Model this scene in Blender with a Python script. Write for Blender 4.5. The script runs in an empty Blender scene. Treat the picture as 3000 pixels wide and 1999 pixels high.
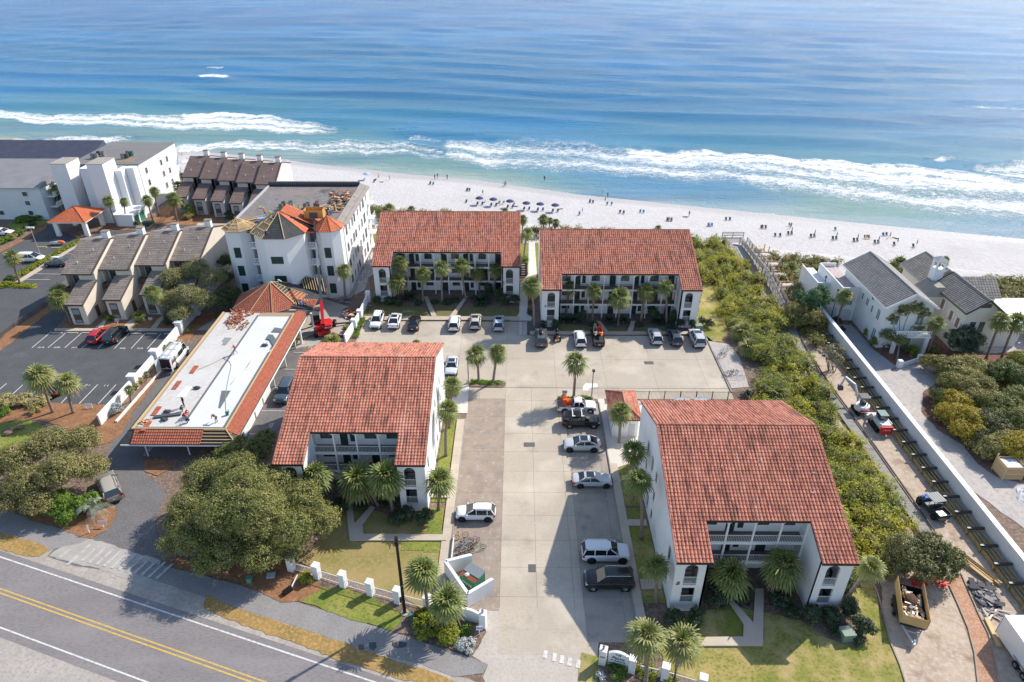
import bpy,math,random
import numpy as np
from mathutils import Vector,Matrix
from mathutils.geometry import tessellate_polygon
rnd=random.Random(7);nr=np.random.default_rng(5)
sc=bpy.context.scene
COL=sc.collection
R=math.radians
# ---------------------------------------------------------------- camera
CH=56.0;FPX=2000.0
TH=math.atan2(1190,FPX);YAW=0.0086
cam=bpy.data.cameras.new('camera');cam.lens=24.0;cam.sensor_width=36;cam.clip_start=.5;cam.clip_end=30000
co=bpy.data.objects.new('camera',cam);COL.objects.link(co)
co.location=(0,0,CH);co.rotation_euler=(math.pi/2-TH,0,YAW)
sc.camera=co
# ---------------------------------------------------------------- sky and sun
SAZ,SEL=R(52.5),R(39.8)
w=bpy.data.worlds.new('World');sc.world=w;w.use_nodes=True
nt=w.node_tree;sky=nt.nodes.new('ShaderNodeTexSky');sky.sky_type='NISHITA'
sky.sun_disc=False;sky.sun_elevation=SEL;sky.sun_rotation=SAZ
sky.air_density=1.0;sky.dust_density=.6;sky.ozone_density=1.0
nt.links.new(sky.outputs[0],nt.nodes['Background'].inputs[0]);nt.nodes['Background'].inputs[1].default_value=.15
sl=bpy.data.lights.new('sun','SUN');sl.energy=4.1;sl.angle=R(.55);sl.color=(1,.93,.82)
so=bpy.data.objects.new('sun',sl);COL.objects.link(so)
sd=Vector((math.sin(SAZ)*math.cos(SEL),math.cos(SAZ)*math.cos(SEL),math.sin(SEL)))
so.rotation_euler=sd.to_track_quat('Z','Y').to_euler();so.location=(60,60,90)
sc.view_settings.view_transform='Standard';sc.view_settings.look='None'
sc.view_settings.exposure=.47;sc.view_settings.gamma=1
# ---------------------------------------------------------------- pixel of the photograph -> point on the ground plane z
_c,_s=math.cos(TH),math.sin(TH);_cy,_sy=math.cos(YAW),math.sin(YAW)
def _rz(x,y,z):return np.array([x*_cy-y*_sy,x*_sy+y*_cy,z])
_R,_F,_U=_rz(1,0,0),_rz(0,_c,-_s),_rz(0,_s,_c)
def GP(px,py,z=0.):
 d=_F+_R*((px-1500)/FPX)+_U*((999.5-py)/FPX)
 t=(z-CH)/d[2];return Vector((d[0]*t,d[1]*t,z))
def PX(p):
 q=np.array(p,float)-np.array([0,0,CH]);zc=q@_F
 return 1500+FPX*(q@_R)/zc,999.5-FPX*(q@_U)/zc
KK={1:(0,380,3.096),2:(500,420,3.096),3:(1040,560,3.096),4:(1500,560,3.096),5:(2240,660,3.096),6:(0,860,3.096),7:(340,840,3.096),8:(780,980,3.096),9:(1500,980,3.096),10:(2240,1000,3.096),11:(0,1340,2.379),12:(700,1400,2.617),13:(1300,1400,2.617),14:(1800,1400,2.617),15:(2240,1400,2.617),16:(1000,440,2.353),0:(0,0,.78433)}
def k(n,x,y):ox,oy,s=KK[n];return ox+x/s,oy+y/s
def g(n,x,y,z=0.):return GP(*k(n,x,y),z)
def hgt(n,base,top):
 b=g(n,*base);ty=k(n,*top)[1];lo,hi=0.,40.
 for _ in range(40):
  m=(lo+hi)/2
  if PX((b.x,b.y,m))[1]>ty:lo=m
  else:hi=m
 return m
class MB:
 def __init__(s):s.v=[];s.f=[];s.m=[];s.r=[]
 def pt(s,p):s.v.append(tuple(p));return len(s.v)-1
 def face(s,pts,m=0,r=None):
  i=len(s.v);s.v+=[tuple(p)for p in pts];s.f.append(tuple(range(i,i+len(pts))));s.m.append(m)
  s.r.append(rnd.random()if r is None else r)
 def idx(s,f,m=0,r=.5):s.f.append(tuple(f));s.m.append(m);s.r.append(r)
 def hexa(s,b,t,m=0,r=.5,bottom=True):
  i=len(s.v);s.v+=[tuple(p)for p in b]+[tuple(p)for p in t]
  fs=[(4,5,6,7),(0,1,5,4),(1,2,6,5),(2,3,7,6),(3,0,4,7)]+([(3,2,1,0)]if bottom else[])
  for q in fs:s.f.append(tuple(i+a for a in q));s.m.append(m);s.r.append(r)
 def box(s,x0,x1,y0,y1,z0,z1,m=0,r=.5):
  s.hexa([(x0,y0,z0),(x1,y0,z0),(x1,y1,z0),(x0,y1,z0)],[(x0,y0,z1),(x1,y0,z1),(x1,y1,z1),(x0,y1,z1)],m,r)
 def obox(s,c,sz,a=0,m=0,r=.5):
  ca,sa=math.cos(a),math.sin(a);x,y=sz[0]/2,sz[1]/2
  q=[(c[0]+u*ca-v*sa,c[1]+u*sa+v*ca)for u,v in((-x,-y),(x,-y),(x,y),(-x,y))]
  s.hexa([(p[0],p[1],c[2])for p in q],[(p[0],p[1],c[2]+sz[2])for p in q],m,r)
 def beam(s,a,b,w,h,m=0,r=.5):
  a,b=Vector(a),Vector(b);d=(b-a).normalized();u=d.cross(Vector((0,0,1)))
  u=Vector((1,0,0))if u.length<1e-4 else u.normalized();n=u.cross(d).normalized()
  u=u*w/2;n=n*h/2
  s.hexa([a-u-n,a+u-n,b+u-n,b-u-n],[a-u+n,a+u+n,b+u+n,b-u+n],m,r)
 def prism(s,poly,z0,z1,m=0,mt=None,r=.5):
  n=len(poly);A=sum(poly[i][0]*poly[(i+1)%n][1]-poly[(i+1)%n][0]*poly[i][1]for i in range(n))
  if A<0:poly=poly[::-1]
  i=len(s.v);s.v+=[(p[0],p[1],z0)for p in poly]+[(p[0],p[1],z1)for p in poly]
  for j in range(n):s.idx((i+j,i+(j+1)%n,i+n+(j+1)%n,i+n+j),m,r)
  s.idx([i+n+j for j in range(n)],m if mt is None else mt,r)
 def tube(s,pts,rad,n=6,m=0,r=.5,cap=True):
  pts=[Vector(p)for p in pts];rad=[rad]*len(pts)if isinstance(rad,(int,float))else rad;rings=[]
  for j,p in enumerate(pts):
   d=(pts[min(j+1,len(pts)-1)]-pts[max(j-1,0)]).normalized()
   u=d.cross(Vector((0,0,1)));u=Vector((1,0,0))if u.length<1e-3 else u.normalized();v=d.cross(u)
   i=len(s.v);rings.append(i)
   for q in range(n):
    a=2*math.pi*q/n;s.v.append(tuple(p+(u*math.cos(a)+v*math.sin(a))*rad[j]))
  for j in range(len(rings)-1):
   for q in range(n):s.idx((rings[j]+q,rings[j]+(q+1)%n,rings[j+1]+(q+1)%n,rings[j+1]+q),m,r)
  if cap:
   s.idx([rings[0]+q for q in range(n)][::-1],m,r);s.idx([rings[-1]+q for q in range(n)],m,r)
 def ball(s,c,r3,n=8,k=5,m=0,r=.5):
  c=Vector(c);r3=(r3,)*3 if isinstance(r3,(int,float))else r3;rings=[]
  for j in range(k+1):
   t=math.pi*j/k;i=len(s.v);rings.append(i)
   for q in range(n):
    a=2*math.pi*q/n;s.v.append((c[0]+r3[0]*math.sin(t)*math.cos(a),c[1]+r3[1]*math.sin(t)*math.sin(a),c[2]+r3[2]*math.cos(t)))
  for j in range(k):
   for q in range(n):s.idx((rings[j]+q,rings[j+1]+q,rings[j+1]+(q+1)%n,rings[j]+(q+1)%n),m,r)
 def panel(s,o,u,v,W,H,holes=(),th=.2,m=0):
  """wall in the plane (o; u, v) with holes [(x0,y0,x1,y1,arch)], thickness th behind u x v"""
  o,u,v=Vector(o),Vector(u),Vector(v);nrm=u.cross(v).normalized()
  outer=W if isinstance(W,list)else[(0,0),(W,0),(W,H),(0,H)]
  loops=[[Vector((a,b,0))for a,b in outer]]
  for(x0,y0,x1,y1,arch)in holes:
   if arch:
    rr=(x1-x0)/2;ay=y1-rr;L=[(x0,y0)]+[(x1,y0)]+[((x0+x1)/2+rr*math.cos(t),ay+rr*math.sin(t))for t in[math.pi*q/8 for q in range(9)]]
   else:L=[(x0,y0),(x1,y0),(x1,y1),(x0,y1)]
   loops.append([Vector((a,b,0))for a,b in L])
  flat=[p for L in loops for p in L]
  f3=lambda p,d:o+u*p.x+v*p.y-nrm*d
  tris=tessellate_polygon(loops);i=len(s.v)
  s.v+=[tuple(f3(p,0))for p in flat];j=len(s.v);s.v+=[tuple(f3(p,th))for p in flat]
  for t in tris:
   a,b,c=(flat[q]for q in t)
   if(b-a).cross(c-a).z<0:t=(t[0],t[2],t[1])
   s.idx([i+q for q in t],m);s.idx([j+q for q in(t[0],t[2],t[1])],m)
  q=0
  for L in loops:
   n=len(L)
   for e in range(n):s.idx((i+q+e,i+q+(e+1)%n,j+q+(e+1)%n,j+q+e),m)
   q+=n
def mesh(name,mb,smooth=False):
 me=bpy.data.meshes.new(name)
 if isinstance(mb,MB):
  me.from_pydata(mb.v,[],mb.f)
  me.polygons.foreach_set('material_index',mb.m)
  at=me.attributes.new('rnd','FLOAT','FACE');at.data.foreach_set('value',mb.r)
 if smooth:me.polygons.foreach_set('use_smooth',[True]*len(me.polygons))
 me.update();return me
def obj(name,mb,mats,parent=None,smooth=False,loc=None,rot=None,world=True):
 """one mesh object; with a parent and world=True the vertices are given in world coordinates"""
 me=mb if isinstance(mb,bpy.types.Mesh)else mesh(name,mb,smooth)
 if not isinstance(mats,(list,tuple)):mats=[mats]
 if not len(me.materials):
  for m in mats:me.materials.append(m)
 o=bpy.data.objects.new(name,me);COL.objects.link(o)
 if parent is not None:
  o.parent=parent
  if world and loc is None and not isinstance(mb,bpy.types.Mesh):
   q=parent;off=Vector()
   while q is not None:off+=q.location;q=q.parent
   me.transform(Matrix.Translation(-off))
 if loc is not None:o.location=loc
 if rot is not None:o.rotation_euler=rot
 return o
def thing(name,label,cat,loc=(0,0,0),rz=0,group=None):
 o=bpy.data.objects.new(name,None);COL.objects.link(o);o.empty_display_size=.3
 o.location=loc;o.rotation_euler=(0,0,rz);o['label']=label;o['category']=cat
 if group:o['group']=group
 return o
def tag(o,label,cat,group=None,kind=None):
 o['label']=label;o['category']=cat
 if group:o['group']=group
 if kind:o['kind']=kind
 return o
def recentre(o):
 vs=[v.co for v in o.data.vertices];c=Vector((sum(v.x for v in vs)/len(vs),sum(v.y for v in vs)/len(vs),min(v.z for v in vs)))
 o.data.transform(Matrix.Translation(-c));o.location=o.location+c;return o
def single(name,mb,mats,label,cat,group=None,smooth=False):
 return recentre(tag(obj(name,mb,mats,smooth=smooth),label,cat,group))
def struct(name,mb,mats,kind='structure',smooth=False):
 o=obj(name,mb,mats,smooth=smooth);o['kind']=kind;o['label']=name.replace('_',' ');return o
def dup(root,loc,rz,label=None,group=None,scale=None):
 r=root.copy();COL.objects.link(r);r.location=loc;r.rotation_euler=(0,0,rz)
 if label:r['label']=label
 if group:r['group']=group
 if scale:r.scale=scale
 for ch in list(root.children):
  c=ch.copy();COL.objects.link(c);c.parent=r
  for gg in ch.children:
   d=gg.copy();COL.objects.link(d);d.parent=c
 return r
MATS={}
def M(name,col,rough=.8,var=None,scale=1.,bump=0.,bscale=None,rnd_amt=0.,rnd_col=None,metal=0.,spec=.4,stain=None,stretch=None,emit=None,alpha=None,coat=0.,fine=None):
 """principled material; var: second colour mixed by noise, stain: (colour, scale, lo, hi), rnd_col mixed by the per-face value"""
 if name in MATS:return MATS[name]
 m=bpy.data.materials.new(name);m.use_nodes=True;t=m.node_tree;N=t.nodes;L=t.links;b=N['Principled BSDF']
 b.inputs['Roughness'].default_value=rough;b.inputs['Metallic'].default_value=metal;b.inputs['Specular IOR Level'].default_value=spec
 if coat:b.inputs['Coat Weight'].default_value=coat;b.inputs['Coat Roughness'].default_value=.05
 c4=lambda c:(c[0],c[1],c[2],1)
 b.inputs['Base Color'].default_value=c4(col)
 tc=None
 def coords():
  nonlocal tc
  if tc is None:
   ge=N.new('ShaderNodeNewGeometry');tc=ge.outputs['Position']
   if stretch:
    mp=N.new('ShaderNodeMapping');mp.inputs['Scale'].default_value=stretch;L.new(tc,mp.inputs[0]);tc=mp.outputs[0]
  return tc
 def noise(sc_,det=4,ro=.55):
  n=N.new('ShaderNodeTexNoise');n.inputs['Scale'].default_value=sc_;n.inputs['Detail'].default_value=det;n.inputs['Roughness'].default_value=ro
  L.new(coords(),n.inputs['Vector']);return n.outputs[0]
 def ramp(src,lo,hi):
  r_=N.new('ShaderNodeMapRange');r_.inputs[1].default_value=lo;r_.inputs[2].default_value=hi;L.new(src,r_.inputs[0]);return r_.outputs[0]
 cur=None
 def mix(fac,c2):
  nonlocal cur
  x=N.new('ShaderNodeMix');x.data_type='RGBA';L.new(fac,x.inputs[0])
  if cur is None:x.inputs[6].default_value=c4(col)
  else:L.new(cur,x.inputs[6])
  x.inputs[7].default_value=c4(c2);cur=x.outputs[2]
 if var:mix(ramp(noise(scale),.35,.65),var)
 if rnd_col:
  a=N.new('ShaderNodeAttribute');a.attribute_name='rnd'
  mu=N.new('ShaderNodeMath');mu.operation='MULTIPLY';mu.inputs[1].default_value=rnd_amt;L.new(a.outputs['Fac'],mu.inputs[0]);mix(mu.outputs[0],rnd_col)
 if fine:mix(ramp(noise(fine[1],3),.45,.7),fine[0])
 for st in([stain]if stain and not isinstance(stain,list)else(stain or[])):
  mix(ramp(noise(st[1],5,.6),st[2],st[3]),st[0])
 if cur:L.new(cur,b.inputs['Base Color'])
 if bump:
  bn=N.new('ShaderNodeBump');bn.inputs['Strength'].default_value=1;bn.inputs['Distance'].default_value=bump
  L.new(noise(bscale or scale*4,3),bn.inputs['Height']);L.new(bn.outputs[0],b.inputs['Normal'])
 if emit:b.inputs['Emission Color'].default_value=c4(emit[0]);b.inputs['Emission Strength'].default_value=emit[1]
 MATS[name]=m;return m
def leafmat(name,c1,c2,c3,trans=.25,nscale=.35):
 m=bpy.data.materials.new(name);m.use_nodes=True;t=m.node_tree;N=t.nodes;L=t.links;b=N['Principled BSDF']
 a=N.new('ShaderNodeAttribute');a.attribute_name='rnd'
 ge=N.new('ShaderNodeNewGeometry');n=N.new('ShaderNodeTexNoise');n.inputs['Scale'].default_value=nscale;n.inputs['Detail'].default_value=2
 L.new(ge.outputs['Position'],n.inputs['Vector'])
 mr=N.new('ShaderNodeMapRange');mr.inputs[1].default_value=.38;mr.inputs[2].default_value=.62;L.new(n.outputs[0],mr.inputs[0])
 x=N.new('ShaderNodeMix');x.data_type='RGBA';L.new(mr.outputs[0],x.inputs[0]);x.inputs[6].default_value=(*c1,1);x.inputs[7].default_value=(*c2,1)
 pw=N.new('ShaderNodeMath');pw.operation='POWER';pw.inputs[1].default_value=2.2;L.new(a.outputs['Fac'],pw.inputs[0])
 y=N.new('ShaderNodeMix');y.data_type='RGBA';L.new(pw.outputs[0],y.inputs[0]);L.new(x.outputs[2],y.inputs[6]);y.inputs[7].default_value=(*c3,1)
 L.new(y.outputs[2],b.inputs['Base Color']);b.inputs['Roughness'].default_value=.55;b.inputs['Specular IOR Level'].default_value=.35
 tr=N.new('ShaderNodeBsdfTranslucent');L.new(y.outputs[2],tr.inputs[0]);ms=N.new('ShaderNodeMixShader');ms.inputs[0].default_value=trans
 L.new(b.outputs[0],ms.inputs[1]);L.new(tr.outputs[0],ms.inputs[2]);L.new(ms.outputs[0],N['Material Output'].inputs[0])
 return m
stucco=M('stucco',(.80,.80,.79),.85,var=(.74,.74,.74),scale=.5,bump=.006,bscale=9,stain=((.60,.61,.62),.25,.58,.8))
cream=M('cream_stucco',(.70,.63,.53),.9,var=(.64,.57,.48),scale=.6,bump=.008,bscale=8)
white=M('white_paint',(.82,.82,.81),.55)
whitemetal=M('white_metal',(.78,.78,.76),.4)
glass=M('window_glass',(.035,.05,.06),.08,spec=.9,var=(.10,.12,.13),scale=.9)
darkdoor=M('dark_door',(.025,.045,.05),.45)
deckfloor=M('deck_floor',(.20,.155,.135),.8,var=(.16,.125,.11),scale=2)
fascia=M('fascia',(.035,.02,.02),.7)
tile=M('clay_tile',(.60,.24,.16),.85,rnd_col=(.41,.15,.10),rnd_amt=.8,stain=[((.60,.30,.21),.3,.54,.8),((.12,.056,.044),.5,.53,.74)],stretch=(2.6,.35,1),fine=((.22,.078,.055),1.8))
tile_new=M('terracotta_tile',(.60,.14,.05),.7,rnd_col=(.42,.09,.04),rnd_amt=.7,fine=((.66,.24,.12),5))
tile_old=M('terracotta_tile_weathered',(.40,.105,.055),.8,rnd_col=(.27,.07,.045),rnd_amt=.8,fine=((.48,.19,.12),6))
brown_roof=M('brown_roof',(.29,.235,.19),.9,var=(.17,.14,.12),scale=.4,rnd_col=(.13,.105,.095),rnd_amt=.8,fine=((.35,.31,.27),7))
maroon_roof=M('plum_roof',(.23,.155,.135),.9,var=(.19,.13,.115),scale=.5,rnd_col=(.15,.105,.095),rnd_amt=.7)
grey_roof=M('grey_roof',(.44,.40,.345),.9,var=(.35,.32,.28),scale=.6,rnd_col=(.26,.24,.21),rnd_amt=.8)
slate_roof=M('slate_roof',(.30,.28,.275),.85,rnd_col=(.40,.37,.355),rnd_amt=.6,var=(.23,.215,.22),scale=.5)
wood=M('raw_lumber',(.62,.45,.24),.8,rnd_col=(.45,.30,.15),rnd_amt=.8)
wood_grey=M('weathered_wood',(.30,.28,.26),.9,var=(.22,.20,.19),scale=2,rnd_col=(.40,.37,.34),rnd_amt=.6)
wood_dark=M('dark_wood',(.10,.07,.055),.85)
treated=M('treated_timber',(.42,.33,.13),.85,rnd_col=(.30,.22,.09),rnd_amt=.8,fine=((.22,.18,.10),3))
felt=M('roof_felt',(.045,.048,.05),.85,var=(.07,.072,.075),scale=1)
black=M('black_paint',(.012,.012,.014),.4)
rubber=M('tyre_rubber',(.015,.015,.016),.85)
concrete=M('concrete',(.51,.44,.35),.85,var=(.455,.39,.31),scale=.35,rnd_col=(.40,.35,.285),rnd_amt=.6,stain=[((.30,.255,.21),.3,.56,.8),((.60,.53,.435),.13,.5,.75),((.25,.215,.18),.07,.6,.75)],fine=((.41,.355,.285),4))
concrete_brown=M('stained_concrete',(.38,.30,.235),.9,var=(.31,.24,.19),scale=.5,stain=[((.235,.20,.175),.6,.5,.72),((.45,.40,.36),1.6,.56,.75)],fine=((.28,.24,.205),5))
concrete_dark=M('worn_concrete',(.40,.35,.29),.9,var=(.34,.295,.245),scale=.5,stain=((.22,.19,.165),.45,.52,.75),fine=((.30,.275,.25),5))
walk=M('walkway_concrete',(.56,.475,.375),.85,var=(.49,.415,.33),scale=.7,rnd_col=(.45,.38,.305),rnd_amt=.5)
walk_light=M('light_walkway',(.64,.585,.51),.85,var=(.58,.54,.50),scale=.7)
asphalt=M('asphalt',(.085,.088,.092),.9,var=(.066,.068,.074),scale=.4,stain=((.12,.118,.115),.5,.55,.8),fine=((.115,.115,.118),8))
road_asph=M('road_asphalt',(.25,.225,.22),.9,var=(.215,.195,.19),scale=.35,stretch=(.35,1,1),stain=((.275,.26,.26),.3,.52,.8),fine=((.17,.16,.165),7))
path_asph=M('path_asphalt',(.30,.28,.265),.9,var=(.26,.24,.23),scale=.5,fine=((.20,.195,.195),6))
paint_w=M('road_paint_white',(.66,.65,.62),.7,fine=((.42,.41,.40),3))
worn_paint=M('worn_white_paint',(.48,.46,.43),.8,fine=((.34,.32,.30),2.5))
paint_y=M('road_paint_yellow',(.62,.41,.10),.7,fine=((.45,.31,.10),4))
soil=M('mulch_soil',(.20,.135,.10),.95,var=(.13,.09,.07),scale=.8,fine=((.30,.22,.17),3),bump=.03,bscale=5)
straw=M('pine_straw',(.36,.185,.09),.95,var=(.25,.125,.06),scale=.9,fine=((.20,.09,.045),4),bump=.04,bscale=6)
lawn_m=M('lawn_grass',(.20,.215,.035),.95,var=(.38,.30,.10),scale=.2,fine=((.13,.155,.03),3.5),stain=((.45,.34,.16),.4,.48,.7),bump=.03,bscale=9)
dry_lawn=M('dry_lawn_grass',(.34,.25,.10),.95,var=(.23,.205,.055),scale=.35,fine=((.34,.265,.13),2.5),bump=.03,bscale=9)
green_lawn=M('green_lawn_grass',(.17,.22,.03),.95,var=(.29,.27,.065),scale=.4,fine=((.11,.15,.025),4),bump=.03,bscale=9)
sand=M('beach_sand',(.55,.53,.525),.95,var=(.53,.505,.495),scale=.12,fine=((.46,.435,.425),1.3),bump=.2,bscale=1.4,stain=[((.48,.455,.45),.5,.52,.7),((.44,.42,.42),.035,.55,.7)])
dirt=M('sandy_dirt',(.50,.40,.30),.95,var=(.40,.30,.215),scale=.3,fine=((.53,.45,.38),2.2),stain=[((.29,.20,.145),.45,.54,.7),((.58,.50,.44),.8,.6,.75)],bump=.05,bscale=4)
sand_road=M('pale_drive',(.50,.45,.40),.95,var=(.42,.385,.37),scale=.4,fine=((.36,.33,.31),2),stain=((.33,.30,.285),.5,.55,.8))
orange_mulch=M('orange_mulch',(.46,.255,.16),.95,var=(.38,.20,.12),scale=1,fine=((.55,.36,.25),5),bump=.03,bscale=6)
membrane=M('white_membrane',(.66,.665,.665),.8,var=(.61,.62,.625),scale=.3)
old_membrane=M('dusty_membrane',(.56,.54,.52),.8,var=(.50,.46,.42),scale=.35,stain=((.42,.34,.27),.5,.62,.8),fine=((.60,.585,.56),2))
red=M('red_enamel',(.62,.02,.02),.35);orange=M('orange_plastic',(.85,.14,.02),.5)
steel=M('steel',(.38,.39,.40),.4,metal=.6);darksteel=M('dark_steel',(.07,.075,.08),.5)
tarp=M('grey_tarpaulin',(.42,.43,.43),.6,var=(.30,.31,.31),scale=2,bump=.1,bscale=3)
bark=M('palm_bark',(.24,.185,.145),.95,var=(.33,.27,.22),scale=5,fine=((.15,.11,.085),9),bump=.03,bscale=9)
oakbark=M('oak_bark',(.17,.14,.115),.95,var=(.24,.21,.18),scale=4)
boots=M('palm_boots',(.30,.19,.10),.95,fine=((.18,.10,.055),6))
palm_leaf=leafmat('palm_leaf',(.12,.175,.035),(.20,.235,.06),(.42,.41,.17),.2,.8)
palm_leaf_y=leafmat('pale_palm_leaf',(.18,.215,.05),(.28,.29,.09),(.52,.47,.22),.2,.8)
oak_leaf=leafmat('oak_leaf',(.13,.17,.035),(.245,.245,.065),(.43,.40,.16),.25,.4)
olive_leaf=leafmat('olive_leaf',(.27,.25,.055),(.38,.34,.11),(.54,.47,.22),.25)
scrub_leaf=leafmat('scrub_leaf',(.19,.26,.04),(.52,.49,.035),(.52,.46,.14),.32,.26)
scrub_far=leafmat('dune_scrub_leaf',(.18,.19,.04),(.30,.26,.07),(.40,.34,.14),.2,.2)
shrub_leaf=leafmat('shrub_leaf',(.028,.055,.024),(.05,.08,.03),(.13,.17,.09),.1)
lime_leaf=leafmat('lime_shrub_leaf',(.20,.26,.02),(.30,.33,.03),(.45,.44,.06),.25)
bright_leaf=leafmat('bright_green_leaf',(.10,.20,.02),(.16,.26,.03),(.26,.36,.06),.25)
silver_leaf=leafmat('silver_leaf',(.42,.47,.46),(.52,.56,.55),(.65,.68,.67),.1)
sago_leaf=leafmat('cycad_leaf',(.02,.045,.022),(.035,.065,.03),(.07,.11,.05),.1)
gold_leaf=leafmat('golden_shrub_leaf',(.34,.30,.03),(.46,.36,.04),(.60,.43,.08),.25,.5)
# ================================================================ SETTING: terrain, beach, sea, paving
CX=[-400,-200,-90,-35,-26,5,11,37,52,65,95,150,400];CYV=[290,212,180,158,154,143,141,136.5,130.5,127,118,101,20]
SXs=[-500,-230,-197,-156,-123,-99.6,-78.6,-59.5,-35,-13,19,66,100,131,200,500];SYs=[270,263,260.5,256,248.5,242.5,235,228,220,214,200,185.5,175,166,146,60]
def terrain():
 xs=np.concatenate([np.arange(-420,-130,12),np.arange(-130,130,3.),np.arange(130,421,12)])
 W=[-200,-60,0,14,26,28,29,30]
 mb=MB();rows=[]
 prm=[-300,-120,-60,-30,-12,-4,-1.5,0,2,4,7,10,13,16,19,22]
 for x in xs:
  yc=np.interp(x,CX,CYV);ys=np.interp(x,SXs,SYs);col=[]
  for p in prm:
   y=yc+p if p>-200 else-160
   if p<=0:z=0
   else:t=p/22;z=-10.1*(3*t*t-2*t**3)
   col.append((x,y,z))
  y0=yc+22
  for q in range(1,13):
   t=q/12;y=y0+(ys-y0)*t;z=-10.1-1.85*t**2+.05*math.sin(x*.7+y*.5)*(1-t);col.append((x,y,z))
  col+=[(x,ys+6,-12.15),(x,ys+20,-13),(x,ys+60,-16),(x,6000,-40)]
  rows.append(col)
 n=len(rows[0])
 for r_ in rows:mb.v+=r_
 nl=len(prm)
 for i in range(len(rows)-1):
  for j in range(n-1):mb.idx((i*n+j,(i+1)*n+j,(i+1)*n+j+1,i*n+j+1),0 if j<nl-12 else 1)
 return mb
tb=terrain()
wet=sand
m_sand=M('beach_sand_wet',(.76,.73,.73),.9)
# sand with a wet strip next to the waterline: wetness depends on height above the sea
def sandmat():
 m=sand;t=m.node_tree;N=t.nodes;L=t.links;b=N['Principled BSDF']
 ge=N.new('ShaderNodeNewGeometry');sp=N.new('ShaderNodeSeparateXYZ');L.new(ge.outputs['Position'],sp.inputs[0])
 n=N.new('ShaderNodeTexNoise');n.inputs['Scale'].default_value=.06;L.new(ge.outputs['Position'],n.inputs['Vector'])
 ad=N.new('ShaderNodeMath');ad.operation='MULTIPLY_ADD';ad.inputs[1].default_value=.9;L.new(n.outputs[0],ad.inputs[0]);L.new(sp.outputs[2],ad.inputs[2])
 mr=N.new('ShaderNodeMapRange');mr.inputs[1].default_value=-11.25;mr.inputs[2].default_value=-10.95;mr.inputs[3].default_value=1;mr.inputs[4].default_value=0;L.new(ad.outputs[0],mr.inputs[0])
 old=b.inputs['Base Color'].links[0].from_socket;x=N.new('ShaderNodeMix');x.data_type='RGBA'
 L.new(mr.outputs[0],x.inputs[0]);L.new(old,x.inputs[6]);x.inputs[7].default_value=(.43,.40,.39,1);L.new(x.outputs[2],b.inputs['Base Color'])
 r2=N.new('ShaderNodeMapRange');r2.inputs[3].default_value=.95;r2.inputs[4].default_value=.45;L.new(mr.outputs[0],r2.inputs[0]);L.new(r2.outputs[0],b.inputs['Roughness'])
sandmat()
gr=obj('ground',tb,[soil,sand],smooth=True);gr['kind']='structure';gr['label']='sandy coastal ground sloping down to the beach'
# ---- sea: one sheet with breaking-wave relief; foam and depth are stored per vertex
def interp_band(px,tab):
 xs=[t[0]for t in tab];return np.interp(px,xs,[t[1]for t in tab]),np.interp(px,xs,[t[2]for t in tab]),np.interp(px,xs,[t[3]for t in tab])
BANDS=[[(-400,300,335,.8),(0,324,346,.9),(100,334,362,.95),(250,340,368,.9),(400,334,372,.85),(600,338,384,.9),(800,342,390,.9),(900,354,394,.85),(980,368,388,.6),(1030,378,384,0)],[(520,336,346,0),(540,334,352,1),(700,338,350,1),(820,346,354,.9),(840,350,352,0)],[(100,402,410,0),(130,402,413,.8),(220,405,420,.9),(320,404,424,.9),(390,398,414,.5),(420,398,410,0)],[(480,428,438,0),(520,424,442,.9),(700,418,441,.9),(900,412,446,.75),(1000,410,452,.75),(1100,416,456,.75),(1200,420,462,.7),(1300,430,476,.6),(1340,440,480,0)],[(1180,402,410,0),(1200,399,414,.7),(1290,400,413,.6),(1310,404,410,0)],[(1280,405,430,0),(1310,404,472,.75),(1420,408,492,.85),(1500,410,500,.7),(1600,412,506,.7),(1750,420,520,.75),(1950,440,530,.8),(2140,452,536,.75),(2250,460,560,.8),(2400,470,585,.8),(2600,486,612,.8),(2760,498,630,.8),(2900,508,640,.85),(3000,516,648,.85),(3500,560,710,.85)],[(1790,442,452,0),(1850,438,468,1),(2100,452,478,1),(2400,466,500,1),(2600,484,530,1),(2800,500,556,1),(3000,540,572,1),(3500,590,630,1)],[(2820,482,492,0),(2860,480,505,.8),(3000,474,524,.85),(3500,490,580,.8)],[(2700,466,472,0),(2740,467,476,.9),(2830,468,476,.6),(2850,468,472,0)],[(568,222,227,0),(590,220,229,1),(660,220,229,1),(684,223,227,0)],[(588,196,199,0),(610,196,201,.8),(650,196,201,.7),(664,198,199,0)],[(190,200,210,0),(220,199,212,.45),(320,198,208,.3),(360,198,206,0)],[(2850,312,318,0),(2880,312,322,.9),(3000,318,328,.9),(3300,330,340,.6)],[(1140,376,384,0),(1160,378,388,.5),(1220,374,384,.4),(1230,376,382,0)],]
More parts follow.
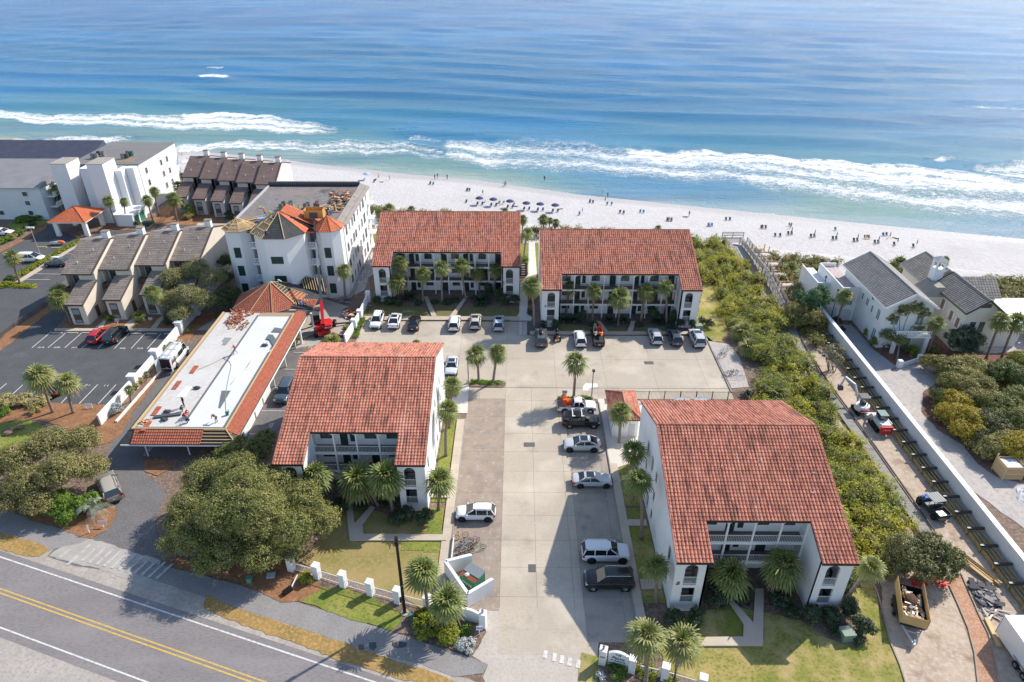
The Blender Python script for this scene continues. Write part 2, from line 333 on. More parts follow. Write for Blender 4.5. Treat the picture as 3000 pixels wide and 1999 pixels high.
def sea():
 ys=[-40];y=0.
 off=[]
 d=-9.
 while d<150:off.append(d);d+=.7 if d<60 else(1.0 if d<110 else 2.)
 while d<6000:off.append(d);d*=1.035
 xs=np.concatenate([np.arange(-7000,-1500,700),np.arange(-1500,-500,100),np.arange(-500,-250,12),np.arange(-250,190,1.1),np.arange(190,520,12),np.arange(520,1500,100),np.arange(1500,7001,700)])
 off=np.array(off);X,O=np.meshgrid(xs,off,indexing='ij')
 S=np.interp(X,SXs,SYs);slope=np.where(X<-192,0,0)
 Y=S+O;far=np.clip((O-200)/1500,0,1);
 q=np.stack([X,Y,np.full_like(X,-12-CH)],-1)
 zc=np.maximum(q@_F,5);px=1500+FPX*(q@_R)/zc;py=999.5-FPX*(q@_U)/zc
 wob=5*np.sin(X*.11+Y*.05)+3.5*np.sin(X*.29+1.3)+2.2*np.sin(X*.63+Y*.21)+1.2*np.sin(X*1.4)
 wob*=np.clip((py-150)/300,.12,1)*.8
 foam=np.zeros_like(X);crest=np.zeros_like(X)
 for b in BANDS:
  f,n,dn=interp_band(px,b);inside=(px>=b[0][0])&(px<=b[-1][0])
  c=(py+wob-f)/np.maximum(n-f,1)
  e=np.clip(c*6+.3,0,1)*np.clip((1-c)*7+.3,0,1)
  prof=.72+.28*np.cos(c*9.)**2
  foam=np.maximum(foam,np.where(inside,e*dn*prof,0))
  crest=np.maximum(crest,np.where(inside,np.clip(1-np.abs(c-.15)*5,0,1)*dn,0))
 for o0,wd,dn in((-.3,1.3,.75),(4.5,1.0,.42),(9.5,1.2,.38)):
  w2=1.3*np.sin(X*.13+o0)+.8*np.sin(X*.37)+.5*np.sin(X*.9)
  foam=np.maximum(foam,dn*np.exp(-((O-o0-w2)/wd)**2)*(.7+.3*np.sin(X*.21+o0*3)))
 swell=np.sin(Y*.19+np.sin(X*.018)*2.2+X*.035)+.6*np.sin(Y*.33+X*.06+1+np.sin(X*.04))
 amp=np.clip((O-8)/60,0,1)*.34
 Z=-12+amp*swell+crest*.7*np.clip((py-180)/200,.2,1)
 Z=np.where(O<3,-12.0,Z)
 nx,ny=X.shape;me=bpy.data.meshes.new('sea')
 V=np.stack([X,Y,Z],-1).reshape(-1,3);idx=np.arange(nx*ny).reshape(nx,ny)
 F4=np.stack([idx[:-1,:-1],idx[1:,:-1],idx[1:,1:],idx[:-1,1:]],-1).reshape(-1,4)
 fill_mesh(me,V,F4);
 a=me.attributes.new('foam','FLOAT','POINT');a.data.foreach_set('value',foam.reshape(-1).astype(np.float32))
 a=me.attributes.new('shore','FLOAT','POINT');a.data.foreach_set('value',O.reshape(-1).astype(np.float32))
 me.polygons.foreach_set('use_smooth',[True]*len(me.polygons));return me
def fill_mesh(me,V,F4):
 n=len(F4);kk=F4.shape[1]
 me.vertices.add(len(V));me.vertices.foreach_set('co',V.astype(np.float32).reshape(-1))
 me.loops.add(n*kk);me.loops.foreach_set('vertex_index',F4.astype(np.int32).reshape(-1))
 me.polygons.add(n);me.polygons.foreach_set('loop_start',np.arange(0,n*kk,kk,dtype=np.int32));me.polygons.foreach_set('loop_total',np.full(n,kk,dtype=np.int32))
 me.update(calc_edges=True)
def seamat():
 m=bpy.data.materials.new('sea_water');m.use_nodes=True;t=m.node_tree;N=t.nodes;L=t.links;b=N['Principled BSDF']
 def at(n):a=N.new('ShaderNodeAttribute');a.attribute_name=n;return a.outputs['Fac']
 def mr(src,a,c,d=0.,e=1.):q=N.new('ShaderNodeMapRange');q.interpolation_type='SMOOTHSTEP';q.inputs[1].default_value=a;q.inputs[2].default_value=c;q.inputs[3].default_value=d;q.inputs[4].default_value=e;L.new(src,q.inputs[0]);return q.outputs[0]
 ge=N.new('ShaderNodeNewGeometry');pos=ge.outputs['Position']
 def noise(s,stretch=(1,1,1),det=4,ro=.6,dist=0.):
  mp=N.new('ShaderNodeMapping');mp.inputs['Scale'].default_value=stretch;L.new(pos,mp.inputs[0])
  n=N.new('ShaderNodeTexNoise');n.inputs['Scale'].default_value=s;n.inputs['Detail'].default_value=det;n.inputs['Roughness'].default_value=ro;n.inputs['Distortion'].default_value=dist
  L.new(mp.outputs[0],n.inputs[0]);return n.outputs[0]
 def mix(f,a,c):
  x=N.new('ShaderNodeMix');x.data_type='RGBA';L.new(f,x.inputs[0])
  for i,v in((6,a),(7,c)):
   if isinstance(v,tuple):x.inputs[i].default_value=(*v,1)
   else:L.new(v,x.inputs[i])
  return x.outputs[2]
 def math_(op,a,c):
  q=N.new('ShaderNodeMath');q.operation=op
  for i,v in((0,a),(1,c)):
   if isinstance(v,(int,float)):q.inputs[i].default_value=v
   else:L.new(v,q.inputs[i])
  return q.outputs[0]
 sh=math_('ADD',at('shore'),math_('MULTIPLY',noise(.03,(1,2.2,1),3),26.));sh=math_('SUBTRACT',sh,13.)
 c=mix(mr(sh,-2,16),(.34,.40,.37),(.14,.26,.255))
 c=mix(mr(sh,16,60),c,(.045,.20,.28))
 c=mix(mr(sh,45,150),c,(.014,.13,.28))
 c=mix(mr(sh,150,520),c,(.006,.095,.30))
 c=mix(mr(noise(.004,(1,1.6,1),3),.46,.62,0,.5),c,(.025,.18,.43))
 c=mix(mr(noise(.012,(.35,1.6,1),5,.6,.6),.5,.72,0,.5),c,(.012,.085,.21))
 c=mix(mr(noise(.02,(.3,1.8,1),4,.6,1.),.52,.72,0,.45),c,(.05,.24,.46));c=mix(mr(noise(.045,(.16,1.5,1),4,.6,.8),.5,.72,0,.4),c,(.012,.10,.22))
 fo=at('foam');n1=noise(.55,(.8,1.3,1),8,.72,.8);n2=noise(1.9,(1,1.3,1),6,.75)
 nn=math_('ADD',math_('MULTIPLY',n1,.58),math_('MULTIPLY',n2,.42))
 th=math_('SUBTRACT',.735,math_('MULTIPLY',fo,.405))
 fm=mr(math_('SUBTRACT',nn,th),-.05,.13)
 gate=mr(fo,.02,.12);fm=math_('MULTIPLY',fm,gate)
 c=mix(math_('MULTIPLY',mr(fo,.1,1.),.3),c,(.38,.54,.62))
 c=mix(fm,c,(.86,.88,.89));L.new(c,b.inputs['Base Color'])
 ro=math_('ADD',.20,math_('MULTIPLY',fm,.6));L.new(ro,b.inputs['Roughness']);b.inputs['IOR'].default_value=1.33;b.inputs['Specular IOR Level'].default_value=.14
 hb=math_('ADD',math_('MULTIPLY',noise(.35,(.6,1.7,1),5,.62,.4),.55),math_('MULTIPLY',noise(1.3,(.7,1.5,1),5,.7),.30))
 hb=math_('ADD',hb,math_('MULTIPLY',fm,.25))
 hb=math_('ADD',hb,math_('MULTIPLY',noise(.08,(.3,1.6,1),3,.6,.5),.8))
 bp=N.new('ShaderNodeBump');bp.inputs['Strength'].default_value=1;bp.inputs['Distance'].default_value=.8;L.new(hb,bp.inputs['Height']);L.new(bp.outputs[0],b.inputs['Normal'])
 return m
sm=sea();sm.materials.append(seamat());so_=bpy.data.objects.new('sea',sm);COL.objects.link(so_);so_['kind']='structure';so_['label']='blue sea with white surf'
# ---- sheets of paving, lawn, soil
def sheet(name,polys,z,mat,thick=None):
 mb=MB();z0_=z
 for pi_,p in enumerate(polys):
  z=z0_+.0025*pi_;p=[(q[0],q[1])for q in p];n=len(p)
  A=sum(p[i][0]*p[(i+1)%n][1]-p[(i+1)%n][0]*p[i][1]for i in range(n))
  if A<0:p=p[::-1]
  if thick:mb.prism(p,z-thick,z,0,r=rnd.random())
  else:
   V=[Vector((a,b,0))for a,b in p];i=len(mb.v);mb.v+=[(a,b,z)for a,b in p];rr=rnd.random()
   for t in tessellate_polygon([V]):
    a,b_,c=(V[q]for q in t)
    if(b_-a).cross(c-a).z<0:t=(t[0],t[2],t[1])
    mb.idx([i+q for q in t],0,rr)
 return struct(name,mb,mat)
def kp(n,pts):return[tuple(g(n,*p))[:2]for p in pts]
def rect(x0,x1,y0,y1):return[(x0,y0),(x1,y0),(x1,y1),(x0,y1)]
def rough(poly,amp=.25,step=.7,seed=1):
 rr=random.Random(seed);out=[];n=len(poly)
 for i in range(n):
  a,b=Vector(poly[i]),Vector(poly[(i+1)%n]);L_=(b-a).length;kq=max(1,int(L_/step));nv=Vector((-(b-a).y,(b-a).x)).normalized()if L_>0 else Vector((0,0))
  for j in range(kq):
   p=a+(b-a)*j/kq
   if j:p=p+nv*rr.uniform(-amp,amp)
   out.append((p.x,p.y))
 return out
slab_mb=MB()
def slabs(x0,x1,y0,y1,sx=3.66,sy=3.66,m=0,skip=None,ox=-1.6,oy=59.5):
 xs=[x0]+[v for v in np.arange(ox-40*sx,x1,sx)if x0+.3<v<x1-.3]+[x1];ys=[y0]+[v for v in np.arange(oy-40*sy,y1,sy)if y0+.3<v<y1-.3]+[y1]
 for a,b in zip(xs,xs[1:]):
  for c,d in zip(ys,ys[1:]):slab_mb.box(a+.012,b-.012,c+.012,d-.012,0,.03,m,rnd.random())
slabs(-1.6,6.6,38.6,80.9);slabs(-25.8,30.5,81.0,95.9,7.3,7.3);slabs(-25.8,1.6,95.9,100.4,7.3,4.5)
slabs(-6.9,-1.6,78.2,80.9);slabs(6.6,11.5,77.2,80.9);slabs(11.5,30.5,78.3,80.9,7.3,3)
slabs(-6.85,-1.6,43.2,78.2,6,7.3,1);slabs(6.6,11.45,39.9,77.2,6,7.3,2);slabs(6.6,7.4,38.6,39.9)
lot_base=sheet('parking_lot_joints',[rect(-6.85,11.45,43.3,81),rect(-1.6,7.4,38.7,43.3),rect(7.4,11.45,40,43.3),rect(-25.8,30.5,78.3,100.4)],.012,M('joint_filler',(.12,.11,.10),.95))
obj_lot=struct('parking_lot',slab_mb,[concrete,concrete_brown,concrete_dark])
# road, aligned with its own direction
RA=Vector(g(11,0,695)).xy;RB=Vector(g(11,1808,1300)).xy;ru=(RB-RA).normalized();rv=Vector((ru.y,-ru.x))
def RP(s,t):p=RA+ru*s+rv*t;return(p.x,p.y)
def strip(s0,s1,t0,t1):return[RP(s0,t1),RP(s1,t1),RP(s1,t0),RP(s0,t0)]
def rt(n,x,y):d=Vector(g(n,x,y)).xy-RA;return d.dot(ru),d.dot(rv)
tc_=rt(11,0,917)[1];tc2=rt(11,0,940)[1];ts=rt(11,0,1187)[1];te=rt(11,0,1245)[1];tn=rt(11,0,650)[1]
sheet('road_shoulder',[rough(strip(-60,130,tn-2.2,tn+.15),.1,.8,2)],.016,M('sandy_shoulder',(.46,.41,.355),.95,var=(.36,.315,.27),scale=.5,fine=((.30,.27,.235),3)))
sheet('road',[strip(-60,130,tn,te+.1)],.02,road_asph)
sheet('road_markings_white',[strip(-60,64,-.075,.075),strip(76,130,-.075,.075),strip(-60,130,ts-.075,ts+.075)],.028,paint_w)
sheet('road_markings_yellow',[strip(-60,130,tc_-.07,tc_+.07),strip(-60,130,tc2+.02,tc2+.17)],.028,paint_y)
sheet('far_road_verge',[rough(strip(-60,130,te,te+34),.2,1.2,3)],.012,M('gravel_verge',(.44,.395,.355),.95,var=(.36,.325,.29),scale=.5,fine=((.31,.28,.255),3),bump=.03,bscale=5))
# shared path beside the road
sheet('road_side_path',[rough([tuple(g(12,*p))[:2]for p in((-900,700),(-700,640),(0,822),(420,950),(800,1060),(1200,1190),(1500,1290),(1790,1385),(1912,1432),(1870,1500),(1650,1530),(1400,1430),(1000,1330),(700,1235),(400,1130),(0,1005),(-300,905))],.05,.9,4),rough(kp(11,[(0,365),(170,415),(430,500),(640,560),(560,600),(430,625),(340,655),(230,600),(0,530),(-300,470),(-300,270)]),.05,.9,5)],.035,path_asph)
# verges
sheet('dry_verge',[rough(kp(12,[(-250,900),(0,1010),(400,1135),(780,1260),(1000,1335),(1300,1440),(1560,1520),(1700,1600),(1500,1590),(1200,1540),(900,1440),(750,1400),(500,1290),(250,1210),(0,1115),(-270,1000)]),.12,.5,6),rough(kp(11,[(0,640),(180,690),(280,690),(345,650),(290,610),(120,560),(0,520),(-300,430),(-300,560)]),.12,.5,7)],.045,M('dry_verge_grass',(.36,.215,.07),.95,var=(.25,.17,.055),scale=.5,fine=((.45,.30,.12),3),bump=.05,bscale=7))
# lawns around the entrance building on the left
sheet('lawn_dry',[rough(kp(12,[(450,640),(560,560),(720,330),(830,160),(1240,330),(1500,320),(1580,440),(1570,700),(1560,760),(1500,1000),(1400,1010),(1230,890),(1000,830),(780,770)]),.1,.8,8)],.04,dry_lawn)
sheet('lawn_green_strips',[rough(kp(12,[(430,930),(560,840),(800,850),(1000,915),(1180,990),(1260,1080),(1180,1180),(900,1100),(640,1010)]),.15,.6,9),rect(-9.75,-8.15,57.8,62.6),rect(-9.75,-8.15,50.4,56.9),rect(-9.7,-8.15,62.9,79.0),rect(-12.2,-8.0,50.6,52.6)],.06,green_lawn)
# right-hand lawns
sheet('lawn_right',[rect(12.35,14.6,44.2,57.0),rect(12.35,14.55,57.4,65.4),rough(kp(14,[(400,1150),(700,1020),(880,980),(1400,1090),(1700,1060),(1950,1020),(1980,1250),(1960,1420),(2020,1600),(1900,1800),(-300,1700),(-250,1340),(400,1480),(350,1300)]),.1,.9,11),rough(kp(15,[(560,700),(700,640),(800,760),(860,900),(900,1100),(1000,1350),(1080,1568),(1100,1700),(300,1700),(600,1200),(760,1150),(560,880)]),.1,.9,12)],.05,lawn_m)
sheet('lawn_beside_villa',[rough(kp(4,[(1705,1020),(1745,800),(1800,830),(1850,960),(1890,1080),(1930,1200),(1960,1280),(1900,1370),(1760,1365),(1660,1270)]),.15,.6,13)],.05,lawn_m)
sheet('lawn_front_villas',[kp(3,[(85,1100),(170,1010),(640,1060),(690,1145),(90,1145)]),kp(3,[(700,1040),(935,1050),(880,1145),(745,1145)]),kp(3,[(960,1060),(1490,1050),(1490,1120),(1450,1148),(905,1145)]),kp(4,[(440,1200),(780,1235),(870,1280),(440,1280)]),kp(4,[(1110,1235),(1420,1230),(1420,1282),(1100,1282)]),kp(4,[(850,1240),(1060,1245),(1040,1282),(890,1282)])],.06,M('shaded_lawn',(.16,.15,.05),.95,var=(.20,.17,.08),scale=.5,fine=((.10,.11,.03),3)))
sheet('lawn_seaward',[kp(3,[(1500,470),(1572,470),(1572,580),(1560,590),(1500,590)]),kp(3,[(1632,470),(1665,470),(1668,760),(1655,760)]),kp(3,[(1505,600),(1575,600),(1575,740),(1500,700)]),kp(3,[(150,330),(215,330),(190,470),(160,480)])],.05,green_lawn)
# walkways
def walkstrip(pts,wd):
 out=[]
 for a,b in zip(pts,pts[1:]):
  a,b=Vector(a),Vector(b);d=(b-a);n_=Vector((-d.y,d.x)).normalized()*wd/2;kq=max(1,round(d.length/1.5))
  for j in range(kq):
   p,q=a+d*j/kq,a+d*(j+1)/kq-d.normalized()*.015;out.append([tuple(p-n_),tuple(q-n_),tuple(q+n_),tuple(p+n_)])
 return out
W1=walkstrip([(-7.45,44.9),(-7.45,73.3)],1.1)+walkstrip([(11.9,42.3),(11.9,64.5)],.9)+[kp(12,p)for p in([(818,160),(862,160),(888,352),(948,368),(955,440),(1590,445),(1590,490),(850,490),(835,360)],[(895,352),(1010,225),(1045,235),(948,366)],[(1480,105),(1625,108),(1620,162),(1475,160)])]
W1+=[kp(14,p)for p in([(700,1232),(985,1228),(988,1130),(835,905),(865,905),(1062,1120),(1078,860),(1143,860),(1135,1298),(650,1300)],[(35,330),(195,330),(245,332),(250,378),(100,378)],[(190,788),(355,788),(360,860),(205,862)])]
W1+=[kp(3,p)for p in([(85,1146),(1490,1148),(1490,1178),(80,1180)],[(625,968),(660,965),(742,1145),(695,1145)],[(1000,965),(1027,965),(905,1145),(858,1145)])]
W1+=[kp(4,p)for p in([(162,1283),(1735,1285),(1740,1308),(165,1310)],[(765,1190),(800,1190),(872,1283),(830,1283)],[(1078,1190),(1122,1190),(1092,1283),(1045,1283)])]
sheet('walkways',W1,.14,walk,.14)
sheet('light_walkways',[kp(3,[(1500,830),(1572,765),(1575,450),(1630,450),(1650,760),(1640,800),(1570,960),(1562,1120),(1605,1148),(1600,1178),(1395,1178),(1395,1150),(1470,1140),(1490,1110),(1495,960)]),kp(8,[(1840,460),(1825,720),(1735,720),(1680,580),(1720,570),(1790,470)]),kp(9,[(775,590),(835,590),(850,700),(900,950),(1080,950),(1110,1000),(990,1000),(935,1010),(930,1060),(960,1110),(1080,1170),(960,1215),(895,1220)])],.13,walk_light,.13)
sheet('pool_deck',[rect(15.9,31.4,64.3,77.9),rect(11.9,16.3,64.5,77.0)],.06,walk_light)
sheet('bike_pad',[kp(9,[(1745,0),(1830,70),(1960,90),(2060,200),(2150,480),(1990,490),(1850,200)])],.05,sand_road)
# kerbs
kb=MB()
kb.beam((30.55,80,.09),(30.55,96.3,.09),.16,.18);kb.beam((-6.9,46,.1),(-6.9,73.4,.1),.14,.2);kb.beam((11.42,42.3,.1),(11.42,77.3,.1),.12,.2)
struct('kerbs',kb,M('kerb_concrete',(.36,.33,.29),.9,var=(.26,.24,.21),scale=1))
# driveway entrance apron and its markings
sheet('driveway_apron',[kp(13,[(310,1000),(1210,1000),(1175,1400),(1180,1600),(330,1600),(300,1530),(338,1440),(215,1365),(325,1190)])],.024,M('apron_concrete',(.51,.45,.385),.9,var=(.46,.405,.345),scale=.5,fine=((.40,.355,.335),4)))
cw=[]
for x0,y0 in((768,1325),(838,1345),(895,1362),(955,1382),(1020,1398)):cw.append(kp(13,[(x0,y0),(x0+30,y0+4),(x0+22,y0+66),(x0-12,y0+60)]))
for j in range(14):
 t=j/13.;a=(430+(1105-430)*t,560+(725-560)*t+55*(t<.12));cw.append(kp(11,[(a[0]+(100 if j else 60)-8,a[1]+28-(10 if j>1 else 0)),(a[0]+(110 if j else 70),a[1]+31-(10 if j>1 else 0)),(a[0]-20+14,a[1]+130 if j>0 else a[1]+90),(a[0]-34+8,a[1]+124 if j>0 else a[1]+84)]))
sheet('crosswalk_stripes',cw[:5],.05,paint_w);sheet('worn_crosswalk_stripes',cw[5:],.05,worn_paint)
sheet('crosswalk_ramp_marks',[kp(3,[(1492+i*0,1190+i*13),(1520,1190+i*13),(1516,1197+i*13),(1492,1203+i*13)])for i in range(9)]+[kp(3,[(1526,1198+i*13),(1562,1184+i*13),(1562,1190+i*13),(1526,1205+i*13)])for i in range(9)],.05,paint_w)
# left property: asphalt yards
sheet('asphalt_yard',[kp(6,[(-400,1010),(1020,1005),(1600,345),(490,345),(560,250),(640,120),(650,20),(0,510),(-400,800)]),kp(1,[(-400,1600),(0,1450),(340,1460),(420,1540),(700,1250),(740,1010),(1400,960),(2000,950),(2030,890),(1500,860),(1350,905),(900,930),(760,1010),(430,860),(0,1120),(-400,1300)]),kp(6,[(-400,500),(0,410),(600,60),(640,-60),(-400,-200)])],.02,asphalt)
sheet('left_driveway_asphalt',[rough(kp(11,[(660,560),(800,420),(820,340),(730,240),(700,60),(760,-60),(900,-330),(1100,-330),(1060,-160),(985,20),(1010,110),(1110,190),(1160,250),(1080,430),(1100,560),(1130,720),(1100,930),(760,790),(520,760),(330,690),(430,590)]),.05,.8,14),kp(7,[(40,1350),(0,1548),(640,1548),(900,1400),(1480,1210),(1640,560),(1200,540),(640,520),(350,880)]),kp(7,[(1000,1400),(1480,1380),(1700,560),(1620,540),(1560,540)])],.024,M('driveway_asphalt',(.155,.145,.145),.9,var=(.125,.118,.12),scale=.5,fine=((.20,.19,.185),5)))
sheet('crosswalk_sand',[rough(kp(11,[(340,690),(470,590),(640,570),(1120,720),(1105,940),(760,800)]),.1,.6,15)],.032,M('sandy_paving',(.42,.385,.345),.95,var=(.33,.305,.28),scale=.5))
sheet('tower_driveway',[kp(7,[(1640,560),(1700,200),(1850,100),(2100,180),(2230,330),(2050,520),(1900,520)]),kp(7,[(640,530),(720,400),(850,395),(905,300),(860,270),(740,290)])],.034,M('court_concrete',(.44,.40,.345),.9,var=(.36,.33,.285),scale=.5,fine=((.34,.31,.27),3)))
# stall lines
ln=[]
for x in(470,597,742,0,0,1170,1315,1460):
 if x:ln.append((6,x,347 if x<900 else 367,x-182 if x<900 else x-130,495 if x<900 else 503))
ln=[(6,470,345,290,495),(6,597,360,435,495),(6,742,360,588,495),(6,870,400,740,498),(6,1030,360,890,500),(6,1170,366,1038,503),(6,1315,366,1190,503),(6,1460,366,1335,505),(6,60,820,0,870),(6,222,820,45,980),(6,357,855,220,985),(6,560,830,395,985),(6,722,828,556,998),(6,887,830,720,1003),(6,1052,832,892,1006),(1,690,1085,450,1140),(1,665,1130,560,1130),(1,560,1315,300,1310),(1,455,1365,215,1362),(1,560,1262,380,1262),(1,1620,885,1550,915),(1,1510,880,1420,940)]
lq=[]
for n_,xa,ya,xb,yb in ln:
 a,b=Vector(g(n_,xa,ya)).xy,Vector(g(n_,xb,yb)).xy;d=(b-a).normalized();q=Vector((-d.y,d.x))*.065
 lq.append([tuple(a-q),tuple(b-q),tuple(b+q),tuple(a+q)])
for xa,xb,y_ in((-34.8,-31.6,70),(-34.8,-31.6,75),(-34.8,-31.6,80.6),(-34.8,-31.6,85.4),(-34.8,-31.6,90.2)):lq.append(rect(xa,xb,y_-.06,y_+.06))
sheet('stall_lines',lq,.034,paint_w)
# pine straw beds and grass on the left
sheet('pine_straw_beds',[rough(kp(6,[(-400,990),(0,1000),(560,1000),(780,1005),(1000,1010),(1200,1100),(1120,1250),(1000,1350),(800,1400),(560,1200),(330,1150),(0,1180),(-400,1250)]),.2,.7,16),rough(kp(6,[(0,440),(60,360),(480,80),(520,60),(560,90),(240,330),(120,440),(30,500),(-60,560)]),.1,.6,17),rough(kp(6,[(570,290),(610,230),(720,260),(860,290),(1120,255),(1500,210),(1640,300),(1600,320),(560,315)]),.1,.5,18),rough(kp(1,[(1400,800),(1560,640),(1700,700),(2100,760),(2000,860),(1500,870),(1330,840)]),.1,.5,19),rough(kp(1,[(0,1090),(250,960),(430,850),(420,900),(0,1120)]),.1,.5,20),rough(kp(1,[(880,880),(1000,870),(1230,890),(1200,910),(900,920)]),.1,.5,30),rough(kp(11,[(165,400),(380,330),(640,370),(800,340),(815,400),(740,510),(640,570),(560,560),(430,500),(200,440)]),.1,.5,21),rough(kp(11,[(985,30),(1100,10),(1230,60),(1100,130),(1010,100)]),.08,.5,22),rough(kp(12,[(-500,620),(-100,700),(0,640),(390,640),(560,730),(640,850),(500,940),(330,960),(200,900),(0,810),(-500,690)]),.12,.5,23),rough(kp(7,[(900,290),(900,250),(860,230),(640,340),(560,480),(440,620),(60,1180),(0,1240),(0,1330),(120,1180),(500,700),(640,520),(740,390)]),.05,.5,24)],.05,straw)
sheet('left_lawn',[rough(kp(6,[(-300,1170),(0,1180),(280,1150),(420,1220),(300,1400),(0,1500),(-300,1500)]),.2,.7,25),rough(kp(1,[(60,860),(200,840),(430,825),(470,830),(300,900),(110,915)]),.1,.7,26),kp(1,[(0,1380),(160,1390),(300,1405),(345,1425),(330,1440),(0,1440)])],.06,green_lawn)
sheet('front_mulch',[rough(kp(12,[(1180,1190),(1260,1090),(1340,1000),(1680,1070),(1880,1160),(1860,1260),(1780,1380),(1600,1300),(1300,1200)]),.08,.5,27),rough(kp(14,[(-130,1500),(-100,1440),(150,1400),(700,1568),(700,1700),(-130,1700)]),.1,.6,28),rough(kp(14,[(690,1020),(880,990),(1200,960),(1400,1080),(1500,1150),(1620,1230),(1850,1310),(1940,1260),(1900,1160),(1800,1000),(1830,850),(1700,850),(1400,1060),(1360,830),(700,800)]),.1,.6,29)],.065,soil)
sheet('left_path_slabs',[kp(6,[(500,320),(1590,322),(1600,345),(490,345)]),kp(6,[(900,290),(960,230),(975,240),(930,318),(860,318)]),kp(6,[(1170,255),(1240,215),(1260,225),(1190,318),(1110,318)]),kp(6,[(1440,230),(1480,210),(1480,235),(1420,318),(1370,318)]),kp(1,[(120,1400),(370,1240),(700,1030),(735,1040),(400,1260),(150,1410)]),kp(1,[(1800,850),(2500,870),(2500,885),(1780,870)])],.12,walk,.12)
# right property: dirt corridor, drives
sheet('dirt_corridor',[rough([(44.0,28),(52.2,28),(52.2,60),(49.9,60),(49.6,118),(44.5,128),(40,128),(42.2,104),(41,84),(39.5,62),(36.5,46),(35,28)],.3,1.2,31)],.03,dirt)
sheet('sand_drive',[rough(kp(10,[(940,150),(1150,270),(1210,240),(1400,200),(1560,240),(1580,370),(1430,470),(1420,640),(1560,800),(1800,940),(1940,1120),(2100,1230),(2353,1300),(2500,1700),(2353,1700),(1900,1370),(1300,700),(1000,320)]),.12,.8,32)],.034,sand_road)
sheet('grey_drive',[kp(5,[(650,900),(780,905),(830,950),(980,1120),(1200,1290),(1100,1330),(900,1280),(720,1060)])],.044,M('grey_drive_concrete',(.36,.355,.36),.9,var=(.31,.305,.31),scale=.5,fine=((.27,.265,.27),4)))
sheet('red_mulch_beds',[rough(kp(5,[(980,1130),(1060,1130),(1440,1140),(1480,1010),(1650,1130),(2000,1180),(2353,1130),(2353,1260),(2150,1280),(1960,1240),(1700,1180),(1450,1200),(1190,1270)]),.1,.6,33),rough(kp(10,[(1440,470),(1590,390),(1660,470),(1700,800),(1560,760),(1430,640)]),.1,.6,34)],.05,M('red_mulch',(.17,.075,.055),.95,var=(.11,.05,.04),scale=1,fine=((.26,.14,.11),4)))
sheet('orange_path',[rough(kp(15,[(1415,770),(1505,740),(1560,900),(1620,1010),(1700,1200),(1760,1400),(1800,1640),(1640,1640),(1600,1330),(1520,1100),(1450,900)]),.03,1,35)],.05,orange_mulch)
sheet('board_walk_ground',[kp(15,[(900,760),(1120,780),(1300,860),(1420,900),(1520,1150),(1600,1400),(1630,1700),(1080,1700),(1040,1500),(960,1280),(900,1000)])],.042,dirt)
sheet('beach_house_court',[rough(kp(5,[(1980,1160),(2060,900),(2353,1000),(2353,1180)]),.1,.8,36)],.045,sand_road)
sheet('path_repair',[rough(kp(12,[(1000,1265),(1050,1262),(1058,1300),(1030,1328),(1000,1315)]),.03,.2,50),rough(kp(12,[(1175,1265),(1240,1255),(1290,1270),(1280,1300),(1210,1308),(1172,1290)]),.03,.2,51),rough(kp(12,[(915,1285),(960,1282),(962,1318),(920,1325)]),.03,.2,52)],.042,asphalt)
sheet('concrete_patch',[kp(9,[(645,470),(665,445),(775,447),(780,480),(705,490),(690,512),(640,510)])],.036,M('new_concrete',(.68,.66,.63),.8))
# ================================================================ BUILDINGS
def tile_roof(mb,O,u,v,regions,cw=.34,rl=.40,h=.10,step=.055,m=0,seg=5):
 """barrel tiles laid in courses on the plane (O; u along the ridge, v down the slope); regions: (u0,u1,v0,v1)"""
 O,u,v=np.array(O,float),np.array(u,float),np.array(v,float);n=np.cross(u,v);n/=np.linalg.norm(n)
 if n[2]<0:n=-n
 rs=random.Random(int(abs(O[0]*7+O[1]*13)))
 colj={}
 for(u0,u1,v0,v1)in regions:
  nc=max(1,round((u1-u0)/cw));du=(u1-u0)/nc;nrw=max(1,round((v1-v0)/rl));dv=(v1-v0)/nrw
  us=np.array([u0+du*(c+s/seg)for c in range(nc)for s in range(seg)]+[u1])
  prof=np.array([abs(math.sin(math.pi*(s/seg)))**.7 for c in range(nc)for s in range(seg)]+[0.])*h
  prev=None
  for r_ in range(nrw):
   va,vb=v0+dv*r_,v0+dv*(r_+1);jit=rs.uniform(-.008,.008)
   i=len(mb.v)
   for vv,lift in((va,jit*.5),(vb,step+jit)):
    P_=O+us[:,None]*u+vv*v+(prof+lift)[:,None]*n
    mb.v+=[tuple(q)for q in P_]
   W=len(us);rr=[rs.random()for _ in range(nc)]
   fl=n@np.cross(u,v)>0
   for c in range(W-1):
    q=(i+c,i+c+1,i+W+c+1,i+W+c);mb.idx(q if fl else q[::-1],m,rr[c//seg])
    if prev is not None:
     q=(prev+c,prev+c+1,i+c+1,i+c);mb.idx(q if fl else q[::-1],m,.9)
   prev=i+W
  i=len(mb.v);P_=O+us[:,None]*u+v1*v-.03*n;mb.v+=[tuple(q)for q in P_]
  for c in range(W-1):q=(prev+c,prev+c+1,i+c+1,i+c);mb.idx(q if fl else q[::-1],m,.8)
WIN={}
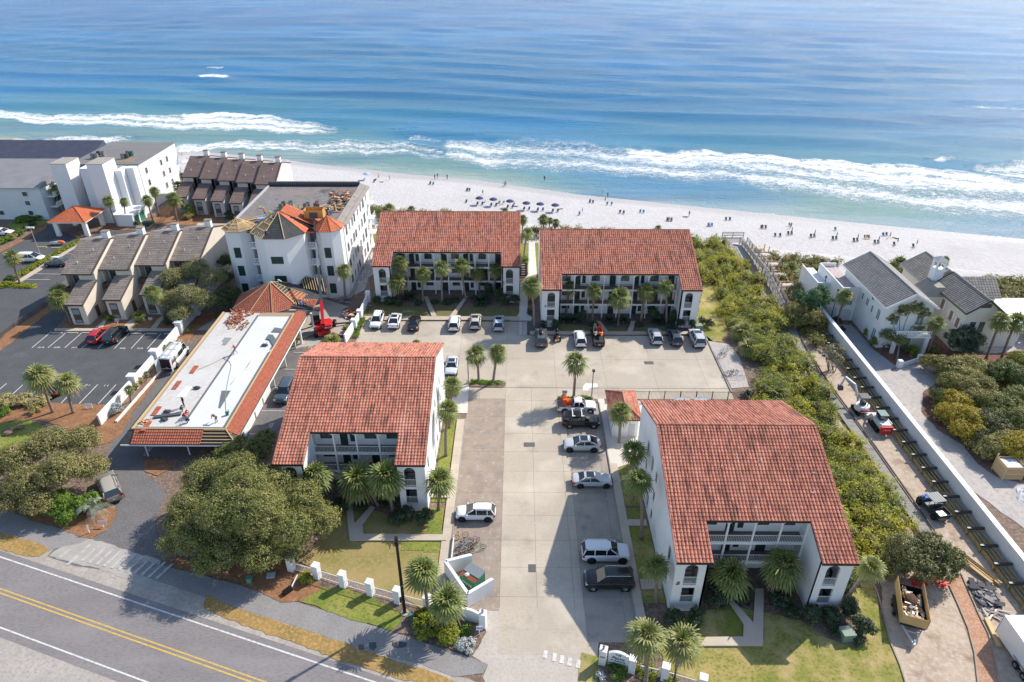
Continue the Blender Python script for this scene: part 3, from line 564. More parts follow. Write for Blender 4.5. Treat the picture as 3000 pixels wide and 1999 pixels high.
def window(parent,c,u,w_,h_,name='window',mull=1,frame=None,gl=None,sill=False,depth=.06):
 """framed window centred at c on a wall whose horizontal direction is u; normal = u x z"""
 u=Vector(u).normalized();a=math.atan2(u.y,u.x);key=(name,round(w_,2),round(h_,2),mull,(frame or whitemetal).name,(gl or glass).name,sill)
 if key not in WIN:
  f=MB();t=.06;W2,H2=w_/2,h_/2
  f.box(-W2-t,W2+t,-depth,.02,-H2-t,-H2,0);f.box(-W2-t,W2+t,-depth,.02,H2,H2+t,0);f.box(-W2-t,-W2,-depth,.02,-H2,H2,0);f.box(W2,W2+t,-depth,.02,-H2,H2,0)
  for q in range(1,mull+1):x=-W2+w_*q/(mull+1);f.box(x-.025,x+.025,-depth+.01,.02,-H2,H2,0)
  if sill:f.box(-W2-.15,W2+.15,-.14,.02,-H2-t-.08,-H2-t,0)
  p=MB();p.box(-W2,W2,-.028,.015,-H2,H2,0)
  WIN[key]=(mesh(name,f),mesh('pane',p));WIN[key][0].materials.append(frame or whitemetal);WIN[key][1].materials.append(gl or glass)
 fm,pm=WIN[key];o=bpy.data.objects.new(name,fm);COL.objects.link(o);o.parent=parent;o.location=Vector(c)-parent.location;o.rotation_euler=(0,0,a)
 q=bpy.data.objects.new('pane',pm);COL.objects.link(q);q.parent=o
 return o
def railing(mb,a,b,z,h=.95,sp=.16,m=0,t=.02,post=True):
 a,b=Vector(a),Vector(b);d=b-a;L_=d.length;n=max(1,int(L_/sp));ang=math.atan2(d.y,d.x)
 mb.beam((a.x,a.y,z+h),(b.x,b.y,z+h),.05,.05,m);mb.beam((a.x,a.y,z+.08),(b.x,b.y,z+.08),.04,.04,m)
 for i in range(n+1):
  p=a+d*i/n;mb.box(p.x-t/2-.003,p.x+t/2+.003,p.y-t/2,p.y+t/2,z+.08,z+h,m)
def text_obj(txt,size,mat,parent,loc,rot,name='letter',ext=.015,font_shear=0,sx=1.):
 cu=bpy.data.curves.new(name,'FONT');cu.body=txt;cu.size=size;cu.extrude=ext;cu.align_x='CENTER';cu.align_y='CENTER';cu.shear=font_shear
 o=bpy.data.objects.new(name,cu);me=bpy.data.meshes.new_from_object(o);bpy.data.objects.remove(o)
 me.name=name;me.materials.clear();me.materials.append(mat)
 o=bpy.data.objects.new(name,me);COL.objects.link(o);o.rotation_euler=rot;o.scale=(sx,1,1)
 if parent is not None:o.parent=parent;o.location=Vector(loc)-parent.location
 else:o.location=loc
 return o
UPR=(math.pi/2,0,0)
def villa(label,x0,x1,yf,yr,ze,zr,zm,nb,letter,side,lettx):
 """three-storey gallery block: stair towers at both ends, tiled saddle roof, gable walls"""
 s=(zr-ze)/(yr-(yf-.4));yb=yr+(zr-8.9)/s;ov=.42
 T=thing('apartment_villa',label,'apartment building',((x0+x1)/2,(yf+yb)/2,0),group='red roofed apartment villas around the car park')
 ym=yf+(zm-ze)/s+.1;tw=3.0;yw=ym+1.4
 top=lambda y:(zr-s*abs(yr-y))-.16
 for sd_ in(0,1):
  hol=[];ym_=yf+1.6
  L_=yb-ov-yf
  spec=[(2.2,1.2,3.0,3.0,0),(2.2,4.0,3.0,5.9,1)]if side else[]
  cx=L_*.62
  for a in(cx-2.8,cx+2.2):
   for z_ in(1.0,3.7,6.3):spec.append((a,z_,a+.75,z_+1.35,0))
  for z_ in(.4,3.1,5.8):spec.append((cx-.55,z_,cx+.45,z_+2.05,1 if z_>5 else 0))
  X=x0 if sd_==0 else x1
  outer=[(0,0),(L_,0),(L_,top(yb-ov)),(yr-yf,top(yr)),(0,top(yf))]
  mb=MB()
  if sd_==0:
   outer2=[(L_-a,b)for a,b in outer][::-1];sp2=[(L_-c,b,L_-a,d,e)for a,b,c,d,e in spec]
   mb.panel((X,yb-ov,0),(0,-1,0),(0,0,1),outer2,0,sp2,.22)
  else:mb.panel((X,yf,0),(0,1,0),(0,0,1),outer,0,spec,.22)
  wl=obj('gable_wall',mb,stucco,T)
  for a,b,c,d,e in spec:
   y_=yf+(a+c)/2
   if c-a<.9:
    window(T,(X+(.1 if sd_==0 else-.1),y_,(b+d)/2),(0,-1 if sd_==0 else 1,0),c-a-.12,d-b-.12,mull=0,frame=wood_dark,depth=.02)
   else:
    dm=MB();XX=X+(.16 if sd_==0 else-.2);dm.box(XX,XX+.04,y_-.5,y_+.5,b,d-.06);obj('side_opening',dm,glass,T)
 for sd_ in(0,1):
  a,b=(x0+.22,x0+tw)if sd_==0 else(x1-tw,x1-.22);wd=b-a+.22
  fr=MB();xo=a-.22 if sd_==0 else a;hx=wd*.5-.1+(.0 if sd_==0 else 0)
  fr.panel((xo+(.22 if sd_==0 else 0),yf,0),(1,0,0),(0,0,1),b-a,top(yf),[(hx-.62-.1,1.1,hx+.52,3.3,0),(hx-.62-.1,3.65,hx+.52,top(yf)-.68,1)],.25)
  xi=b if sd_==0 else a
  if sd_==0:fr.panel((xi,yf,0),(0,1,0),(0,0,1),[(0,0),(ym-yf+1.7,0),(ym-yf+1.7,top(ym+1.7)),(0,top(yf))],0,[],.2)
  else:fr.panel((xi,ym+1.7,0),(0,-1,0),(0,0,1),[(0,0),(ym-yf+1.7,0),(ym-yf+1.7,top(yf)),(0,top(ym+1.7))],0,[],.2)
  obj('stair_tower',fr,stucco,T)
  st=MB();cxx=(a+b)/2-.1;
  for fl_ in range(3):
   st=MB()
   for q in range(9):st.box(cxx-.55,cxx+.6,yf+.55+q*.27,yf+.83+q*.27,.25+fl_*2.68+q*.30,.31+fl_*2.68+q*.30);st.box(cxx-.55,cxx+.6,yf+.80+q*.27,yf+.82+q*.27,.31+fl_*2.68+q*.30,.55+fl_*2.68+q*.30)
   st.box(a+.02,b-.22,yf+2.9,yf+3.6,2.66+fl_*2.68,2.78+fl_*2.68);obj('stair_flight',st,M('stair_treads',(.32,.30,.28),.8),T)
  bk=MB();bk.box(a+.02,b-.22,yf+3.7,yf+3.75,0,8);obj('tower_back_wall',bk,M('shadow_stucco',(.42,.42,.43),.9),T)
  for z_ in(1.12,3.67):
   rl=MB();railing(rl,(xo+hx-.5 if sd_==0 else a+hx-.7,yf+.12),(xo+hx+.72 if sd_==0 else a+hx+.5,yf+.12),z_,.95,.13);obj('stair_railing',rl,whitemetal,T)
 ga,gb=x0+tw,x1-tw;L_=gb-ga;bw=L_/nb
 fm=MB()
 for z_ in(.16,2.72,5.4):fm.box(ga+.01,gb-.01,ym+.02,yw,z_-(.16 if z_<1 else .2),z_)
 obj('gallery_floor',fm,deckfloor,T)
 eb=MB()
 for z_ in(2.72,5.4):eb.box(ga+.02,gb-.02,ym-.07,ym+.015,z_-.28,z_+.02)
 obj('gallery_edge_beam',eb,stucco,T)
 wl=MB();hol=[]
 wl.panel((ga,yw,0),(1,0,0),(0,0,1),L_,top(yw)-.1,[],.2);obj('gallery_wall',wl,M('gallery_stucco',(.85,.85,.84),.9,var=(.82,.82,.81),scale=.6),T)
 for i in range(nb+1):
  x=ga+bw*i;cm=MB();x=min(max(x,ga+.09),gb-.09)
  cm.box(x-.085,x+.085,ym-.08,ym+.09,.0,zm-.28);obj('column',cm,stucco,T)
 bm_=MB()
 for i in range(nb):
  xa,xb=ga+bw*i+.09,ga+bw*(i+1)-.09;w_=xb-xa
  pts=[(0,.52),(0,.0)]+[(w_/2-w_/2*math.cos(math.pi*q/10),.33*math.sin(math.pi*q/10))for q in range(0,11)][1:-1]+[(w_,0),(w_,.52)]
  bm_.panel((xa,ym-.05,zm-.62),(1,0,0),(0,0,1),pts[::-1]if False else[(0,.0)]+[(w_/2-w_/2*math.cos(math.pi*q/10),.33*math.sin(math.pi*q/10))for q in range(1,10)]+[(w_,0),(w_,.58),(0,.58)],0,[],.1)
 obj('arched_beam',bm_,stucco,T)
 for fl_,z_ in enumerate((2.72,5.4)):
  rl=MB()
  for i in range(nb):railing(rl,(ga+bw*i+.1,ym-.02),(ga+bw*(i+1)-.1,ym-.02),z_,.92,.15)
  obj('gallery_railing',rl,M('dark_railing',(.16,.12,.11),.6)if letter!='B' and letter!='D' else whitemetal,T)
 nx=max(2,round(L_/4.6))
 for fl_,z_ in enumerate((.16,2.72,5.4)):
  for i in range(nb):
   xc=ga+bw*(i+.5)
   if i%4==0 or(i%4==2 and fl_!=1)or nb==4 and i==3:window(T,(xc,yw-.02,z_+1.5),(1,0,0),min(1.2,bw*.5),1.0,mull=1,frame=darkdoor if letter in 'AC' else wood_dark)
   elif i%4==1:
    dm=MB();dm.box(xc-.95,xc-.1,yw-.05,yw+.01,z_,z_+2.15);dm.box(xc+.2,xc+.75,yw-.05,yw+.01,z_+.5,z_+2.1);obj('door',dm,darkdoor,T)
   else:
    dm=MB();dm.box(xc-.1,xc+.9,yw-.05,yw+.01,z_,z_+2.15);obj('door',dm,darkdoor,T)
 bk=MB();bk.panel((x1-.22,yb-ov,0),(-1,0,0),(0,0,1),x1-x0-.44,top(yb-ov),[],.2);obj('back_wall',bk,stucco,T)
 for i in range(nb):
  for z_ in(1.5,4.1,6.8):window(T,(x0+1.5+(x1-x0-3)*(i+.5)/nb,yb-ov+.02,z_),(-1,0,0),1.3,1.3,mull=1)
 rf=MB();ln_=math.hypot(1,s);v=(0,-1/ln_,-s/ln_);S1=(yr-(ym-.32))*ln_;S2=(yr-(yf-.4))*ln_;X0,X1=x0-.16,x1+.16
 tile_roof(rf,(X0,yr,zr),(1,0,0),v,[(0,X1-X0,0,S1),(0,tw+.36,S1,S2),(X1-X0-tw-.36,X1-X0,S1,S2)])
 tile_roof(rf,(X0,yr,zr),(1,0,0),(0,1/ln_,-s/ln_),[(0,X1-X0,0,(yb-yr)*ln_)])
 rr_=np.arange(X0,X1,.42)
 for x in rr_:rf.tube([(x,yr,zr+.05),(min(x+.46,X1),yr,zr+.07)],.13,8,0,rnd.random())
 for X in(X0+.03,X1-.03):
  for(ya,yb_)in((yf-.4,yr),(yr,yb)):
   n_=int(abs(yb_-ya)*ln_/.42)
   for q in range(n_):
    t0,t1=q/n_,(q+1.08)/n_;a=Vector((X,ya+(yb_-ya)*t0,0));b=Vector((X,ya+(yb_-ya)*min(t1,1),0));a.z=zr-s*abs(yr-a.y)+.05;b.z=zr-s*abs(yr-b.y)+.06
    rf.tube([a,b],.09,6,0,rnd.random())
 ro=obj('roof',rf,tile,T,smooth=False)
 fs=MB();z2=lambda y:zr-s*abs(yr-y)
 fs.box(X0+tw+.36,X1-tw-.36,ym-.36,ym-.30,z2(ym-.32)-.2,z2(ym-.32)-.01)
 for a,b in((X0,X0+tw+.36),(X1-tw-.36,X1)):fs.box(a,b,yf-.45,yf-.39,z2(yf-.4)-.2,z2(yf-.4)-.01)
 obj('fascia',fs,fascia,ro)
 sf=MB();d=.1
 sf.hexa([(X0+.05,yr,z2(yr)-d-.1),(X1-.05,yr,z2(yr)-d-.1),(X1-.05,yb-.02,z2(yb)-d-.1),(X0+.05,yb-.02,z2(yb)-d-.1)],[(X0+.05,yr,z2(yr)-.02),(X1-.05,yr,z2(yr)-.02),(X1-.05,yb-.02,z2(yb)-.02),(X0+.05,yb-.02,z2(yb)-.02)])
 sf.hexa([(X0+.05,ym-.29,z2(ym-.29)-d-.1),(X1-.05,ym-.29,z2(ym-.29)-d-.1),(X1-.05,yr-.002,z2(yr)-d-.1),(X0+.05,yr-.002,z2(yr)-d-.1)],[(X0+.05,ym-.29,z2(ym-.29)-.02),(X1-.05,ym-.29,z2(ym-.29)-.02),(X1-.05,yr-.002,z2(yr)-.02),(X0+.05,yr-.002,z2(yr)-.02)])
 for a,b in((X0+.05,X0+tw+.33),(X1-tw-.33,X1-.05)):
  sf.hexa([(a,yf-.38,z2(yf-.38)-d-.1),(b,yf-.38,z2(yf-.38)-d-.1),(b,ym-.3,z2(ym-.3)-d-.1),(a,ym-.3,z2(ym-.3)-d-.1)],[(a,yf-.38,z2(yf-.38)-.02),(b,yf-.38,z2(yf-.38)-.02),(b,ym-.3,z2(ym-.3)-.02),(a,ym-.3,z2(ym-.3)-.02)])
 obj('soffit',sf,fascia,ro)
 for px_,py_ in((.9,.45),(.86,.3),(.35,.5),(.6,.55)):
  vp=MB();X=x0+(x1-x0)*px_;Y=yf+(yr-yf)*py_+2;vp.tube([(X,Y,z2(Y)),(X,Y,z2(Y)+.32)],.06,8);obj('vent_pipe',vp,M('vent_grey',(.6,.55,.52),.7),ro)
 text_obj(letter,.62,black,T,(lettx,yf-.02,hgt_l(letter)),UPR,'building_letter',font_shear=.25)
 return T
def hgt_l(l):return 3.9
villa('villa lettered D, left of the central driveway, its near left corner behind the big oak',-26.1,-9.95,56.4,69.6,7.1,12.2,8.45,4,'D',True,-12.6)
villa('villa lettered B, nearest and rightmost block with yellow-green scrub along its right side',14.7,30.9,43.4,56.7,7.1,12.2,8.45,4,'B',True,15.1)
villa('villa lettered C, beyond the car park beside the white four-storey tower block',-24.95,.35,107.5,119.9,7.1,12.2,8.3,8,'C',False,-2.35)
villa('villa lettered A, beyond the row of cars with the red kayak pickup',4.0,29.5,98.7,111.3,7.1,12.2,8.3,8,'A',False,4.55)
# ---- pool pavilion
def small_hip(T,x0,x1,y0,y1,ze,zr,mat,ov=.35,cw=.3):
 rf=MB();w2=(x1-x0)/2+ov;cx=(x0+x1)/2;ya,yb=y0-ov,y1+ov;s=(zr-ze)/w2;ln_=math.hypot(1,s)
 A,B,C_,D_=(x0-ov,ya,ze),(x1+ov,ya,ze),(x1+ov,yb,ze),(x0-ov,yb,ze);e1,e2=(cx,ya+w2,zr),(cx,yb-w2,zr)
 def tri_rows(p,q,r1,r2):
  p,q,r1,r2=map(Vector,(p,q,r1,r2));n=max(2,int((Vector((p+q)/2)-(r1+r2)/2).length/.38));nu=max(2,int((q-p).length/cw))
  nrm=(q-p).cross(r1-p).normalized();
  for i in range(n):
   t0,t1=i/n,(i+1)/n;a0,b0,a1,b1=p.lerp(r1,t0),q.lerp(r2,t0),p.lerp(r1,t1),q.lerp(r2,t1)
   mcols=max(1,round((b0-a0).length/cw))
   for c in range(mcols):
    rr=rnd.random()
    for hs in((0,.5,0,.06),(.5,1,.06,0)):
     f0,f1=(c+hs[0])/mcols,(c+hs[1])/mcols
     rf.face([a0.lerp(b0,f0)+nrm*(.05+hs[2]),a0.lerp(b0,f1)+nrm*(.05+hs[3]),a1.lerp(b1,f1)+nrm*(.01+hs[3]),a1.lerp(b1,f0)+nrm*(.01+hs[2])],0,rr)
 tri_rows(A,B,e1,e1);tri_rows(B,C_,e1,e2);tri_rows(C_,D_,e2,e2);tri_rows(D_,A,e2,e1)
 for a,b in((A,e1),(B,e1),(C_,e2),(D_,e2),(e1,e2)):
  rf.tube([Vector(a)+Vector((0,0,.06)),Vector(b)+Vector((0,0,.09))],.1,6,0,.5)
 rf.face([A,D_,C_,B],0,.5)
 r_=obj('roof',rf,mat,T)
 fb=MB();fb.box(x0-ov,x1+ov,ya,ya+.05,ze-.16,ze-.005);fb.box(x0-ov,x1+ov,yb-.05,yb,ze-.16,ze-.005);fb.box(x0-ov,x0-ov+.05,ya+.05,yb-.05,ze-.16,ze-.005);fb.box(x1+ov-.05,x1+ov,ya+.05,yb-.05,ze-.16,ze-.005)
 obj('fascia',fb,fascia if mat==tile else white,r_);return r_
T=thing('pool_pavilion','small white pavilion with red hip roof beside the tall palm and the pool fence','pavilion',(13.9,73,0))
mb=MB();mb.box(12.3,15.6,69.9,75.7,0,3.0);obj('wall',mb,stucco,T);small_hip(T,12.3,15.6,69.9,75.7,3.0,4.1,tile)
dm=MB();dm.box(14.4,15.2,69.86,69.9,.1,2.1);obj('door',dm,M('grey_door',(.5,.52,.53),.6),T)
T=thing('pool_fence','brown metal pool fence running right from the red roofed pavilion','fence',(24,78,0))
rl=MB();railing(rl,(16.2,78),(31.6,78),0,1.5,.17,t=.022);railing(rl,(31.6,78),(32.6,72),0,1.5,.17,t=.022);obj('pickets',rl,wood_dark,T)
for i in range(8):
 p_=MB();x=16.2+15.4*i/7;p_.box(x-.05,x+.05,77.93,78.07,0,1.6);obj('post',p_,wood_dark,T)
def octo(cx,cy,r_,a0=math.pi/8,n=8):return[(cx+r_*math.cos(a0+2*math.pi*i/n),cy+r_*math.sin(a0+2*math.pi*i/n))for i in range(n)]
hotel_w=M('hotel_white',(.80,.80,.80),.8,var=(.76,.765,.77),scale=.3,bump=.004,bscale=6)
T=thing('tower_block','white four-storey block with three octagonal turrets being re-roofed by workers','hotel',(-39.5,120,0));HT=T
mb=MB();HH=12.75
mb.prism([(-49.9,112.2),(-30.3,112.2),(-30.3,134.0),(-49.9,134.0)],0,HH-.35);obj('main_wall',mb,hotel_w,T)
tw_=[(-48.2,110.9,2.35,HH-.1),(-40.35,109.6,4.55,HH+.1),(-32.6,111.0,2.35,HH)]
for cx,cy,r_,z_ in tw_:
 mb=MB();mb.prism(octo(cx,cy,r_),0,z_);obj('turret_wall',mb,hotel_w,T)
bal=M('balcony_shadow_wall',(.30,.30,.31),.9)
for xa,xb in((-46.2,-44.2),(-36.6,-34.6)):
 for z_ in(.2,3.35,6.45,9.5):
  b=MB();b.box(xa+.02,xb-.02,109.2,112.18,z_-.22,z_);o=obj('balcony',b,hotel_w,T)
  if z_>1:
   q=MB()
   q.beam((xa,109.3,z_+1.0),(xb,109.3,z_+1.0),.16,.12);q.beam((xa,109.3,z_+.08),(xb,109.3,z_+.08),.14,.08)
   n_=int((xb-xa)/.24)
   for i in range(n_+1):x=xa+(xb-xa)*i/n_;q.tube([(x,109.3,z_+.1),(x,109.3,z_+.45),(x,109.3,z_+.95)],[.035,.075,.035],5)
   obj('balustrade',q,white,o)
  q=MB();q.box(xa+.04,xb-.04,112.12,112.17,z_+.05,z_+2.7);obj('balcony_shade_panel',q,M('recess_shade_grey',(.33,.33,.33),.9),T)  # grey panel over the white wall, the recess shade put into its colour
  q=MB();q.box(xa+(xb-xa)*.5,xa+(xb-xa)*.85,112.08,112.12,z_+1.3,z_+1.9);obj('balcony_window',q,darkdoor,T)
 b=MB();b.box(xa+.02,xb-.02,109.2,112.18,HH-.5,HH-.3);obj('balcony_roof',b,felt if xa<-40 else tile_new,T)
shut=M('green_shutter',(.015,.05,.045),.5)
for z_ in(1.6,5.0,8.4):
 window(T,(-48.3,108.72,z_+.4),(1,0,0),1.0,1.75,'shuttered_window',1,shut,shut);window(T,(-32.7,108.82,z_+.4),(1,0,0),1.0,1.75,'shuttered_window',1,shut,shut)
for z_ in(5.4,8.9):window(T,(-40.4,105.38,z_),(1,0,0),1.9,1.15,'shuttered_window',3,shut,shut)
sg=M('side_glass',(.10,.11,.11),.2,spec=.8)
for j in range(4):
 for i,y_ in enumerate((113.6,116.0,118.3,120.2,123.0,125.6,128.2,131)):
  big=i in(2,5,6);window(T,(-30.28,y_,1.7+3.1*j),(0,1,0),1.15 if big else .75,1.8 if big else 1.35,mull=1 if big else 0,frame=white if i%3 else darkdoor,gl=sg if i<7 else glass)
 b=MB();b.box(-30.28,-29.3,131.6,133.9,.2+3.1*j-.2,.2+3.1*j);railing(b,(-29.32,131.65),(-29.32,133.85),.2+3.1*j,1,.2);obj('side_balcony',b,white,T)
flat=M('flat_roof_bitumen',(.20,.18,.175),.95,var=(.15,.14,.14),scale=.25,stain=[((.27,.19,.16),.16,.52,.72),((.075,.075,.078),.3,.6,.72)],fine=((.245,.225,.215),2))
mb=MB();mb.box(-49.7,-30.5,111.6,133.7,HH-.34,HH-.12);obj('flat_roof',mb,flat,T)
mb=MB();mb.hexa([(-31.7,112.6,HH-.1),(-29.9,112.6,HH-.55),(-29.9,134.1,HH-.55),(-31.7,134.1,HH-.1)],[(-31.7,112.6,HH+.32),(-29.9,112.6,HH-.4),(-29.9,134.1,HH-.4),(-31.7,134.1,HH+.32)]);obj('sloping_parapet',mb,M('parapet_board',(.30,.265,.235),.9,var=(.24,.21,.19),scale=.8),T)
mb=MB();mb.hexa([(-50.1,133.2,HH-.3),(-31.75,133.2,HH-.3),(-31.75,134.1,HH-.3),(-50.1,134.1,HH-.3)],[(-50.1,133.5,HH+.65),(-31.75,133.5,HH+.65),(-31.75,134.1,HH+.65),(-50.1,134.1,HH+.65)])
for i in range(44):x=-49.9+i*.41;mb.box(x,x+.05,133.1,133.35,HH-.1,HH+.6)
obj('rear_parapet',mb,M('parapet_dark',(.075,.075,.085),.85),T)
mb=MB();mb.box(-50.1,-49.75,112.4,133.2,HH-.3,HH+.12);obj('side_parapet',mb,M('parapet_grey',(.42,.42,.42),.9),T)
def oct_roof(cx,cy,r_,ze,za,faces,name,mats):
 """faces: per side of the octagon a material index; -1 leaves open rafters"""
 P_=octo(cx,cy,r_);ap=Vector((cx,cy,za));mb=MB();rf=MB()
 for i in range(8):
  a,b=Vector((*P_[i],ze)),Vector((*P_[(i+1)%8],ze));m=faces[i]
  if m>=0:
   n=int((a-ap).length/.4);nrm=(b-a).cross(ap-a).normalized()
   for j in range(n):
    t0,t1=j/n,(j+1)/n;A0,B0,A1,B1=a.lerp(ap,t0),b.lerp(ap,t0),a.lerp(ap,t1),b.lerp(ap,t1);mc=max(1,int((B0-A0).length/.33))
    for c in range(mc):
     rr=rnd.random()
     for h0,h1,e0,e1 in((0,.5,0,.05),(.5,1,.05,0)):
      if m==1:e0=e1=0
      f0,f1=(c+h0)/mc,(c+h1)/mc;mb.face([A0.lerp(B0,f0)+nrm*(.04+e0),A0.lerp(B0,f1)+nrm*(.04+e1),A1.lerp(B1,f1)+nrm*(.01+e1),A1.lerp(B1,f0)+nrm*(.01+e0)],m,rr)
  else:
   for j in range(7):t=j/7.;rf.beam(a.lerp(b,t)+Vector((0,0,.02)),ap.lerp(a.lerp(b,t),.08 if j==0 else .3+.1*abs(t-.5)),.1,.14,0,rnd.random())
   for t in(.0,.25,.5,.72):rf.beam(a.lerp(ap,t)+Vector((0,0,.09)),b.lerp(ap,t)+Vector((0,0,.09)),.1,.08,0,rnd.random())
  mb.tube([a+Vector((0,0,.05)),ap+Vector((0,0,.06))],.08,5,2 if m!=0 else 0,.5)
 mb.face([(*p,ze-.02)for p in P_][::-1],1)
 o=obj(name,mb,mats,HT)
 if rf.f:obj('rafters',rf,wood,o)
 return o
oct_roof(-48.2,110.9,2.75,HH-.1,HH+1.5,[-1]*8,'turret_roof',[tile_new,felt,wood])
oct_roof(-40.35,109.6,5.0,HH+.1,HH+3.1,[0,0,-1,-1,-1,1,1,0],'turret_roof',[tile_new,felt,wood])
oct_roof(-32.6,111.0,2.75,HH,HH+1.9,[0]*8,'turret_roof',[tile_new,felt,wood])
# extension of the middle roof on to the flat roof, half tiled
mb=MB()
for j in range(9):
 for c in range(16):
  t0=c/16;a=Vector((-40.2+t0*5.6,110.2+j*.42-.1*c*.0,HH+3.05-t0*2.7+.0));a2=Vector((-40.2+(t0+1/16)*5.6,a.y,HH+3.05-(t0+1/16)*2.7))
  mb.face([a,a2+Vector((0,0,.05)),a2+Vector((0,.42,.01)),a+Vector((0,.42,-.04))],0,rnd.random())
mb.hexa([(-40.3,110,HH-.1),(-34.9,110,HH-.1),(-34.9,113.9,HH-.1),(-40.3,113.9,HH-.1)],[(-40.3,110,HH+2.95),(-35.0,110,HH+.15),(-35.0,113.9,HH+.15),(-40.3,113.9,HH+2.95)],1)
mb.hexa([(-45.3,110,HH-.1),(-40.32,110,HH-.1),(-40.32,113.2,HH-.1),(-45.3,113.2,HH-.1)],[(-45.2,110,HH+.1),(-40.32,110,HH+2.9),(-40.32,113.2,HH+2.9),(-45.2,113.2,HH+.1)],1)
obj('turret_roof_extension',mb,[tile_new,felt],T)
# air conditioners, timber, rubble and people on the roof
def aircon(x,y,z,col,s=1.,grp=None,lab=None):
 A=thing('air_conditioner',lab,'air conditioner',(x,y,z),rnd.random(),grp)
 b=MB();b.tube([(x,y,z+.06),(x,y,z+.95*s)],.42*s,14);obj('casing',b,col,A)
 b=MB();b.tube([(x,y,z+.95*s),(x,y,z+1.0*s)],.38*s,14);b.tube([(x,y,z+1.0*s),(x,y,z+1.05*s)],.12*s,8);obj('fan_grille',b,darksteel,A)
 b=MB();b.box(x-.5,x+.5,y-.5,y+.5,z,z+.06);obj('base',b,concrete,A);return A
acg=M('aircon_grey',(.22,.225,.23),.5);acb=M('aircon_brown',(.23,.17,.13),.6);act=M('aircon_green',(.05,.20,.16),.5)
Z=HH-.12
for(x,y),c_,l_ in zip((tuple(g(2,1005,600,Z))[:2],tuple(g(2,1030,575,Z))[:2],tuple(g(2,1080,590,Z))[:2],tuple(g(2,1097,570,Z))[:2],tuple(g(2,1225,595,Z))[:2],tuple(g(2,1250,582,Z))[:2],tuple(g(2,1320,590,Z))[:2],tuple(g(2,1335,572,Z))[:2]),(acb,acb,acg,acg,acg,acg,act,acg),('brown roof condenser nearest the leaning board, front one of the left cluster','brown roof condenser behind another brown one','grey roof condenser in front at the right of the left cluster','grey roof condenser at the rear right of the left cluster','large grey condenser left in the right-hand cluster','grey condenser just behind the large grey one','dark green condenser on the roof of the white block','grey condenser behind the green one')):
 aircon(x,y,Z,c_,1.0,'condensers on the roof of the white block',l_)
def rubble(name,label,cat,pts,z,mats,n,size,seed,hmax=.25,bar=False,grp=None):
 rr=random.Random(seed);mb=MB();P_=[Vector(p)for p in pts]
 cx=sum(p[0]for p in pts)/len(pts);cy=sum(p[1]for p in pts)/len(pts)
 for i in range(n):
  a,b=rr.sample(P_,2);t=rr.random();p=Vector((cx,cy)).lerp(Vector(a[:2]).lerp(Vector(b[:2]),t),rr.random()**.6)
  s=size*rr.uniform(.5,1.5);mb_m=rr.randrange(len(mats));h=rr.random()*hmax
  L_=s*(4 if bar else 1.8);an=rr.uniform(0,3.14);dz=rr.uniform(-.12,.12)
  d=Vector((math.cos(an)*L_/2,math.sin(an)*L_/2,dz));c=Vector((p.x,p.y,z+h+.05));mb.beam(c-d,c+d,s*(.3 if bar else 1),.05,mb_m,rr.random())
 return single(name,mb,mats,label,cat,grp)
kz=lambda n,pts,z:[tuple(g(n,*p,z))[:2]for p in pts]
rubble('roof_debris','pile of torn roofing and broken tiles on the flat roof of the white block','debris',kz(2,[(1440,440),(1640,440),(1680,500),(1560,640),(1400,610),(1480,500)],Z),Z,[tile_old,felt,wood_dark,wood],170,.34,3,.3)
rubble('loose_boards','bright loose boards beside the workers on the block roof','lumber',kz(2,[(1360,560),(1550,560),(1550,640),(1390,640)],Z),Z,[wood],26,.4,4,.3,True)
rubble('lumber_scraps','small scraps of pale lumber at the left of the block roof','lumber',kz(2,[(790,570),(850,580),(830,610),(790,600)],Z),Z,[wood],9,.25,6,.05,True)
mb=MB();a=g(2,745,700,Z);mb.obox((a.x,a.y,Z),(.9,3.6,.35),-.9,0)
for i in range(5):mb.obox((a.x+.2*i-.4,a.y+.1*i,Z+.35+.02*i),(.18,3.7,.06),-.9,0)
single('lumber_stack',mb,wood,'neat stack of new boards beside the open left turret','lumber')
a=g(2,840,712,Z-.1);T2=thing('tool_chest','white tool chest lying by the middle turret on the block roof','tool chest',(a.x,a.y,Z-.1));mb=MB();mb.obox((a.x,a.y,Z-.1),(1.5,.9,.6),.2);obj('body',mb,white,T2);mb=MB();mb.obox((a.x,a.y,Z+.52),(1.55,.95,.12),.2);obj('lid',mb,M('blue_plastic',(.25,.38,.62),.5),T2)
# ---- long flat-roofed carport with terracotta skirts
T=thing('carport_building','long low carport with white membrane roof and terracotta skirt, workers on top','carport',(-41,82,0));CZ=3.45
mb=MB();mb.box(-47.5,-36.0,66.7,97.0,CZ-.35,CZ);obj('roof_deck',mb,M('roof_timber_edge',(.35,.27,.18),.9),T)
mb=MB();mb.box(-47.1,-41.6,66.9,96.8,CZ+.004,CZ+.03);obj('old_membrane',mb,old_membrane,T)
mb=MB();mb.box(-41.6,-36.25,66.9,95.6,CZ+.006,CZ+.035);obj('new_membrane',mb,membrane,T)
mb=MB();mb.box(-41.75,-41.45,68.2,96,CZ+.037,CZ+.06);mb.box(-36.4,-36.05,66.9,96,CZ+.037,CZ+.12);mb.box(-47.3,-36.1,66.68,66.95,CZ+.037,CZ+.12);obj('roof_seam',mb,M('seam_grey',(.13,.14,.15),.8),T)
mb=MB();mb.box(-47.65,-47.4,66.7,97,CZ-.3,CZ+.12);mb.box(-36.05,-35.9,66.7,96.5,CZ-.1,CZ+.2);mb.box(-47.6,-36,66.5,66.65,CZ-.1,CZ+.2);obj('timber_kerb',mb,wood,T)
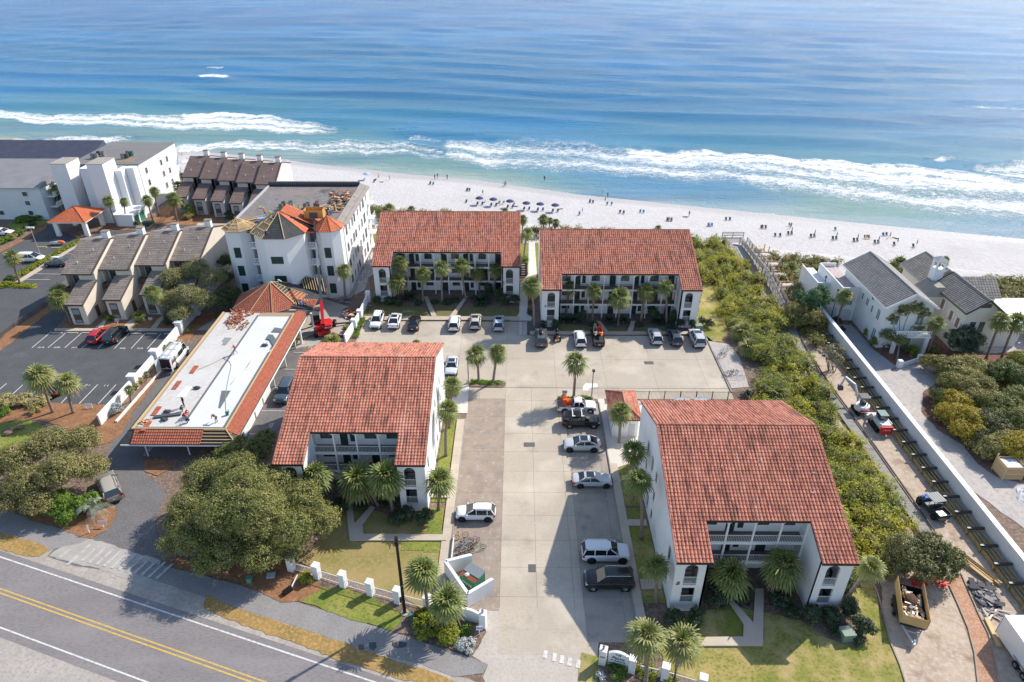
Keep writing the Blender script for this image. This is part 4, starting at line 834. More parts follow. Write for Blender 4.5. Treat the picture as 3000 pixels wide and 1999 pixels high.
mb=MB();tile_roof(mb,(-35.88,66.4,CZ+.05),(0,1,0),(.86,0,-.5),[(0,31.6,0,1.7)],.3,.36,.06)
tile_roof(mb,(-47.2,66.48,CZ+.05),(1,0,0),(0,-.86,-.5),[(0,8.6,0,1.9)],.3,.36,.06)
obj('tile_skirt',mb,tile_old,T)
mb=MB()
for i in range(5):mb.beam((-38.6,66.4-.36*i,CZ+.08-.21*i),(-35.3+.25*i,66.4-.36*i,CZ+.08-.21*i),.08,.09,0,rnd.random())
mb.beam((-35.9,66.5,CZ+.2),(-34.3,64.9,CZ-.8),.12,.14);obj('skirt_battens',mb,wood,T)
mb=MB();mb.hexa([(-48.0,66.4,CZ-.2),(-35.9,66.4,CZ-.2),(-34.4,64.8,CZ-1.1),(-48.4,64.8,CZ-1.1)],[(-48.0,66.4,CZ-.02),(-35.9,66.4,CZ-.02),(-34.4,64.85,CZ-.95),(-48.4,64.85,CZ-.95)])
mb.hexa([(-35.85,66.4,CZ-.2),(-34.35,64.9,CZ-1.05),(-34.35,98.0,CZ-1.05),(-35.85,98.0,CZ-.2)],[(-35.85,66.4,CZ-.02),(-34.35,64.9,CZ-.85),(-34.35,98.0,CZ-.85),(-35.85,98.0,CZ-.02)]);obj('skirt_backing',mb,felt,T)
mb=MB();mb.box(-48.4,-34.4,64.72,64.8,CZ-1.15,CZ-.98);mb.box(-34.36,-34.28,64.9,98,CZ-1.1,CZ-.93);obj('white_fascia',mb,white,T)
for p in((-46.0,65.6),(-40.9,65.9),(-35.2,65.6),(-35.2,70.2),(-34.9,81),(-34.8,86.2),(-34.8,91.5)):
 c=MB();c.box(p[0]-.07,p[0]+.07,p[1]-.07,p[1]+.07,0,CZ-.9);obj('post',c,white,T)
for ya,yb in((69.3,73.2),(73.6,76.4),(76.8,79.8)):
 c=MB();c.box(-35.3,-35.1,ya,yb,0,CZ-.6);obj('storage_door',c,white,T)
c=MB();c.box(-47.3,-47.1,79.9,96.9,0,CZ-.4);c.box(-41,-40.8,69,96,0,CZ-.4);c.box(-40.7,-35.4,79.9,80.05,0,CZ-.4);obj('inner_wall',c,M('carport_inner_wall',(.35,.34,.33),.9),T)
# hip roofed porch between carport and tower block
T=thing('porch_building','terracotta hip-roofed porch half stripped to battens beside the crane','porch',(-41,102,0))
c=MB();c.box(-46.2,-36.2,98.3,106.6,0,3.2);obj('wall',c,cream,T)
E8=[(-46.6,98.4),(-43.4,96.6),(-39.6,96.9),(-36.2,99.3),(-35.2,103.2),(-37.5,108),(-44.0,108),(-47.2,103.4)];ap=Vector((-40.9,101.9,6.5));mb=MB();bt=MB()
cls=[0,0,0,3,1,1,1,0]
for i in range(8):
 a,b=Vector((*E8[i],3.3)),Vector((*E8[(i+1)%8],3.3));n=int((a-ap).length/.4);m=cls[i];nrm=(b-a).cross(ap-a).normalized()
 for j in range(n):
  t0,t1=j/n,(j+1)/n;A0,B0,A1,B1=a.lerp(ap,t0),b.lerp(ap,t0),a.lerp(ap,t1),b.lerp(ap,t1);mc=max(1,int((B0-A0).length/.32))
  for c_ in range(mc):
   rr=rnd.random();mm=1 if m==1 else(1 if m==3 and j>n*.45 else 0)
   for h0,h1,e0,e1 in((0,.5,0,.05),(.5,1,.05,0)):
    if mm:e0=e1=0
    f0,f1=(c_+h0)/mc,(c_+h1)/mc;mb.face([A0.lerp(B0,f0)+nrm*(.05+e0),A0.lerp(B0,f1)+nrm*(.05+e1),A1.lerp(B1,f1)+nrm*(.01+e1),A1.lerp(B1,f0)+nrm*(.01+e0)],mm,rr)
 if m in(3,):
  for j in range(9):t=.12+.78*j/9;bt.beam(a.lerp(ap,t)+nrm*.1,b.lerp(ap,t)+nrm*.1,.09,.08,0,rnd.random())
 bt.beam(a+Vector((0,0,.12)),ap+Vector((0,0,.14)),.1,.1,0,rnd.random())
obj('roof',mb,[tile_old,felt],T)
# lower right wing of the porch roof: felt, tile strip and open rafters
mb=MB();mb.hexa([(-38.5,99.2,3.2),(-33.6,98.2,3.2),(-33.2,105.6,3.3),(-37.6,107,3.3)],[(-38.5,99.2,3.7),(-33.6,98.2,3.35),(-33.2,105.6,3.5),(-37.6,107,4.1)],1)
tile_roof(mb,(-36.4,101.5,3.72),(.98,-.05,-.03),(-.02,-.96,-.16),[(0,3.1,0,3.0)],.3,.36,.05)
for j in range(9):bt.beam((-37.7+.52*j,107.6-.2*j,5.2),(-36.5+.48*j,104.9-.16*j,3.9),.1,.14,0,rnd.random())
for j in range(7):bt.beam((-37.9+.5*j,101.5-.15*j,3.95),(-36.8+.5*j,99.4-.1*j,3.8),.1,.12,0,rnd.random())
mb.hexa([(-37.9,107.7,4.9),(-33.2,105.9,4.9),(-32.3,103.2,3.5),(-36.6,104.7,3.5)],[(-37.9,107.7,5.05),(-33.2,105.9,5.05),(-32.3,103.2,3.68),(-36.6,104.7,3.68)],1);obj('roof_wing',mb,[tile_old,felt],T);obj('rafters',bt,wood,T)
for p in((-33.9,98.6),(-34.3,93.0)):c=MB();c.tube([(p[0],p[1],0),(p[0],p[1],2.5)],.22,12);obj('round_column',c,white,T)
# things on the membrane roof
z_=CZ+.04
rubble('tile_debris','scattered heap of broken terracotta tiles at the far end of the membrane roof','debris',kz(7,[(990,340),(1040,210),(1160,200),(1270,240),(1160,410),(1000,390)],z_),z_,[tile_old,tile_old,tile_old,wood_dark,wood],230,.2,7,.18)
rubble('tile_debris','few broken tiles in the near left corner of the membrane roof','debris',kz(7,[(180,1250),(240,1215),(310,1215),(280,1245)],z_),z_,[tile_old,wood],22,.22,8,.1)
for i,(x,y,l_)in enumerate(((708,755,'tile stack left of the roofer with the hose'),(552,897,'tile stack beside the white board on the roof'),(367,1132,'tile stack nearest the front left corner of the roof'),(275,1270,'tile stack at the very front edge of the membrane roof'))):
 a=g(7,x,y,z_);mb=MB()
 for q in range(5):mb.obox((a.x-.02,a.y-.75+q*.38,z_),(.62,.34,.1+.01*q),0,0,rnd.random())
 single('tile_stack',mb,tile_old,l_,'tile stack','tile stacks on the membrane roof')
def slabthing(name,n,pts,z,mat,lab,cat,th=.03):
 mb=MB();mb.prism(kz(n,pts,z),z,z+th);return single(name,mb,mat,lab,cat)
slabthing('insulation_board',7,[(542,1005),(640,905),(690,905),(625,1000)],z_,white,'white board lying flat on the old membrane','board')
slabthing('membrane_scrap',7,[(985,462),(1052,466),(995,532),(960,530),(975,500),(958,497)],z_,M('scrap_grey',(.25,.27,.27),.7),'grey-green L-shaped offcut near the tile heap','membrane offcut')
slabthing('membrane_scrap',7,[(958,945),(1040,945),(945,1105),(928,1100)],z_,M('scrap_dark',(.13,.145,.155),.7),'dark wedge-shaped offcut on the white membrane','membrane offcut')
slabthing('membrane_scrap',7,[(1440,375),(1505,385),(1495,418),(1408,415)],z_,M('scrap_dark',(.1,.1,.1),.7),'dark folded offcut nearest the far skirt of the roof','membrane offcut',.1)
slabthing('membrane_scrap',7,[(1385,440),(1425,445),(1455,490),(1430,550),(1395,490),(1360,480)],z_,M('scrap_dark',(.1,.1,.1),.7),'crumpled dark sheet at the right edge of the white membrane','membrane offcut',.16)
mb=MB();pts=[(1040,885),(1100,820),(1170,755),(1200,740),(1235,680),(1290,640),(1420,570)]
P_=[g(7,*p,z_+.05)for p in pts];mb.tube(P_,[.05,.09,.12,.28,.25,.2,.06],8);single('membrane_fold',mb,membrane,'long raised fold of new white membrane','membrane roll',smooth=True)
mb=MB();a,b=g(7,345,1190,z_),g(7,590,1160,z_);mb.beam(a+Vector((0,0,.12)),b+Vector((0,0,.12)),.5,.2);single('membrane_roll',mb,M('dark_roll',(.08,.085,.095),.7),'long dark roll of felt in front of the crouching roofers','felt roll')
mb=MB();P_=[g(7,*p,z_+.03)for p in((740,755),(850,710),(970,650),(1030,680),(1045,720),(1010,880),(990,1000),(1000,1160))];mb.tube(P_,.035,5);single('air_hose',mb,M('hose_grey',(.25,.25,.24),.6),'thin grey hose snaking over the white membrane','hose')
for i,(x,y,l_)in enumerate(((735,925,'black tool bag right of the white board'),(465,1140,'black tool bag left of the group of roofers'),(440,1212,'black tool bag near the front edge of the roof'),(1350,538,'small dark toolbox near the crumpled sheet'))):
 a=g(7,x,y,z_);mb=MB();mb.ball((a.x,a.y,a.z+.16),(.55,.3,.2),8,5)
 for q in range(4):mb.beam((a.x+rnd.uniform(-.5,.5),a.y+rnd.uniform(-.3,.3),a.z+.1),(a.x+rnd.uniform(-.6,.6),a.y+rnd.uniform(-.4,.4),a.z+.4),.05,.05)
 single('tool_bag',mb,darksteel,l_,'tool bag','tool bags on the membrane roof')
a=g(7,1010,1165,z_);mb=MB();mb.tube([(a.x,a.y,a.z),(a.x,a.y,a.z+.5)],.2,10);mb.tube([(a.x-.2,a.y,a.z+.1),(a.x+.3,a.y,a.z+.4),(a.x+.2,a.y+.1,a.z+.8)],.05,6);single('compressor',mb,M('green_machine',(.03,.20,.13),.5),'small green machine at the end of the hose','compressor')
# ---- townhouse rows
def sloped(mb,x0,x1,ya,za,yb,zb,rows,m=0,th=.16,step=.03):
 """sloping roof made of overlapping courses from the low edge (ya, za) to the high edge (yb, zb)"""
 for i in range(rows):
  t0,t1=i/rows,(i+1)/rows;y0,y1=ya+(yb-ya)*t0,ya+(yb-ya)*t1;z0,z1=za+(zb-za)*t0,za+(zb-za)*t1
  nseg=max(1,int((x1-x0)/.9))
  for c in range(nseg):
   a,b=x0+(x1-x0)*c/nseg,x0+(x1-x0)*(c+1)/nseg;P_=[(a,y0),(b,y0),(b,y1),(a,y1)]
   if yb<ya:P_=P_[::-1];zz=(z1,z1,z0+step,z0+step);
   else:zz=(z0+step,z0+step,z1,z1)
   mb.hexa([(p[0],p[1],q-th)for p,q in zip(P_,zz)],[(p[0],p[1],q)for p,q in zip(P_,zz)],m,rnd.random())
def town_row(label,x0,w_,n,ye,dye,depth,roofm,wallm,towoff,tow,mirror=False,dyr=0.):
 T=thing('townhouse_row',label,'townhouses',(x0+w_*n/2,ye+dye*n/2,0),group='stepped rows of townhouses')
 ze,zr=7.1,10.2
 for i in range(n):
  X=x0+w_*i;Y=ye+dye*i;yr=Y+depth;yb=yr+6.2;s=(zr-ze)/depth
  wl=MB();a,b=X,X+w_
  for xx in(a+.02,b-.32):
   wl.hexa([(xx,Y+.5,0),(xx+.3,Y+.5,0),(xx+.3,yb,0),(xx,yb,0)],[(xx,Y+.5,ze),(xx+.3,Y+.5,ze),(xx+.3,yb,ze),(xx,yb,ze)])
   wl.hexa([(xx,Y+.5,ze),(xx+.3,Y+.5,ze),(xx+.3,yr,ze),(xx,yr,ze)],[(xx,Y+.5,ze+.1),(xx+.3,Y+.5,ze+.1),(xx+.3,yr,zr-.02),(xx,yr,zr-.02)])
   wl.hexa([(xx,yr+.001,ze),(xx+.3,yr+.001,ze),(xx+.3,yb,ze),(xx,yb,ze)],[(xx,yr+.001,zr-.02),(xx+.3,yr+.001,zr-.02),(xx+.3,yb,8.3),(xx,yb,8.3)])
  ta,tb_=(a+towoff,a+towoff+tow)
  wl.box(ta+.0 if not mirror else a+.32,b-.33 if not mirror else a+towoff+tow,Y+.45,Y+.7,0,ze+.1)
  ba,bb=(a+.32,ta-.01)if not mirror else(a+towoff+tow+.01,b-.33)
  wl.box(ba,bb,Y+1.9,Y+2.1,0,ze+.5)
  wl.box(a+.33,b-.33,yb-.2,yb,0,8.2)
  obj('unit_wall',wl,wallm,T)
  f=MB();sloped(f,a-.05,b-.12,Y,ze,yr,zr,19);sloped(f,a-.05,b-.12,yb+.2,8.2,yr,zr,10);ro=obj('unit_roof',f,roofm,T)
  q=MB();q.beam((b-.06,Y,ze+.06),(b-.06,yr,zr+.06),.12,.24);q.beam((b-.06,yr,zr+.06),(b-.06,yb+.2,8.26),.12,.24);q.box(a,b-.13,Y-.05,Y-.005,ze-.22,ze+.0);obj('roof_edge_trim',q,wood_dark,ro)
  c=MB();cx=X+w_*.78;c.box(cx-.55,cx+.55,yr+.4,yr+1.3,zr-1,zr+1.05);c.box(cx-.62,cx+.62,yr+.33,yr+1.37,zr+1.06,zr+1.2,1);obj('chimney',c,[stucco if not mirror else white,roofm],ro)
  for q_ in range(2):v_=MB();vx=X+w_*(.35+.3*q_);vy=Y+depth*(.3+.35*q_);v_.tube([(vx,vy,ze+s*(vy-Y)),(vx,vy,ze+s*(vy-Y)+.4)],.06,6);obj('vent_pipe',v_,stucco,ro)
  q=MB();q.box(ba,bb+.0,Y-.55,Y+1.88,3.7,3.9);q.box(ba,bb,Y-.6,Y-.5,3.9,4.75);q.box(ba,ba+.08,Y-.5,Y+.5,3.9,4.75);q.box(bb-.08,bb,Y-.5,Y+.5,3.9,4.75);obj('balcony',q,wood_dark,T)
  q=MB();q.box(ba+.3,bb-.3,Y+1.82,Y+1.89,4.0,6.1);q.box(ba+.5,bb-.6,Y+1.82,Y+1.89,.9,2.9);obj('patio_window',q,glass,T)
  yf_=Y-4.7;wl=MB()
  wl.hexa([(ta,yf_,0),(tb_,yf_,0),(tb_,Y+.44,0),(ta,Y+.44,0)],[(ta,yf_,4.0),(tb_,yf_,4.0),(tb_,Y+.44,5.75),(ta,Y+.44,5.75)]);obj('entrance_wing',wl,wallm,T)
  f=MB();sloped(f,ta-.2,tb_+.15,yf_-.35,3.95,Y+.4,5.85,11,th=.14);w2=obj('wing_roof',f,roofm,T)
  q=MB();q.box(ta-.2,tb_+.15,yf_-.42,yf_-.36,3.7,3.97);q.beam((tb_+.18,yf_-.35,3.93),(tb_+.18,Y+.4,5.83),.07,.26);obj('wing_roof_trim',q,wood_dark,w2)
  q=MB();q.box(ta+.5,tb_-.95,yf_-.05,yf_-.01,.3,3.1);obj('tall_window_frame',q,wood_dark,T)
  q2=MB();q2.box(ta+.62,tb_-1.05,yf_-.08,yf_-.055,2.0,2.9);q2.box(ta+.62,tb_-1.05,yf_-.08,yf_-.055,.4,.95);obj('tall_window_pane',q2,M('pale_glass',(.25,.3,.32),.15),T)
  q=MB();q.box(tb_+.005,tb_+.05,Y-2.2,Y-1.2,.1,2.1)if not mirror else q.box(tb_+.005,tb_+.05,Y-2.2,Y-1.2,.1,2.1);obj('side_door',q,wood_dark,T)
  q=MB();q.tube([(ta-.06,yf_-.06,0),(ta-.06,yf_-.06,3.8)],.05,6);obj('downpipe',q,wood_dark,T)
 return T
town_row('nearer row of four brown roofed townhouses, beside the pale olive tree',-76.6,5.3,4,103.5,1.85,7.9,brown_roof,cream,2.55,2.75)
town_row('farther row of five plum-brown roofed townhouses at the edge of the beach',-79.0,4.75,5,157.0,-1.35,6.6,maroon_roof,M('grey_stucco',(.56,.54,.53),.9,var=(.50,.48,.47),scale=.6),-.35,2.7,True)
# ---- white block with three blank shafts
T=thing('condominium_block','tall white block with blank shaft towers and green doors at its foot','apartment block',(-94,158,0))
wc=M('condo_white',(.80,.80,.81),.8,var=(.76,.765,.78),scale=.3)
b=MB();b.box(-101.8,-86.3,153,172,0,11.1);obj('wall',b,wc,T)
b=MB();b.box(-102.0,-86.1,152.8,172.2,11.1,11.3);ro=obj('roof',b,M('condo_roof',(.20,.195,.19),.9,var=(.17,.165,.165),scale=.4,stretch=(.3,2,1)),T)
b=MB();b.box(-98.5,-94.8,155,158,11.3,11.33);b.box(-92.5,-88.5,154.5,158.5,11.3,11.33);obj('roof_patch',b,M('rust_patch',(.30,.19,.10),.9,var=(.22,.18,.15),scale=.8),ro)
for p in(((-102.9,147.9,-99.4,151.7),12.7,(-103.6,147.0,-98.6,153)),((-93.3,145.4,-89.8,149.2),13.4,None)):
 x0_,y0_,x1_,y1_=p[0]
 b=MB();b.box(x0_,x1_,y0_,y1_+1.3,0,p[1]);o=obj('shaft_tower',b,wc,T);b=MB();b.box(x0_-.08,x1_+.08,y0_-.08,y1_+1.38,p[1],p[1]+.1);obj('shaft_cap',b,grey_roof,o)
b=MB();b.box(-97.2,-93.4,148.6,152.9,0,11.5);b.box(-89.7,-88.2,149.0,152.9,0,10.9);b.box(-88.1,-86.4,150.8,152.9,0,11.0);obj('stepped_wall',b,wc,T)
for z_ in(2.9,5.6,8.3):b=MB();b.box(-99.3,-97.3,151.8,152.9,z_,z_+.2);b.box(-99.3,-97.3,151.7,151.85,z_+.2,z_+1.1);obj('landing',b,wc,T)
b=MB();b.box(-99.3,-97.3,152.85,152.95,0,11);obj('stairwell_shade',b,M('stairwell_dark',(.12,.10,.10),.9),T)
b=MB();b.box(-89.7,-85.4,143.3,149.3,0,2.6);b.box(-89.9,-85.2,143.1,149.5,2.6,2.8);obj('bin_store',b,wc,T)
gdoor=M('green_door',(.03,.22,.13),.5)
for y_ in(144.9,147.4):b=MB();b.box(-85.38,-85.32,y_-.9,y_+.9,.1,2.1);obj('green_door',b,gdoor,T)
for i,(px_,py_)in enumerate(((1258,405),(1328,370),(1460,298),(1513,266),(1290,515),(1357,478),(1487,400),(1541,368),(1515,503),(1566,468),(1415,690),(1353,735),(1383,580))):
# project onto the right-hand wall plane x = -86.3
 lo,hi=0.,12.
 for _ in range(40):
  m_=(lo+hi)/2
  if g(1,px_,py_,m_).x>-86.28:hi=m_
  else:lo=m_
 p=g(1,px_,py_,(lo+hi)/2)
 if 152.5<p.y<172:window(T,(-86.27,p.y,p.z),(0,1,0),.95,1.35,mull=0,frame=white)
for z_ in(3.2,6.0,8.8):b=MB();b.box(-86.2,-83.6,172.3,175.2,z_-.2,z_);railing(b,(-83.65,172.3),(-83.65,175.2),z_,1,.3);railing(b,(-86.2,172.3),(-83.65,172.3),z_,1,.3);obj('balcony',b,white,T)
for i,(px_,py_,c_,l_)in enumerate(((845,262,acg,'front left condenser on the white block with shafts'),(880,262,acg,'second condenser from the left on the shaft block roof'),(900,238,darksteel,'dark condenser at the back of the left pair'),(940,242,acg,'rightmost condenser of the left group on the shaft block'),(1120,265,acg,'front condenser of the right group on the shaft block'),(1155,262,darksteel,'dark condenser in the middle of the right group'),(1200,240,act,'green condenser on the shaft block roof'),(1165,238,acg,'condenser behind the dark one on the shaft block'))):
 p=g(1,px_,py_,11.3);aircon(p.x,p.y,11.33,c_,1.1,'condensers on the shaft block roof',l_)
T=thing('side_block','pale three-storey block with stepped grey roofs at the left edge','apartment block',(-117,155,0))
for i in range(4):
 y0_=147.6+4.6*i;xr=-107.0+(.6*i if i<2 else .2*i);zt=7.3+.0*i
 b=MB();b.box(-150,xr,y0_,y0_+4.55,0,zt);obj('wall',b,M('pale_blue_stucco',(.66,.70,.71),.9,var=(.60,.64,.66),scale=.4),T)
 f=MB();f.hexa([(-150,y0_-.3,zt+.005),(xr+.35,y0_-.3,zt+.005),(xr+.35,y0_+4.5,zt+.005),(-150,y0_+4.5,zt+.005)],[(-150,y0_-.3,zt+.25),(xr+.35,y0_-.3,zt+.25),(xr+.35,y0_+4.5,zt+1.5),(-150,y0_+4.5,zt+1.5)],0,rnd.random());ro=obj('roof',f,M('side_block_roof',(.27,.265,.275),.9,var=(.23,.225,.235),scale=.3),T)
 q=MB();q.box(-150,xr+.38,y0_-.38,y0_-.31,zt-.1,zt+.3);obj('roof_trim',q,M('trim_grey',(.45,.47,.48),.7),ro)
for px_,py_ in((243,572),(283,675),(323,775)):
 p=g(1,px_,py_,6-2.4*((py_-572)/103));
for x_,z_ in((-110.6,6.0),(-110.7,3.9),(-110.8,1.6),(-117.5,1.6)):window(T,(x_,147.57,z_),(1,0,0),1.1,1.0,mull=0,frame=white)
for z_ in(2.6,5.0):b=MB();b.box(-106.9,-105.2,149,155,z_-.2,z_);b.box(-105.3,-105.2,149,155,z_,z_+1);obj('side_balcony',b,white,T)
T=thing('dark_roof_block','block with a long dark slate-blue roof at the far left by the beach','apartment block',(-122,174,0))
b=MB();b.box(-170,-107.2,167.5,178,0,7.8);obj('wall',b,wc,T)
b=MB();b.hexa([(-171,166.8,7.8),(-106.6,166.8,7.8),(-106.6,178,7.8),(-171,178,7.8)],[(-171,166.8,8.0),(-106.6,166.8,8.0),(-106.6,176.5,10.6),(-171,176.5,10.6)]);obj('roof',b,M('navy_roof',(.045,.052,.085),.8,var=(.06,.066,.10),scale=.6),T)
T=thing('grey_roof_house','grey hipped roof just showing at the upper left corner beside the sand','house',(-150,186,0))
b=MB();b.box(-156,-134,184,192,-2,5);obj('wall',b,wc,T);b=MB();b.hexa([(-157,183,5),(-132,183,5),(-132,193,5),(-157,193,5)],[(-153,187,8),(-138,187,8),(-138,189,8),(-153,189,8)]);obj('roof',b,grey_roof,T)
# ---- orange porte cochere
T=thing('entrance_canopy','bright orange tiled hip roof on white pillars over the drive','canopy',(-96,140.9,0))
small_hip(T,-99.6,-92.4,137.3,144.6,3.4,5.6,tile_new,.45,.35)
b=MB();b.box(-99.6,-92.4,137.3,137.5,3.0,3.38);b.box(-99.6,-92.4,144.4,144.6,3.0,3.38);b.box(-99.6,-99.4,137.52,144.38,3.0,3.38);b.box(-92.6,-92.4,137.52,144.38,3.0,3.38);obj('white_beam',b,white,T)
for p in((-99.1,137.8),(-92.9,137.8),(-92.9,144.1),(-99.1,144.1)):b=MB();b.box(p[0]-.45,p[0]+.45,p[1]-.3,p[1]+.3,0,2.98);obj('pillar',b,white,T)
# ---- houses on the right
hw=M('house_white',(.76,.76,.75),.85,var=(.71,.715,.71),scale=.6,bump=.006,bscale=7)
hc=M('house_cream',(.76,.715,.62),.85,var=(.71,.665,.58),scale=.6)
def gable_y(T,x0,x1,y0,y1,z0,ze,zr,wallm,roofm,ov=.5,trim=white,wide=.35,rowm=.45):
 cx=(x0+x1)/2
 w_=MB();w_.box(x0,x1,y0,y1,z0,ze)
 for ya,yb in((y0,y0+.2),(y1-.2,y1)):
  w_.hexa([(x0,ya,ze),(x1,ya,ze),(x1,yb,ze),(x0,yb,ze)],[(cx-.01,ya,zr-.1),(cx+.01,ya,zr-.1),(cx+.01,yb,zr-.1),(cx-.01,yb,zr-.1)])
 obj('wall',w_,wallm,T);f=MB();W2=(x1-x0)/2+ov;dz=(zr-ze)*ov/((x1-x0)/2);L_=y1-y0+2*ov;n=int(L_/rowm);ln_=math.hypot(W2,zr-ze+dz)
 for s_ in(-1,1):
  nr_=int(ln_/.38)
  for i in range(nr_):
   t0,t1=i/nr_,(i+1)/nr_;xa,xb=cx+s_*W2*(1-t0),cx+s_*W2*(1-t1);za,zb=ze-dz+(zr-ze+dz)*t0,ze-dz+(zr-ze+dz)*t1;nc=max(2,int(L_/.42))
   for c in range(nc):
    ya,yb=y0-ov+L_*c/nc,y0-ov+L_*(c+1)/nc;ym_=(ya+yb)/2;q=[(xa,ya,za+.03),(xa,yb-.13,za+.03),(xb,yb-.13,zb),(xb,ya,zb)];r_=rnd.random()
    q=[(a_,b_,c_+.1)for a_,b_,c_ in q];f.face(q if s_<0 else q[::-1],0,r_)
    q=[(xa,yb-.13,za-.02),(xa,yb,za-.02),(xb,yb,zb-.04),(xb,yb-.13,zb-.04)];q=[(a_,b_,c_+.1)for a_,b_,c_ in q];f.face(q if s_<0 else q[::-1],1,.5)
  xa=cx+s_*W2;P_=[(xa,y0-ov),(cx,y0-ov),(cx,y1+ov),(xa,y1+ov)];zz=[ze-dz,zr,zr,ze-dz]
  if s_>0:P_=P_[::-1]
  f.hexa([(p[0],p[1],z_-.12)for p,z_ in zip(P_,zz)],[(p[0],p[1],z_+.03)for p,z_ in zip(P_,zz)],1)
 f.tube([(cx,y0-ov,zr+.1),(cx,y1+ov,zr+.1)],.1,6,0,.5)
 r_=obj('roof',f,[roofm,M('roof_groove',(.05,.048,.05),.9)],T);t_=MB()
 for yy in(y0-ov-.04,y1+ov+.04):
  t_.beam((x0-ov,yy,ze-dz),(cx,yy,zr+.02),.08,.32);t_.beam((x1+ov,yy,ze-dz),(cx,yy,zr+.02),.08,.32)
 t_.box(x0-ov-.06,x0-ov,y0-ov,y1+ov,ze-dz-.14,ze-dz+.08);t_.box(x1+ov,x1+ov+.06,y0-ov,y1+ov,ze-dz-.14,ze-dz+.08);obj('roof_trim',t_,trim,r_);return r_
T=thing('beach_house','white house with long dark gable roof beside the white boundary wall','house',(60,99,0))
gable_y(T,56.5,63.6,92.6,107.6,0,7.5,9.6,hw,slate_roof)
b=MB();b.box(53.6,56.48,101.4,111.5,0,5.4);obj('side_wing',b,hw,T);b=MB();b.box(53.8,56.47,101.6,111.3,5.4,5.46);obj('terrace',b,M('terrace_tiles',(.55,.45,.42),.8,var=(.36,.30,.30),scale=2),T)
b=MB();b.box(53.6,53.8,101.4,111.5,5.4,6.1);b.box(53.81,56.47,101.4,101.6,5.4,6.1);b.box(53.81,56.47,111.3,111.5,5.4,6.1);obj('parapet',b,hw,T)
b=MB();b.box(51.5,53.58,106,113.5,0,4.2);b.box(51.5,51.7,106,113.5,4.2,4.8);b.box(51.71,53.58,106,106.2,4.2,4.8);obj('lower_wing',b,hw,T)
b=MB();b.panel((53.7,101.36,0),(1,0,0),(0,0,1),[(0,0),(.35,0),(.35,0),(2.6,0),(2.6,0)],0,[],.1)if 0 else None
gd=MB();gd.box(54.0,56.0,101.32,101.38,.05,1.9)
for i in range(5):gd.box(54.3+.28*i*0,55.7-.0*i,101.30,101.36,1.9+.1*i,2.0+.1*i)if i<3 else None
obj('garage_door',gd,M('garage_grey',(.52,.56,.58),.6),T)
for(x_,y_,z_,u_,w2,h2,m_)in((55.1,101.37,3.7,(1,0,0),1.2,1.5,2),(56.47,94.3,5.0,(0,-1,0),.9,1.7,1),(56.47,96.4,4.9,(0,-1,0),.55,1.2,0),(56.47,98.2,5.2,(0,-1,0),.8,1.2,1),(56.47,100,5.3,(0,-1,0),.5,1.1,0),(56.47,97,6.4,(0,-1,0),.6,.5,0),(56.47,94,1.7,(0,-1,0),1.0,1.9,1),(58.2,92.56,5,(1,0,0),1.1,1.6,1),(62,92.56,5,(1,0,0),1.1,1.6,1)):
 window(T,(x_,y_,z_),u_,w2,h2,mull=m_,frame=white,gl=M('pale_window',(.22,.25,.27),.15),sill=True)
b=MB();b.box(58.0,63.4,90.6,92.55,2.9,3.15);b.box(58.0,58.5,90.7,91.1,0,2.88);b.box(62.7,63.3,90.7,91.2,0,2.88);obj('porch',b,hw,T)
b=MB();b.beam((58.0,90.7,4.0),(63.4,90.7,4.0),.2,.14)
for i in range(20):x=58.1+.27*i;b.tube([(x,90.7,3.16),(x,90.7,3.5),(x,90.7,3.95)],[.04,.085,.04],5)
obj('balustrade',b,white,T)
b=MB();b.box(59.6,61.6,92.52,92.58,.05,2.5);obj('entrance_shade',b,M('warm_shadow',(.20,.17,.15),.7),T)  # dark sheet under the porch, its shade put into the colour
for y_ in(102.6,107.8):b=MB();b.tube([(53.53,y_,0),(53.53,y_,4.9)],.05,6);b.box(53.38,53.58,y_-.12,y_+.12,4.9,5.2);obj('downpipe',b,black,T)
T=thing('beach_house','cream house with several ridged grey roofs and a little bell tower','house',(71,98,0))
gable_y(T,68.2,73.0,91.6,100.6,0,7.3,9.1,hc,grey_roof,.55,darksteel)
gable_y(T,67.0,73.5,102.5,108.8,0,7.1,9.1,hc,grey_roof,.5,M('trim_grey',(.4,.4,.4),.7))
b=MB();b.box(70.5,76.0,97.4,102.2,0,6.6);obj('cross_wing',b,hc,T)
f=MB()
for s_ in(-1,1):
 for i in range(8):
  for c in range(14):
   t0,t1=i/8,(i+1)/8;ya,yb=99.8+s_*3.0*(1-t0),99.8+s_*3.0*(1-t1);za,zb=6.7+2.3*t0,6.7+2.3*t1;xa,xb=70.4+6.2*c/14,70.4+6.2*(c+1)/14
   q=[(xa,ya,za+.04),(xb-.06,ya,za+.04),(xb-.06,yb,zb),(xa,yb,zb)];f.face(q if s_<0 else q[::-1],0,rnd.random())
f.hexa([(70.4,96.8,6.6),(76.6,96.8,6.6),(76.6,99.8,8.9),(70.4,99.8,8.9)],[(70.4,96.8,6.68),(76.6,96.8,6.68),(76.6,99.8,8.97),(70.4,99.8,8.97)],1);f.hexa([(70.4,99.8,8.9),(76.6,99.8,8.9),(76.6,102.8,6.6),(70.4,102.8,6.6)],[(70.4,99.8,8.97),(76.6,99.8,8.97),(76.6,102.8,6.68),(70.4,102.8,6.68)],1)
obj('cross_roof',f,[grey_roof,MATS['roof_groove']],T)
